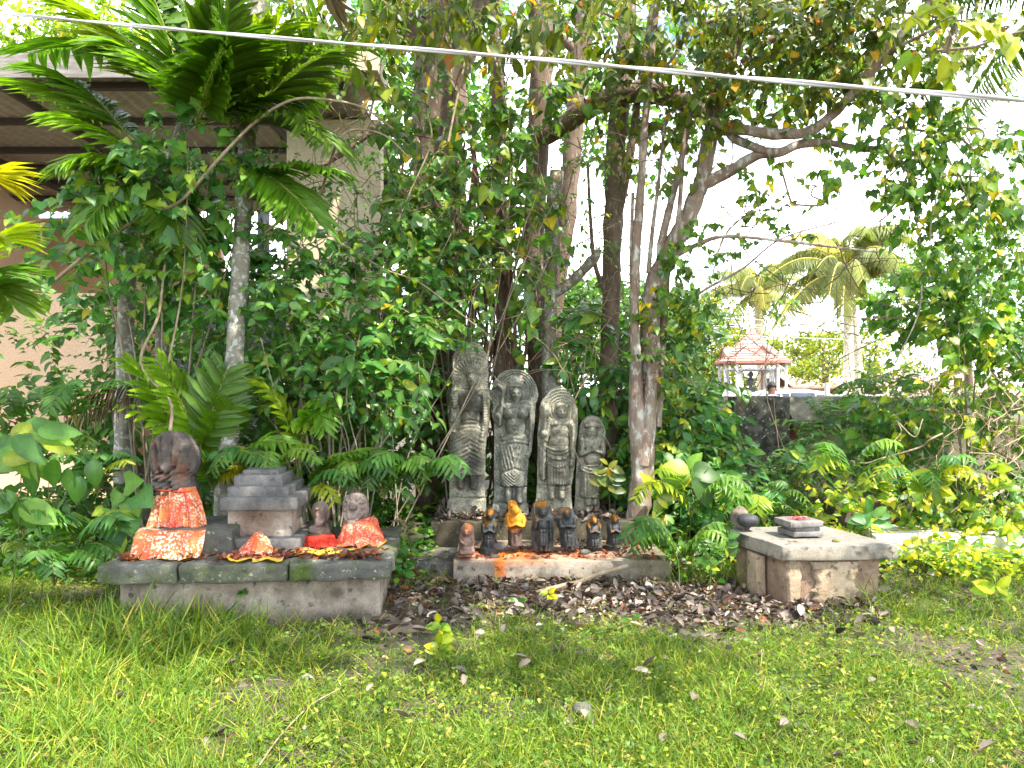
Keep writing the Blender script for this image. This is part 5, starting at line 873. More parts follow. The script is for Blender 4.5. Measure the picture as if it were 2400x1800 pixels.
pink = wtree('pink_barked_tree', 'foremost pink and white barked tree right of the steles, forking into a leaning limb', 'tree',
    [('trunk', [(1482, 1262, 7.25, 0.126), (1492, 1225, 7.25, 0.105), (1500, 1150, 7.25, 0.102), (1500, 1050, 7.25, 0.097), (1494, 950, 7.25, 0.071), (1490, 850, 7.25, 0.049), (1488, 700, 7.25, 0.042), (1494, 560, 7.25, 0.044), (1504, 420, 7.25, 0.038), (1512, 300, 7.25, 0.038), (1530, 100, 7.25, 0.034), (1550, -60, 7.25, 0.029)]),
     ('stem', [(1506, 1090, 7.20, 0.059), (1520, 980, 7.20, 0.050), (1526, 880, 7.20, 0.046), (1528, 800, 7.25, 0.042), (1540, 700, 7.30, 0.038)]),
     ('limb', [(1512, 1120, 7.32, 0.076), (1522, 900, 7.35, 0.084), (1530, 700, 7.35, 0.097), (1560, 610, 7.3, 0.101), (1608, 520, 7.25, 0.088), (1645, 430, 7.2, 0.076), (1665, 320, 7.2, 0.071), (1700, 180, 7.2, 0.059), (1760, 20, 7.2, 0.050), (1800, -90, 7.2, 0.042)]),
     ('stem', [(1540, 1000, 7.45, 0.038), (1548, 850, 7.45, 0.042), (1556, 720, 7.45, 0.046), (1562, 640, 7.42, 0.042)]),
     ('stem', [(1478, 1000, 7.28, 0.025), (1482, 800, 7.28, 0.022), (1480, 600, 7.28, 0.018), (1484, 450, 7.28, 0.017)]),
     ('branch', [(1545, 640, 7.3, 0.042), (1553, 560, 7.25, 0.038), (1572, 480, 7.2, 0.034), (1590, 410, 7.2, 0.029), (1610, 320, 7.2, 0.025), (1640, 180, 7.2, 0.017)]),
     ('branch', [(1575, 600, 7.2, 0.029), (1590, 520, 7.1, 0.025), (1598, 430, 7.1, 0.021), (1606, 300, 7.1, 0.017)]),
     ('branch', [(1520, 640, 7.3, 0.025), (1530, 540, 7.3, 0.021), (1545, 420, 7.3, 0.017), (1560, 280, 7.3, 0.013)]),
     ('branch', [(1650, 430, 7.2, 0.059), (1720, 395, 7.1, 0.050), (1780, 360, 7.0, 0.050), (1830, 355, 6.9, 0.042), (1880, 335, 6.9, 0.038), (1945, 333, 6.9, 0.034), (2010, 345, 6.8, 0.029), (2080, 352, 6.8, 0.025), (2110, 385, 6.8, 0.018)]),
     ('branch', [(1690, 270, 7.2, 0.038), (1720, 320, 7.0, 0.038), (1790, 350, 6.95, 0.038), (1815, 362, 6.9, 0.034)]),
     ('branch', [(1660, 280, 7.1, 0.042), (1740, 302, 6.9, 0.049), (1850, 312, 6.8, 0.049), (1910, 300, 6.7, 0.046), (1980, 240, 6.6, 0.046), (2040, 170, 6.5, 0.042), (2085, 105, 6.4, 0.040), (2150, 40, 6.3, 0.035), (2200, -20, 6.2, 0.030), (2400, -300, 5.8, 0.025)]),
     ('branch', [(1740, 145, 7.0, 0.034), (1790, 100, 6.9, 0.035), (1880, 60, 6.8, 0.034), (1960, 0, 6.7, 0.029), (2060, -90, 6.4, 0.025)]),
     ('branch', [(1565, 610, 7.2, 0.025), (1640, 570, 7.0, 0.022), (1700, 553, 6.9, 0.018), (1800, 560, 6.8, 0.015), (1930, 575, 6.7, 0.012), (2060, 590, 6.6, 0.008)]),
     ('branch', [(1600, 720, 7.2, 0.017), (1650, 680, 7.0, 0.013), (1740, 630, 6.9, 0.010), (1830, 560, 6.8, 0.008), (1960, 520, 6.7, 0.007)]),
     ('twig', [(1835, 400, 6.8, 0.010), (1855, 470, 6.8, 0.011), (1865, 478, 6.8, 0.010), (1925, 480, 6.8, 0.010), (1932, 470, 6.8, 0.008), (1905, 458, 6.8, 0.008), (1908, 440, 6.8, 0.008), (1915, 434, 6.8, 0.007), (1870, 432, 6.8, 0.005)]),
     ('twig', [(2110, 385, 6.8, 0.010), (2160, 420, 6.7, 0.008), (2230, 410, 6.7, 0.008), (2330, 415, 6.6, 0.007)]),
     ('twig', [(2085, 118, 6.4, 0.015), (2190, 65, 6.1, 0.013), (2260, 20, 6.0, 0.010)]), ('twig', [(2200, 115, 6.1, 0.012), (2290, 105, 6.0, 0.012), (2360, 80, 5.9, 0.010), (2450, 60, 5.8, 0.010)]),
     ('twig', [(2060, 520, 6.7, 0.007), (2140, 480, 6.7, 0.008), (2160, 700, 6.6, 0.007), (2100, 850, 6.6, 0.005)])], BARKP, sides=14)
# canopy of the fig and the pink-barked tree: several crowns
bush('leafy_branches', 'leafy crown of olive green fig foliage hanging over the top centre', 'branches', P(1050, -60, 8.6), [
    (P(850, 60, 7.6), (.7, .7, .38), 60), (P(960, 20, 7.2), (.4, .6, .25), 26), (P(1230, 10, 7.4), (.8, .6, .22), 44), (P(1450, 50, 7.2), (.7, .6, .35), 44), (P(900, -70, 6.5), (1.0, 1.0, .5), 50), (P(1300, -90, 6.5), (1.4, 1.0, .5), 80)],
    ELLIP, .15, 'olive', 7, .42, face=.5, hang=.55, stems=5, stemr=.03, parts=110, bark=BARK)
bush('leafy_branches', 'leafy branches of the pink-barked tree against the sky, top right', 'branches', P(1760, 20, 7.1), [
    (P(1640, 120, 7.0), (.65, .6, .55), 90), (P(1800, 70, 6.9), (.6, .6, .4), 90), (P(1900, 130, 6.8), (.7, .5, .40), 100), (P(2050, 60, 6.6), (.7, .5, .35), 80), (P(2250, 20, 6.6), (.6, .5, .3), 50), (P(1500, 260, 7.2), (.5, .4, .4), 40), (P(1700, 240, 7.0), (.35, .4, .2), 14), (P(1640, 330, 7.1), (.25, .4, .35), 18), (P(2080, 200, 6.6), (.5, .4, .3), 24), (P(1820, 230, 6.8), (.6, .4, .2), 18), (P(1900, -80, 6.2), (1.3, 1.0, .5), 120)],
    HEART, .085, 'olive', 7, .36, face=.6, hang=.7, stems=7, stemr=.02, parts=120, bark=BARKP)
bush('bright_spray', 'spray of large glowing yellow-green leaves near the cable, top right', 'branch', P(2210, 110, 4.4), [(P(2230, 90, 4.4), (.20, .15, .12), 5), (P(2190, 60, 4.4), (.12, .12, .08), 3)], HEART, .13, 'yellow', 5, .16, face=.9, hang=.9, stems=2, stemr=.008, parts=24, bark=VINE)
# overhanging canopy above the camera that shades the shrine
bush('leafy_branches', 'part of the tree canopy reaching over the clearing above the view', 'branches', (2.2, 3.6, 5.2), [
    ((-0.6, 3.4, 5.9), (1.2, 1.1, .7), 120), ((1.0, 2.9, 6.0), (1.4, 1.0, .7), 130), ((2.6, 4.2, 6.1), (1.1, 1.3, .7), 110), ((0.6, 4.6, 5.8), (1.4, 1.2, .6), 120), ((-1.9, 4.6, 5.9), (1.2, 1.2, .6), 70), ((2.0, 2.1, 6.0), (1.3, .55, .4), 80), ((6.2, 2.7, 6.1), (1.1, .5, .4), 60), ((4.0, 1.5, 6.1), (.4, .5, .3), 16)],
    ELLIP, .16, 'mid', 9, .55, stems=9, stemr=.05, bark=BARK)
# ---- vines and shrubs in front of the trunks
bush('climbing_vine', 'heart-leaved vine with yellowing leaves draped over the big fig trunk', 'vine', P(1080, 1000, 7.9) * [1, 1, 0], [
    (P(960, 260, 7.6), (.35, .4, .3), 20), (P(1130, 360, 7.5), (.7, .4, .35), 40), (P(1250, 235, 7.4), (.45, .3, .10), 16), (P(1050, 500, 7.6), (.7, .4, .5), 64), (P(1200, 540, 7.5), (.4, .3, .5), 34), (P(980, 640, 7.5), (.45, .4, .5), 40), (P(1130, 700, 7.7), (.5, .3, .4), 26), (P(960, 400, 7.6), (.3, .3, .4), 16)],
    HEART, .125, 'heart', 6, .36, face=.9, hang=.8, stems=8, stemr=.010, parts=170, mat=LEAFG)
bush('glossy_shrub', 'glossy green arching shrub filling the middle left before the cream wall', 'shrub', P(760, 1230, 7.2) * [1, 1, 0], [
    (P(620, 560, 7.0), (.5, .4, .3), 36), (P(740, 560, 7.0), (.4, .4, .3), 24), (P(700, 740, 6.9), (.9, .5, .5), 120), (P(880, 720, 7.0), (.7, .5, .6), 100), (P(560, 740, 7.0), (.5, .4, .4), 50), (P(930, 870, 7.3), (.28, .4, .55), 48), (P(780, 880, 6.9), (.8, .5, .35), 80), (P(850, 520, 7.1), (.4, .3, .3), 14), (P(1020, 760, 6.95), (.12, .2, .10), 6), (P(1020, 560, 7.2), (.3, .3, .4), 30)],
    OVATE, .115, 'glossy', 7, .36, face=.8, hang=.3, stems=12, stemr=.013, parts=260, mat=LEAFG, twigr=.0035)
bush('climbing_vine', 'grey-green vine tangle heaped over the areca palms at the upper left', 'vine', P(350, 1100, 6.9) * [1, 1, 0], [
    (P(430, 350, 6.3), (.42, .3, .22), 46), (P(330, 430, 6.4), (.4, .3, .3), 40), (P(260, 520, 6.6), (.45, .3, .35), 40), (P(400, 520, 6.5), (.5, .3, .3), 44), (P(300, 640, 6.7), (.5, .3, .4), 54), (P(480, 600, 6.7), (.4, .3, .4), 40), (P(150, 560, 6.5), (.4, .3, .2), 22), (P(540, 440, 6.5), (.3, .2, .25), 18)],
    HEART, .10, 'glossy', 6, .34, face=.8, hang=.6, stems=9, stemr=.011, parts=130)
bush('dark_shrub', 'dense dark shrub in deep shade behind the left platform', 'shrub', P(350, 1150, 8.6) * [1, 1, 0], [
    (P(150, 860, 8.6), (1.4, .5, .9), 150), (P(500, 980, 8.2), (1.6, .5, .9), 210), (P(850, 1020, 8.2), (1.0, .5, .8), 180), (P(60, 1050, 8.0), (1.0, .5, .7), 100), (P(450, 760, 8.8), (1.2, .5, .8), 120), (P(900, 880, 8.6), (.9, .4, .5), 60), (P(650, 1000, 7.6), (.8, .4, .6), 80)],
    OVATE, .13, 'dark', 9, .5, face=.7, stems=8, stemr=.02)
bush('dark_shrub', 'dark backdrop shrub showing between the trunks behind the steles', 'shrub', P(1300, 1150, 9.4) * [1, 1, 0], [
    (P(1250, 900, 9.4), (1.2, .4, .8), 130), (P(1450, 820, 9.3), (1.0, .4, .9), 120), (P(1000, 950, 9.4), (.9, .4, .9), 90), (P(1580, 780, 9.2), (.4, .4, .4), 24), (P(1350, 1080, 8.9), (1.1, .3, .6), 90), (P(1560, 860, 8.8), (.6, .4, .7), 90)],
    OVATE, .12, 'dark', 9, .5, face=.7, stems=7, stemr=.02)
bush('broadleaf_shrub', 'shrub with whorled oblong leaves between the short stele and pink-barked tree', 'shrub', P(1400, 1200, 7.9) * [1, 1, 0], [
    (P(1390, 830, 7.8), (.38, .25, .45), 22), (P(1370, 930, 7.8), (.25, .2, .18), 9), (P(1440, 980, 7.8), (.16, .2, .3), 10), (P(1330, 760, 8.0), (.25, .25, .25), 9)],
    ELLIP, .19, 'glossy', 7, .16, face=.7, hang=.3, stems=5, stemr=.012, parts=70, mat=LEAFG)
bush('wall_shrub', 'dense dark green shrub spilling over the wall pillar left of the gazebo', 'shrub', P(1620, 1200, 8.3) * [1, 1, 0], [
    (P(1560, 940, 8.4), (.42, .4, .30), 60), (P(1620, 1010, 8.2), (.32, .35, .25), 44), (P(1590, 1050, 8.0), (.55, .4, .6), 120), (P(1680, 1110, 7.8), (.35, .3, .35), 50), (P(1560, 1150, 7.7), (.5, .3, .4), 60), (P(1660, 1180, 7.4), (.5, .3, .2), 50)],
    OVATE, .13, 'glossy', 7, .36, face=.8, hang=.4, stems=7, stemr=.012, parts=90)
bush('small_leaf_creeper', 'bright small-leaved creeper beside the pink-barked trunk', 'creeper', P(1570, 1150, 7.7) * [1, 1, 0], [(P(1560, 1010, 7.7), (.30, .2, .40), 60), (P(1540, 1090, 7.6), (.25, .15, .25), 30), (P(1330, 1250, 7.3), (.01, .01, .01), 1)], HEART, .05, 'bright', 8, .22, face=1.0, hang=.4, stems=3, stemr=.005, parts=40)
bush('hanging_vine', 'curtain of dark heart-shaped leaves hanging against the sky, upper right', 'vine', P(2200, 300, 6.6), [
    (P(2150, 300, 6.6), (.30, .3, .25), 20), (P(2230, 380, 6.6), (.4, .3, .3), 56), (P(2330, 430, 6.6), (.35, .3, .35), 50), (P(2300, 560, 6.6), (.40, .3, .30), 44), (P(2250, 200, 6.6), (.4, .3, .2), 20), (P(2140, 440, 6.6), (.10, .2, .35), 12), (P(2160, 600, 6.6), (.10, .2, .40), 12), (P(2370, 620, 6.6), (.15, .3, .20), 10), (P(2000, 380, 6.8), (.4, .3, .12), 8), (P(1990, 470, 6.8), (.25, .3, .08), 4), (P(2060, 250, 6.7), (.3, .3, .15), 12)],
    HEART, .082, 'heart', 8, .30, face=.5, hang=1.0, stems=10, stemr=.009, parts=150)
bush('hanging_vine', 'thin dark vine with small leaves dangling before the far coconut palms', 'vine', P(1760, 500, 7.0), [
    (P(1620, 640, 7.0), (.25, .3, .5), 48), (P(1720, 500, 7.0), (.40, .3, .22), 16), (P(1650, 720, 7.0), (.12, .2, .30), 10), (P(1570, 800, 7.2), (.25, .3, .5), 60), (P(1850, 570, 6.9), (.3, .2, .08), 6), (P(1800, 420, 7.0), (.3, .3, .12), 8), (P(1800, 700, 6.9), (.05, .1, .30), 5)],
    HEART, .068, 'heart', 7, .26, face=.4, hang=.9, stems=6, stemr=.006, parts=80)
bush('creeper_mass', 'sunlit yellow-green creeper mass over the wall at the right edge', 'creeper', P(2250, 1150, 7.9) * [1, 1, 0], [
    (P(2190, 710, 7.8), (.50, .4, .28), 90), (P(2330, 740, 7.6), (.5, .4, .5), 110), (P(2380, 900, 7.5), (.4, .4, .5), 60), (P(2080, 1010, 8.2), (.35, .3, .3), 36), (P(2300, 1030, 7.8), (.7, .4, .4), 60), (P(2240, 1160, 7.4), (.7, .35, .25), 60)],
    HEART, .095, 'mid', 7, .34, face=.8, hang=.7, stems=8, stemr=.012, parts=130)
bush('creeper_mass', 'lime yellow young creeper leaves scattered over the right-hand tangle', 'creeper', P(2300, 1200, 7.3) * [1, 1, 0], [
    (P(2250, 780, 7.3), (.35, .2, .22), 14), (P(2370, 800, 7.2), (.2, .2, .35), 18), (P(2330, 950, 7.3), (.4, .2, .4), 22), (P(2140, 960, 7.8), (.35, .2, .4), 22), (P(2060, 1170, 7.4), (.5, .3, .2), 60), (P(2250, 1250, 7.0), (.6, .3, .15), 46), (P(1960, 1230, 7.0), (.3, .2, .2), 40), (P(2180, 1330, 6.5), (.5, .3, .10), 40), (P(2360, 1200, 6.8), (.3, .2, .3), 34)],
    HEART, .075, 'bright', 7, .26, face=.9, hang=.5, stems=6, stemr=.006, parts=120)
bush('coping_creeper', 'fern-like creeper trailing over the sloping wall coping', 'creeper', P(2000, 1200, 8.8) * [1, 1, 0], [(P(2060, 930, 9.1), (.40, .3, .25), 60), (P(1990, 1020, 8.9), (.5, .3, .4), 90), (P(2180, 960, 8.6), (.5, .3, .3), 70), (P(1930, 1110, 8.4), (.6, .3, .3), 60), (P(1800, 1140, 8.2), (.6, .3, .25), 44), (P(1760, 1180, 7.6), (.4, .3, .15), 34)], FERNL, .12, 'mid', 10, .34, face=.7, stems=5, stemr=.008, parts=60)
bush('broadleaf_shrub', 'light green oblong-leaved sprigs poking from the middle-left shrub', 'shrub', P(820, 1230, 6.8) * [1, 1, 0], [(P(600, 800, 6.5), (.5, .3, .4), 12), (P(900, 800, 6.6), (.5, .3, .5), 16), (P(760, 660, 6.6), (.6, .3, .4), 12), (P(850, 940, 6.6), (.5, .3, .3), 12)], ELLIP, .14, 'mid', 5, .26, face=.9, hang=.5, stems=5, stemr=.007, parts=50)
bush('small_leaf_creeper', 'fine small-leaved creeper laced through the vines left of the fig trunk', 'creeper', P(900, 1100, 7.0) * [1, 1, 0], [(P(860, 420, 6.9), (.4, .3, .5), 50), (P(640, 450, 6.7), (.4, .3, .3), 30), (P(1080, 620, 7.2), (.3, .3, .6), 40), (P(1330, 520, 7.6), (.4, .3, .5), 36), (P(1400, 300, 7.4), (.5, .3, .4), 40)], OVATE, .05, 'mid', 10, .3, face=.8, hang=.5, stems=6, stemr=.005)
# tangled dry stems at the right
tg = thing('dry_vine_tangle', 'tangle of leafless pale pinkish vine stems over the wall at the right edge', 'vine', P(2300, 1150, 7.3) * [1, 1, 0])
for k in range(90):
    x, y = R.uniform(2170, 2430), R.uniform(850, 1180); a_ = R.uniform(-1.2, 1.2); l_ = R.uniform(60, 220); d = R.uniform(6.9, 7.5); pts = [P(x + math.sin(a_) * l_ * s + R.normal() * 14, y + math.cos(a_) * l_ * s * .9 + R.normal() * 12, d + R.normal() * .08) for s in np.linspace(0, 1, 6)]
    g = Geo(); r_ = R.choice([.0028, .005, .010], p=[.55, .38, .07]); tube(g, pts, [r_, r_ * .7], 5, (1.5, 1.3, 1.25)); g.build('stem', VINE, tg)
# arching bare stems over the left and middle
for lb, pts, r0 in (('long pale arching stem sweeping from the left wall up across the palms', [(130, 655, 6.4), (220, 580, 6.3), (330, 505, 6.2), (420, 470, 6.2), (520, 360, 6.1), (600, 280, 6.1), (680, 232, 6.1), (760, 230, 6.2), (850, 250, 6.4), (920, 300, 6.6)], .016),
                ('grey arching stem before the cream wall, upper middle', [(620, 545, 6.6), (700, 480, 6.6), (745, 455, 6.6), (760, 420, 6.6), (790, 330, 6.6), (830, 302, 6.6), (900, 315, 6.6), (960, 370, 6.6)], .014),
                ('white thin stem falling past the shrub towards the tall stele', [(800, 570, 6.7), (900, 630, 6.7), (980, 660, 6.7), (1060, 720, 6.7), (1150, 790, 6.7)], .009), ('pale upright stem left of the fig trunk, crossing the cable', [(1050, 330, 7.0), (1100, 60, 7.0), (1060, 20, 7.0), (1030, 120, 7.0), (1000, 240, 7.0), (1010, 330, 7.0), (960, 450, 7.0), (890, 620, 7.0)], .011),
                ('bent brown stem rising behind the large serpent idol', [(400, 1010, 6.0), (398, 940, 6.1), (330, 850, 6.2), (370, 740, 6.3), (385, 620, 6.4), (400, 540, 6.4), (420, 500, 6.4)], .014), ('curved dry stem low at the right of the wall pillar', [(2050, 1130, 8.0), (2075, 1080, 8.0), (2120, 1040, 8.0), (2150, 1000, 8.0)], .014)):
    g = Geo(); tube(g, [P(*p) for p in pts], [r0, r0 * .8, r0 * .5], 7, (1.15, 1.1, 1.0)); tag(g.build('woody_stem', VINE), lb, 'stem', 'bare arching stems')
ws = thing('twig_tangle', 'maze of thin bare twigs woven through the trunks and sky gaps', 'twigs', P(1300, 600, 7.6))
g = Geo(); n = 760; x = R.uniform(640, 2380, n); y = R.uniform(60, 900, n); d = R.uniform(7.0, 8.2, n); A = np.stack([(x - 1200) / FOC * d, d, 1.5 + (920 - y) / FOC * d], 1); dd = rdir(n, .1) * [1, .3, 1]; t_ = np.linspace(0, 1, 7)[None, :, None]; L_ = R.uniform(.3, 1.1, (n, 1, 1))
cur = A[:, None] + dd[:, None] * L_ * t_ + R.normal(size=(n, 1, 3)) * .18 * t_ * (1 - t_) * 3 - np.array([0, 0, .25]) * t_ ** 2 * L_ + R.normal(size=(n, 7, 3)) * .008
tubes(g, cur, np.broadcast_to(np.linspace(.005, .002, 7), (n, 7)) * R.uniform(.6, 1.5, (n, 1)), 3, np.array([[.7, .62, .55]])); g.build('twigs', VINE, ws, kind='stuff')
ws['kind'] = 'stuff'

# ============================================================ PALMS
def areca(label, trunk, fronds, D):
    r = wtree('areca_palm', label, 'palm', [('trunk', trunk)], BARKG, 'areca palms at the left')
    for f in fronds:
        (x0, y0), (x1, y1), (x2, y2), ll, pal = f[:5]; dz = f[5] if len(f) > 5 else -.4
        frond(r, P(x0, y0, D), P(x1, y1, D + dz * .5), P(x2, y2, D + dz), n=32, ll=ll, lw=.85, pal=pal, lift=.3)
    return r
areca('lichen-spotted areca palm behind the stepped altar, with drooping fronds', [(530, 1205, 6.42, .095), (534, 1050, 6.42, .082), (548, 850, 6.45, .076), (560, 650, 6.5, .072), (575, 400, 6.6, .074), (585, 200, 6.7, .074), (600, -60, 6.8, .072)],
    [((530, 330), (560, 160), (650, 60), .62, 'palm'), ((540, 320), (630, 190), (760, 120), .62, 'palm'), ((560, 380), (650, 400), (740, 520), .50, 'palm'), ((545, 300), (700, 230), (770, 330), .55, 'palmdark'), ((520, 260), (500, 80), (540, -60), .60, 'palm'), ((560, 420), (690, 360), (790, 400), .40, 'palm'), ((600, 250), (720, 180), (740, 60), .5, 'palmdark', .3)], 6.6)
areca('areca palm at left with an upright fan of bright fronds over the shed roof', [(372, 1130, 7.1, .07), (378, 850, 7.1, .06), (380, 600, 7.1, .055), (395, 400, 7.1, .06), (440, 250, 7.1, .06)],
    [((455, 300), (480, 180), (530, 90), .62, 'palm', -.6), ((455, 300), (520, 160), (500, 40), .58, 'palm', -.5), ((440, 290), (380, 140), (240, 100), .60, 'palmdark', -.3), ((430, 280), (330, 110), (180, 10), .62, 'palm', .2), ((440, 280), (400, 80), (330, -70), .62, 'palm', 0), ((450, 300), (580, 230), (690, 230), .5, 'palmdark', .3), ((430, 240), (280, 60), (60, 120), .55, 'palmdark', .5), ((440, 200), (440, 40), (430, -90), .6, 'palmdark', .6), ((400, 200), (250, 20), (90, -20), .55, 'palm', .4)], 6.3)
areca('vine-wrapped areca palm near the tan wall, fronds spreading left', [(290, 1130, 7.2, .09), (292, 850, 7.2, .08), (300, 600, 7.2, .075), (310, 420, 7.2, .08), (315, 330, 7.2, .075)],
    [((325, 380), (250, 300), (140, 270), .55, 'palm', -.3), ((325, 400), (240, 350), (150, 380), .50, 'palm', -.4), ((330, 410), (270, 430), (200, 520), .45, 'palm', -.4), ((320, 360), (230, 190), (80, 160), .5, 'palmdark', .1), ((340, 420), (400, 440), (420, 560), .42, 'palm', -.3), ((315, 330), (200, 230), (40, 190), .48, 'palm', .3)], 6.5)
# low fronds (young palms)
def clump(name, label, base, fr, tm=LANCE, cat='palm', n=20, lw=1.4, lift=.3, mat=None, group=None, ang=.6, sag=.2, rr=.006):
    r = thing(name, label, cat, base, group)
    for f in fr:
        a, b_, c_, ll, pal = f; frond(r, P(*a), P(*b_), P(*c_), n=n, ll=ll, lw=lw, pal=pal, tm=tm, lift=lift, mat=mat, ang=ang, sagl=sag, rr=rr)
    return r
clump('young_palm', 'young areca palm with stiff green fronds just behind the large serpent idol', P(450, 1180, 6.5) * [1, 1, 0], [((430, 1100, 6.5), (390, 930, 6.4), (300, 850, 6.3), .36, 'palm'), ((470, 1090, 6.4), (450, 960, 6.3), (370, 850, 6.2), .34, 'palm'), ((465, 1060, 6.4), (500, 960, 6.3), (530, 870, 6.3), .34, 'palm'), ((440, 1100, 6.5), (520, 1000, 6.4), (540, 960, 6.3), .30, 'palmdark')], n=17, lw=1.5, group='young palms')
clump('young_palm', 'yellow-green palm frond at the left edge, close and brightly lit', P(-90, 1300, 5.0) * [1, 1, 0], [((-120, 820, 5.0), (-70, 620, 4.9), (0, 640, 4.8), .42, 'bright'), ((-120, 760, 5.0), (-40, 540, 4.9), (10, 560, 4.9), .40, 'bright'), ((-100, 500, 5.0), (-60, 390, 5.0), (-20, 420, 5.0), .40, 'bright'), ((-120, 700, 5.2), (-40, 620, 5.1), (30, 720, 5.0), .36, 'palm')], n=26, lw=1.2, group='young palms')
clump('young_palm', 'young palm with splayed bright fronds between altar and tall steles', P(830, 1200, 6.3) * [1, 1, 0], [((740, 1150, 6.2), (760, 1060, 6.2), (870, 1055, 6.0), .27, 'bright'), ((600, 1130, 6.3), (560, 1000, 6.2), (680, 1040, 6.1), .22, 'bright'), ((560, 1130, 6.3), (580, 1060, 6.2), (520, 1110, 6.1), .2, 'bright'), ((700, 1120, 6.5), (680, 930, 6.4), (600, 900, 6.3), .26, 'palm'), ((690, 1100, 6.5), (730, 900, 6.4), (760, 1000, 6.3), .28, 'palm')], n=15, lw=1.5, group='young palms')
clump('feather_leaf_plant', 'plant with paired glossy leaflets hanging behind the altar, lit yellow-green', P(680, 1150, 6.7) * [1, 1, 0], [((720, 1060, 6.6), (640, 900, 6.5), (620, 960, 6.4), .17, 'bright'), ((720, 1060, 6.6), (700, 880, 6.5), (780, 960, 6.4), .17, 'palm'), ((700, 1050, 6.6), (620, 850, 6.5), (500, 880, 6.4), .20, 'palm'), ((700, 1050, 6.6), (660, 940, 6.4), (760, 1010, 6.3), .16, 'bright'), ((450, 1100, 6.4), (420, 980, 6.3), (280, 950, 6.2), .18, 'bright')], tm=ELLIP, n=9, lw=.95, lift=.1, ang=.35)
FF = [('left of the large serpent idol, low', 230, 1120), ('at the left edge below the big leaves', 60, 1220), ('beside the platform left end', 190, 1250), ('between altar and small cobra stone', 700, 1160), ('right of the fan-hooded idol', 900, 1130), ('left of the tallest stele foot', 985, 1120), ('behind the stepped altar', 620, 1100), ('right of the large serpent idol', 500, 1110), ('lower left corner bank', 130, 1330), ('under the wall shrub', 1620, 1170), ('left of the right pedestal', 1590, 1280), ('beside the mossy coping', 1980, 1090), ('in the sunlit bank at right', 2170, 1130), ('behind the round grinding stone', 1790, 1190), ('at the far left middle', 90, 1080), ('below the cream wall', 800, 1120), ('between the vine heap and left wall', 180, 960)]
for k, (w_, x, y) in enumerate(FF):
    D = 6.2 if x < 1100 else 7.0
    if y > 1180 and x < 300: D = 5.5
    if x in (1590,): D = 6.3
    fr = []
    for j in range(7):
        a_ = R.uniform(-1.4, 1.4); l_ = R.uniform(90, 150); d1 = D - R.uniform(0, .4); fr.append(((x, y + 40, D), (x + math.sin(a_) * l_ * .5, y + 10 - l_ * .8, d1), (x + math.sin(a_) * l_ * 1.0, y - l_ * .25 + R.uniform(-30, 40), d1 - .15), R.uniform(.12, .19), R.choice(['mid', 'glossy', 'mid', 'bright'] if k % 3 == 0 or x > 1900 else ['mid', 'glossy', 'dark'])))
    clump('fern', 'fern clump ' + w_, P(x, 920, D) * [1, 1, 0], fr, tm=FERNL, cat='fern', n=11, lw=1.0, lift=.05, group='ferns', ang=.45, sag=.25, rr=.004)
# ============================================================ LARGE-LEAF PLANTS: every leaf its own part
def bigleaf(name, label, base, leaves, pal, mat=LEAFG, tm=BIG, stem=True, group=None, cat='plant'):
    """leaves: (px, py, depth, tip px, tip py, width factor)"""
    r = thing(name, label, cat, base, group); b = np.array(base, float)
    for (x, y, d, tx, ty, wf) in leaves:
        a = P(x, y, d); t = P(tx, ty, d - .05); v = t - a; s = np.linalg.norm(v)
        nr = nrm(np.array([R.normal() * .3, -.95, .5 + .2 * R.normal()])); M = frames(a[None], v[None], nr[None], [s], [wf]); g = Geo(); inst(g, tm, M, tints(pal, 1)); g.build('leaf', mat, r)
    if stem:
        xs_ = np.mean([P(l[0], l[1], l[2]) for l in leaves], 0); g = Geo(); tube(g, [b, (b + xs_) / 2 + [.02, .03, 0], xs_ + [0, .03, 0]], [.0045, .003], 6, (.3, .45, .2)); g.build('stem', VINE, r)
    return r
bigleaf('broadleaf_seedling', 'seedling with big ribbed leaves right of the pink-barked trunk', P(1610, 1260, 6.9) * [1, 1, 0], [(1618, 1112, 6.9, 1540, 1130, 1.3), (1615, 1105, 6.9, 1560, 1082, 1.5), (1625, 1112, 6.85, 1695, 1112, 1.2), (1625, 1105, 6.9, 1660, 1085, 1.6), (1622, 1122, 6.8, 1680, 1185, 1.1), (1620, 1108, 6.95, 1575, 1140, 1.3), (1612, 1100, 7.0, 1640, 1060, 1.2)], 'heart', LEAF)
bigleaf('broadleaf_seedling', 'slim seedling with yellowing leaves close to the pink-barked trunk foot', P(1535, 1260, 6.8) * [1, 1, 0], [(1533, 1140, 6.8, 1505, 1110, 1.0), (1535, 1140, 6.8, 1570, 1148, 1.0), (1538, 1155, 6.8, 1590, 1170, .9), (1538, 1158, 6.8, 1566, 1190, .9), (1533, 1170, 6.8, 1548, 1200, .9), (1530, 1195, 6.8, 1536, 1220, .9), (1530, 1205, 6.8, 1528, 1236, 1.0), (1536, 1212, 6.8, 1560, 1232, .9)], 'yellow')
lv = []
for k in range(26):
    x, y = R.uniform(-20, 110), R.uniform(970, 1100); a_ = R.uniform(-.6, 1.9); l_ = R.uniform(60, 85); lv.append((x, y, R.uniform(4.7, 5.2), x + math.cos(a_) * l_, y + math.sin(a_) * l_, R.uniform(.85, 1.05)))
bigleaf('broadleaf_bush', 'bush of large oval dark green leaves at the left edge', P(20, 1300, 5.0) * [1, 1, 0], lv, 'mid', LEAF)
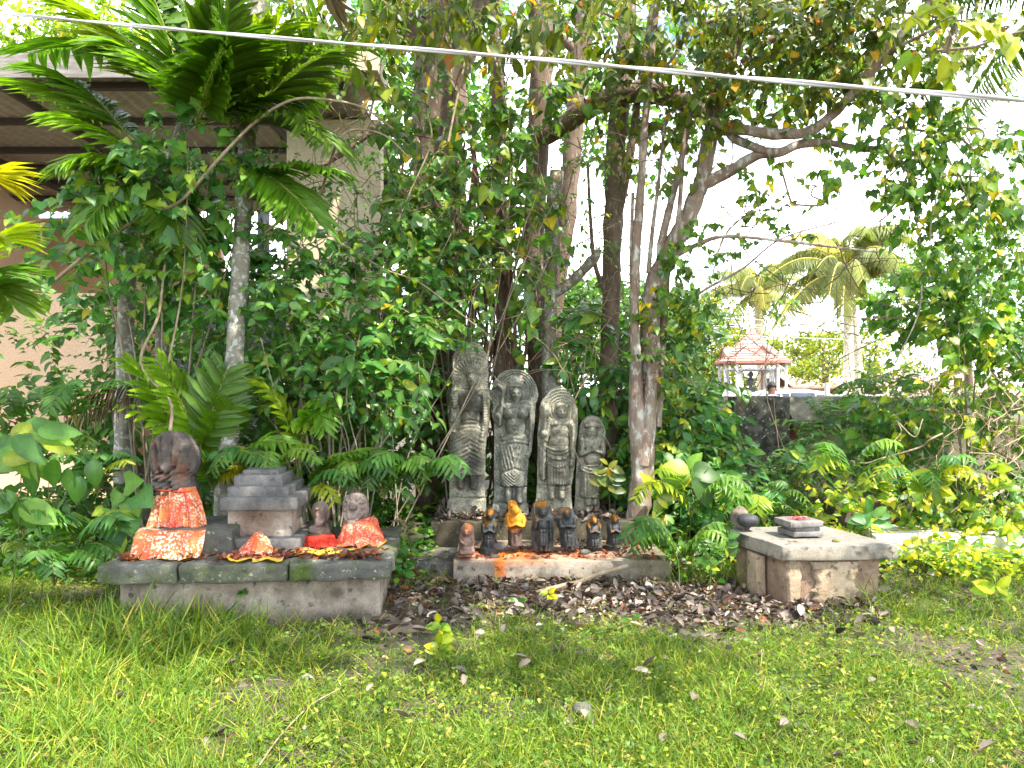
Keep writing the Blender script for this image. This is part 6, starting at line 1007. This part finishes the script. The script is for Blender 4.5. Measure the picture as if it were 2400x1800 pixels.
lv = [(130 + 30 * i, 1075 + 20 * (i % 3), 5.1, 130 + 30 * i + R.uniform(-25, 25), 1140 + 20 * (i % 3), 1.2) for i in range(4)] + [(40, 1175, 5.0, 65, 1245, 1.2), (50, 1180, 5.0, 125, 1215, 1.2), (40, 1170, 5.0, -20, 1200, 1.1), (40, 1180, 5.0, 20, 1150, 1.1)]
bigleaf('broadleaf_bush', 'drooping veined leaves left of the large serpent idol', P(90, 1300, 5.1) * [1, 1, 0], lv, 'mid')
lv = [(285 + x, 1155 + y, 5.3, 285 + x + dx, 1155 + y + dy, 1.5) for x, y, dx, dy in ((0, 0, -25, 30), (25, 10, 12, 45), (40, 0, 30, 32), (10, -20, 35, -10), (-20, 40, -15, 35), (5, 45, 10, 30), (20, 60, 5, 40), (-35, 60, -12, 40), (-10, 85, 8, 40), (-5, 110, 0, 38), (-40, 40, -30, 10))]
bigleaf('heart_leaf_sapling', 'grey-green heart-leaved sapling at the left end of the platform', P(275, 1400, 5.3) * [1, 1, 0], lv, 'glossy', LEAF, HEART)
def sprig(x, y, D, s, n, pal, label, h=1.0, tm=ELLIP, group='young broadleaf plants'):
    lv = []
    for k in range(n):
        a_ = k * 2.4 + R.uniform(-.3, .3); up = R.uniform(-.5, .6); lv.append((x, y - k * h * 4, D, x + math.cos(a_) * s, y - k * h * 4 - math.sin(a_) * s * .5 + up * s * .4, R.uniform(1.1, 1.4)))
    return bigleaf('young_plant', label, P(x, 920, D) * [1, 1, 0], lv, pal, LEAF, tm, group=group)
for (x, y, D, s, n, pal, lb) in ((1425, 1145, 7.2, 42, 15, 'olive', 'rosette of yellow-orange strap leaves at the short stele foot'), (955, 1260, 6.2, 40, 12, 'dry', 'brownish pointed-leaf plant between platform and front ledge'), (2190, 1150, 6.9, 58, 11, 'yellow', 'rosette of long yellowish leaves above the white wall'), (1700, 1290, 5.9, 34, 9, 'mid', 'leafy plant growing at the pedestal left corner'), (1660, 1330, 5.8, 26, 7, 'mid', 'small plant on bare litter left of the pedestal'),
                                 (1890, 1085, 7.6, 60, 7, 'glossy', 'large ribbed dark leaves below the mouldy pillar'), (2040, 1225, 6.5, 55, 8, 'glossy', 'broad leaves touching the back of the pedestal slab'), (2330, 1390, 5.5, 52, 7, 'bright', 'flat broad-leaf weed at the right edge on the grass'), (945, 1340, 5.9, 26, 7, 'glossy', 'three-leaved seedling right of the platform base'), (1030, 1480, 4.7, 30, 8, 'bright', 'upper tuft of pale green leaves in the grass below the ledge'), (1030, 1530, 4.4, 34, 9, 'bright', 'lower pale green seedling in the grass centre'), (1285, 1400, 5.6, 22, 5, 'bright', 'round-leaved seedling at the litter edge, centre'), (1215, 1420, 5.4, 24, 5, 'mid', 'leafy weed left of the centre seedling'), (1480, 1460, 5.0, 26, 4, 'mid', 'broad weed leaf lying on the grass right of centre'), (2150, 1285, 6.2, 34, 8, 'yellow', 'glowing yellow plant at the pedestal right side')):
    sprig(x, y, D, s, n, pal, lb, tm=(LANCE if x in (955,) else ELLIP))

# ============================================================ FAR TREES
def coconut(label, base, top, r, crown, nf, ll, pal='farpalm', lean=0):
    root = thing('coconut_palm', label, 'palm', (base[0], base[1], 0), 'coconut palms beyond the wall'); b, t = np.array(base), np.array(top)
    g = Geo(); tube(g, [b, b * .66 + t * .34 + [lean, 0, 0], b * .33 + t * .67 + [lean, 0, 0], t], [r * 1.2, r, r * .85, r * .8], 12, (2.6, 2.4, 2.1), n=10, knobs=.12); g.build('trunk', BARKG, root)
    for k in range(nf):
        a_ = k * 2.399; el_ = R.uniform(-.05, 1.5); d = np.array([math.cos(a_), math.sin(a_) * .8, 0]); L_ = crown * R.uniform(.85, 1.15)
        p1 = t + d * L_ * .5 * math.cos(el_) + [0, 0, L_ * (.15 + .6 * math.sin(el_))]; p2 = t + d * L_ * (.55 + .45 * math.cos(el_)) + [0, 0, L_ * (.95 * math.sin(el_) - .5)]
        frond(root, t, p1, p2, n=60, ll=ll * R.uniform(.9, 1.1), lw=.42, pal=pal, lift=.02, sagl=.75, rr=.03, ang=.35, shape=.6, rcol=(2.2, 2.2, .6))
    for k in range(7):
        g = Geo(); a_ = k * .9; ball(g, t + [math.cos(a_) * .28, math.sin(a_) * .28, -.25], .12, 10, 8, (.9, 1.0, .35)); g.build('coconut', LEAF, root)
    return root
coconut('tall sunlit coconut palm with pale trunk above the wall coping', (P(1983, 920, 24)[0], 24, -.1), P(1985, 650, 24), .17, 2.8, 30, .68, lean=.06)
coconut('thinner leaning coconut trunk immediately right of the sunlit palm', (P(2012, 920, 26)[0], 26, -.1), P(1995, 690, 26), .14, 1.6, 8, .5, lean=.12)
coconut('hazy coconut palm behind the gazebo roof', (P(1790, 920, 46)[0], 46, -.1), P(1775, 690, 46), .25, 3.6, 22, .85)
coconut('coconut palm whose fronds hang in at the top right corner', (5.9, 7.4, 0), (5.9, 7.4, 5.4), .15, 2.3, 12, .5, pal='palmdark')
def far_tree(label, blobs, base, leaf, pal='far', n=0, trunk=.2):
    base = np.array(base, float); r = thing('leafy_tree', label, 'tree', base, 'leafy trees beyond the wall')
    g = Geo(); top = np.asarray(blobs[0][0], float); tube(g, [base, base * .5 + top * .5 + [.2, 0, 0], top], [trunk, trunk * .7, trunk * .4], 8, (1, 1, 1)); g.build('trunk', BARK, r)
    g = Geo()
    for c, rr, k in blobs:
        cl_ = ell(c, rr, max(6, k // 45), .5); i = R.integers(len(cl_), size=k); s = cl_[i] + rdir(k) * np.asarray(rr) * .30 * R.uniform(.3, 1, (k, 1)) ** .5; M = frames(s, rdir(k), nrm(rdir(k) * .8 + [0, -.5, .6]), leaf * R.uniform(.6, 1.3, k)); inst(g, OVATE if leaf < .2 else TINY, M, tints(pal, k) * (0.8 + .5 * fbm(s, 1.2, 5, 2))[:, None])
    g.build('crown', LEAF, r, kind='stuff')
    for c, rr, k in blobs[:3]:
        g = Geo(); tube(g, [base * .5 + top * .5, np.asarray(c, float)], [trunk * .4, trunk * .15], 6, (1, 1, 1), n=3); g.build('branch', BARK, r)
far_tree('rounded sunlit tree left of the gazebo', [(P(1650, 790, 44), (2.2, 1.5, 2.3), 2800), (P(1590, 870, 43), (2.2, 1.2, 1.6), 1600), (P(1640, 860, 43), (1.8, 1.2, 1.4), 900)], (P(1640, 0, 43)[0], 43, 0), .26)
far_tree('spreading feathery tree between gazebo and coconut palm', [(P(1930, 815, 47), (2.0, 1.5, 1.0), 1300), (P(1950, 870, 44), (2.4, 1.4, .8), 1300), (P(1880, 850, 48), (1.0, 1.2, .8), 500), (P(2070, 850, 44), (2.0, 1.2, 1.2), 900)], (P(1930, 0, 46)[0], 46, 0), .22)
far_tree('low dark tree line seen far behind the gazebo', [(P(1780, 850, 70), (7, 2, 2.2), 1600), (P(1550, 800, 70), (8, 2, 3.5), 1800), (P(2100, 820, 70), (9, 2, 3.0), 1800)], (P(1800, 0, 70)[0], 70, 0), .5)
far_tree('tall acacia-like feathery tree behind the right-hand creepers', [(P(2240, 640, 14), (.9, .6, .9), 2400), (P(2330, 560, 14), (.8, .6, .5), 1200), (P(2150, 700, 14), (.8, .6, .6), 1500), (P(2380, 760, 13), (.7, .5, .8), 1500)], (P(2250, 0, 14)[0], 14, 0), .07, 'mid', trunk=.1)
far_tree('yellow-green tree glimpsed above the house roof, top left', [(P(60, 60, 22), (2.5, 1.5, 1.2), 2200), (P(230, 40, 22), (2.0, 1.5, 1.0), 1200), (P(-150, 40, 22), (2.0, 1.5, 1.5), 1000)], (P(60, 0, 22)[0], 22, 0), .2, 'bright')
far_tree('small-leaved tree behind the shed parapet, upper middle', [(P(700, 60, 15), (1.8, 1.2, 1.2), 1500), (P(560, 20, 16), (1.5, 1.2, 1.0), 700), (P(900, 130, 14), (1.0, 1.0, 1.2), 1100), (P(1250, 120, 15), (1.6, 1, 1.4), 1300), (P(1120, 420, 12.5), (.55, .6, 1.9), 1500), (P(960, 300, 12.5), (.4, .6, 1.2), 500), (P(1500, 200, 14), (1.5, 1, 1.8), 1500), (P(1800, 160, 13), (1.5, 1, 1.0), 1300)], (P(880, 0, 14.5)[0], 14.5, 0), .16, 'mid', trunk=.15)
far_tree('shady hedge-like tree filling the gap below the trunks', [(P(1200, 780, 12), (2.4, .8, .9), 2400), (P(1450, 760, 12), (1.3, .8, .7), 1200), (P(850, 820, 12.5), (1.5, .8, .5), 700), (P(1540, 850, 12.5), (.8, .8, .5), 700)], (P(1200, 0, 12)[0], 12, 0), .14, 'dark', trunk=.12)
# dead brown fan frond hanging at the top
clump('dead_frond', 'dead orange-brown palm leaf hanging at the top edge, left of centre', P(770, -80, 6.4), [((740, -120, 6.4), (750, -60, 6.4), (790, -20, 6.4), .45, 'dry')], n=14, lw=1.0, lift=0, sag=1.4, mat=DEAD)
clump('dead_frond', 'dry grey palm frond drooping left of the young palm', P(350, 900, 6.6), [((350, 905, 6.6), (260, 880, 6.5), (160, 950, 6.4), .34, 'dry'), ((340, 930, 6.6), (240, 930, 6.5), (130, 1000, 6.4), .28, 'dry')], n=14, lw=.6, lift=0, sag=.7, mat=DEAD)
clump('dead_frond', 'dried brown frond lying flat in the grass at the lower left edge', P(60, 1590, 4.2) * [1, 1, 0], [((230, 1570, 4.3), (100, 1560, 4.2), (-60, 1600, 4.1), .3, 'dry')], n=12, lw=.6, lift=-.1, sag=.3, mat=DEAD)

# ============================================================ GROUND COVER
def gh(x, y): return gheight(np.asarray(x, float), np.asarray(y, float))
def blocked(x, y):
    u = (x + 2.575) * math.cos(pa) + (y - 4.83) * math.sin(pa); v = -(x + 2.575) * math.sin(pa) + (y - 4.83) * math.cos(pa)
    b = (u > 0.04) & (u < 1.74) & (v > 0.10) & (v < 1.32); b |= (np.abs(x - .40) < .9) & (np.abs(y - 6.62) < .45); b |= (np.abs(x - .22) < 1.0) & (np.abs(y - 7.62) < .58); b |= (x > 1.85 - .19 * (y - 5.4)) & (x < 2.62) & (y > 5.45) & (y < 6.1); return b
def bare(x, y):   # 0..1, how much bare litter shows
    a = np.clip(1.35 - np.hypot((x - .45) / 1.8, (y - 5.75) / .80), 0, 1) + np.clip(1.3 - np.hypot((x - 1.55) / .75, (y - 5.35) / .55), 0, 1) + np.clip(1.2 - np.hypot((x + .75) / .5, (y - 5.0) / .35), 0, 1) + .3 * np.clip(1.3 - np.hypot((x - 3.1) / 1.0, (y - 5.5) / .4), 0, 1) + .75 * np.clip((fbm(np.stack([x, y, 0 * x], -1), 1.6, 77, 4) - .52) * 7, 0, 1)
    return np.clip(a, 0, 1)
n = 190000; y = 2.75 + 4.2 * R.uniform(0, 1, n) ** 1.25; x = R.uniform(-1, 1, n) * (y * .70 + .3); k_ = ~blocked(x, y) & (R.uniform(0, 1, n) > bare(x, y) * .985) & (R.uniform(0, 1, n) < -.15 + 1.5 * fbm(np.stack([x, y, 0 * x], -1), 2.2, 5, 3)); x, y = x[k_], y[k_]; n = len(x)
tall = 1 + 1.3 * np.clip(1 - np.hypot((x + 2.3) / 1.2, (y - 4.6) / .9), 0, 1) + .6 * np.clip(-x - .8, 0, 1); pos = np.stack([x, y, gh(x, y) - .005], 1); d = nrm(np.stack([R.normal(size=n) * .65, R.normal(size=n) * .65, np.full(n, .75)], 1)); L_ = R.uniform(.03, .11, n) * tall * (.55 + .95 * fbm(pos, 2.6, 55, 3))
M = frames(pos, d, nrm(R.normal(size=(n, 3)) * [1, 1, .1] - d * .2 + [0, 0, .8]), L_, np.full(n, 1.0) * np.clip(.09 / L_ * .95, .8, 2.2)); tn = tints('grass', n) * (0.8 + .45 * fbm(pos, 1.5, 9, 2))[:, None]
g = Geo(); inst(g, BLADE, M, tn); o = g.build('grass', GRASSM); o['kind'] = 'stuff'; o['label'] = 'fresh green grass covering the foreground'
n = 52000; y = 2.75 + 5.0 * R.uniform(0, 1, n) ** 1.2; x = R.uniform(-1, 1, n) * (y * .70 + .3); k_ = ~blocked(x, y) & (R.uniform(0, 1, n) > bare(x, y) * .93) & (R.uniform(0, 1, n) < .2 + 1.1 * fbm(np.stack([x, y, 0 * x], -1), 1.7, 15, 3)); x, y = x[k_], y[k_]; n = len(x)
pos = np.stack([x, y, gh(x, y) + R.uniform(.01, .06, n)], 1); d = rdir(n) * [1, 1, .35]; g = Geo(); inst(g, OVATE, frames(pos, d, nrm(R.normal(size=(n, 3)) * .45 + [0, 0, 1]), R.uniform(.014, .036, n) * (1 + .5 * (R.uniform(0, 1, n) < .06))), tints('grass', n) * R.choice([.75, .95, 1.15], (n, 1))); o = g.build('ground_weeds', GRASSM); o['kind'] = 'stuff'; o['label'] = 'tiny broad-leaved weeds mixed through the grass'
# tall grass stalks and tufts
for (x0, y0, sp, cnt, hh, lb) in ((-2.1, 4.68, .75, 260, .28, 'taller grass growing against the platform front'), (-3.1, 4.3, .7, 300, .24, 'long grass at the lower left'), (1.75, 6.1, .5, 160, .26, 'wispy tall grass left of the pedestal'), (2.55, 5.4, .25, 60, .28, 'grass tuft at the pedestal right corner'), (1.3, 7.0, .5, 240, .3, 'wiry grass at the pink-barked tree foot'), (-.7, 3.1, 1.0, 90, .22, 'tall blades at the very front centre'), (2.4, 3.4, 1.0, 60, .25, 'tall thin stalks at the front right')):
    n = cnt; x = x0 + R.normal(size=n) * sp * .5; y = y0 + R.normal(size=n) * .12; d = nrm(np.stack([R.normal(size=n) * .45, R.normal(size=n) * .4 - .05, np.ones(n)], 1)); L_ = R.uniform(.5, 1.1, n) * hh
    g = Geo(); inst(g, BLADE, frames(np.stack([x, y, gh(x, y)], 1), d, nrm(R.normal(size=(n, 3)) * [1, 1, .2] + [0, 0, .5]), L_, np.full(n, .5)), tints('grass', n)); o = g.build('tall_grass', GRASSM); o['kind'] = 'stuff'; o['label'] = lb
# litter on the ground
n = 9000; x = np.concatenate([R.normal(size=3800) * 1.2 + .3, R.normal(size=1900) * .6 + 1.6, R.uniform(-3.5, 4.2, 2300), R.uniform(2.4, 4.2, 1000)]); y = np.concatenate([R.normal(size=3800) * .45 + 5.7, R.normal(size=1900) * .38 + 5.35, R.uniform(3.0, 6.5, 2300), R.normal(size=1000) * .35 + 5.6]); k_ = ~blocked(x, y) & (y > 2.8) & ((R.uniform(0, 1, n) < .9 * bare(x, y) ** .7 + .25)) & ~((x > 2.6) & (R.uniform(0, 1, n) < .6)); x, y = x[k_], y[k_]
litter('leaf_litter', 'brown and grey fallen leaves carpeting the bare ground before the ledge', np.stack([x, y, gh(x, y) + R.uniform(.004, .035, len(x))], 1), (.015, .08), 'litter', flat=.25, tilt=.6)
n = 900; x = R.normal(size=n) * 1.3 + .6; y = R.normal(size=n) * .4 + 5.75; k_ = ~blocked(x, y); x, y = x[k_], y[k_]; n = len(x); A = np.stack([x, y, gh(x, y) + .025], 1); t_ = np.linspace(-.5, .5, 4)[None, :, None]
g = Geo(); tubes(g, A[:, None] + (rdir(n) * [1, 1, .12])[:, None] * R.uniform(.05, .28, (n, 1, 1)) * t_ + R.normal(size=(n, 4, 3)) * .004, np.full((n, 4), .0022) * R.uniform(.6, 1.8, (n, 1)), 3, tints('dry', n) * 2.2); o = g.build('twig_litter', VINE); o['kind'] = 'stuff'; o['label'] = 'thin broken twigs scattered through the fallen leaves'
n = 5000; x = R.uniform(-5.5, 5.5, n); y = R.uniform(6.3, 9.3, n); k_ = ~blocked(x, y); x, y = x[k_], y[k_]; litter('shade_litter', 'decaying leaves under the shrubs and along the wall foot', np.stack([x, y, gh(x, y) + .02], 1), (.05, .13), 'litter', flat=.3, tilt=.6)
n = 26000; x = R.uniform(-5.5, 5.5, n); y = R.uniform(5.9, 9.4, n); k_ = ~blocked(x, y) & ((np.abs(x - .3) > 1.0) | (y > 8.3)) & (R.uniform(0, 1, n) > bare(x, y)); x, y = x[k_], y[k_]; n = len(x); ptx = np.stack([x, y, gh(x, y) + R.uniform(.03, .42, n) * np.clip(.25 + fbm(np.stack([x, y, x * 0], -1), 1.4, 41, 2), 0, 1.2)], 1)
sunny = x > 1.9; tn = tints('mid', n); tn[sunny] = tints('bright', sunny.sum()); g = Geo(); inst(g, OVATE, frames(ptx, nrm(rdir(n) * [1, 1, .5]), nrm(R.normal(size=(n, 3)) * .4 + [0, -.5, 1]), R.uniform(.04, .10, n)), tn); o = g.build('undergrowth', LEAF); o['kind'] = 'stuff'; o['label'] = 'low leafy undergrowth between the shrubs and along the wall'  # right-hand leaves get brighter tints: sunlight put into their colour
# single large dead leaves
DL = []
for k in range(4):
    g = Geo(); inst(g, CRUMP, np.concatenate([np.eye(3), np.zeros((3, 1))], 1)[None], tints('litter', 1) * .75); o = g.build('dead_leaf', DEAD); DL.append(o.data); bpy.data.objects.remove(o)
spots = [(1215, 1582), (1085, 1620), (1240, 1560), (1075, 1690), (1505, 1580), (2050, 1615), (1825, 1725), (2120, 1765), (2145, 1735), (1750, 1760), (1230, 1435), (1110, 1465), (1410, 1365), (960, 1700), (1390, 1715), (1880, 1430), (2225, 1640), (1620, 1660), (1700, 1540), (1960, 1580), (1325, 1540), (1180, 1500), (860, 1640), (2330, 1560), (2290, 1780), (1560, 1740), (1420, 1640), (300, 1640), (560, 1560), (170, 1500), (1470, 1400), (1540, 1420)]
for k, (px, py) in enumerate(spots):
    D = 1.5 * FOC / (py - 920); p_ = P(px, py, D); o = link('dead_leaf', DL[k % 4]); s = R.uniform(.04, .085); o.scale = (s, s, s); o.location = (p_[0], p_[1], float(gh(p_[0], p_[1])) + .05); o.rotation_euler = (R.uniform(-.5, .5), R.uniform(-.5, .5), R.uniform(0, 6.3))
    tag(o, 'curled brown dead leaf lying on the foreground grass', 'dead leaf', 'dead leaves on the grass')
for lb, pts, r_ in (('fallen crooked stick lying on the litter before the front ledge', [(1255, 1390, 5.75), (1320, 1372, 5.85), (1360, 1362, 5.9), (1400, 1345, 6.0), (1470, 1325, 6.1)], .022), ('thin dry stalk leaning across the lower left grass', [(610, 1790, 3.0), (660, 1720, 3.3), (730, 1650, 3.6), (800, 1610, 3.8)], .004), ('pale twig on the litter at the ledge foot', [(1160, 1362, 6.0), (1240, 1378, 5.9)], .007)):
    g = Geo(); pp = [P(*p) for p in pts]; tube(g, pp, [r_, r_ * .8], 7, (1.2, 1.1, 1.0), n=5); V = g.V[0]; V[:, 2] = np.maximum(V[:, 2], r_ * .3 + .01); tag(g.build('stick', VINE), lb, 'stick')
g = Geo(); ball(g, P(1365, 1675, 3.58) * [1, 1, 0] + [0, 0, .03], (.05, .05, .03), 10, 7, None, .3, 5); tag(g.build('stone', ALTAR), 'half-buried grey stone in the foreground grass, right of centre', 'stone')
g = Geo(); ball(g, P(1305, 412, 7.6), (.05, .05, .055), 12, 9, np.array([2.2, 1.9, 1.5]), .25, 5); tag(g.build('tree_knot', BARKG), 'pale round cut knob on the slim lichened tree', 'tree knot')
for lbs, tr, nm in (('leafy crown of olive', fig, 'crown'), ('leafy branches of the pink', pink, 'crown'), ('part of the tree canopy', fig, 'canopy'), ('spray of large glowing', pink, 'leafy_twig')):
    c_ = [q for q in bpy.data.objects if str(q.get('label', '')).startswith(lbs)][0]
    c_.parent = tr; c_.location = c_.location - tr.location; del c_['category']; c_.name = nm
for ob in bpy.data.objects:
    if '_root' in ob: del ob['_root']
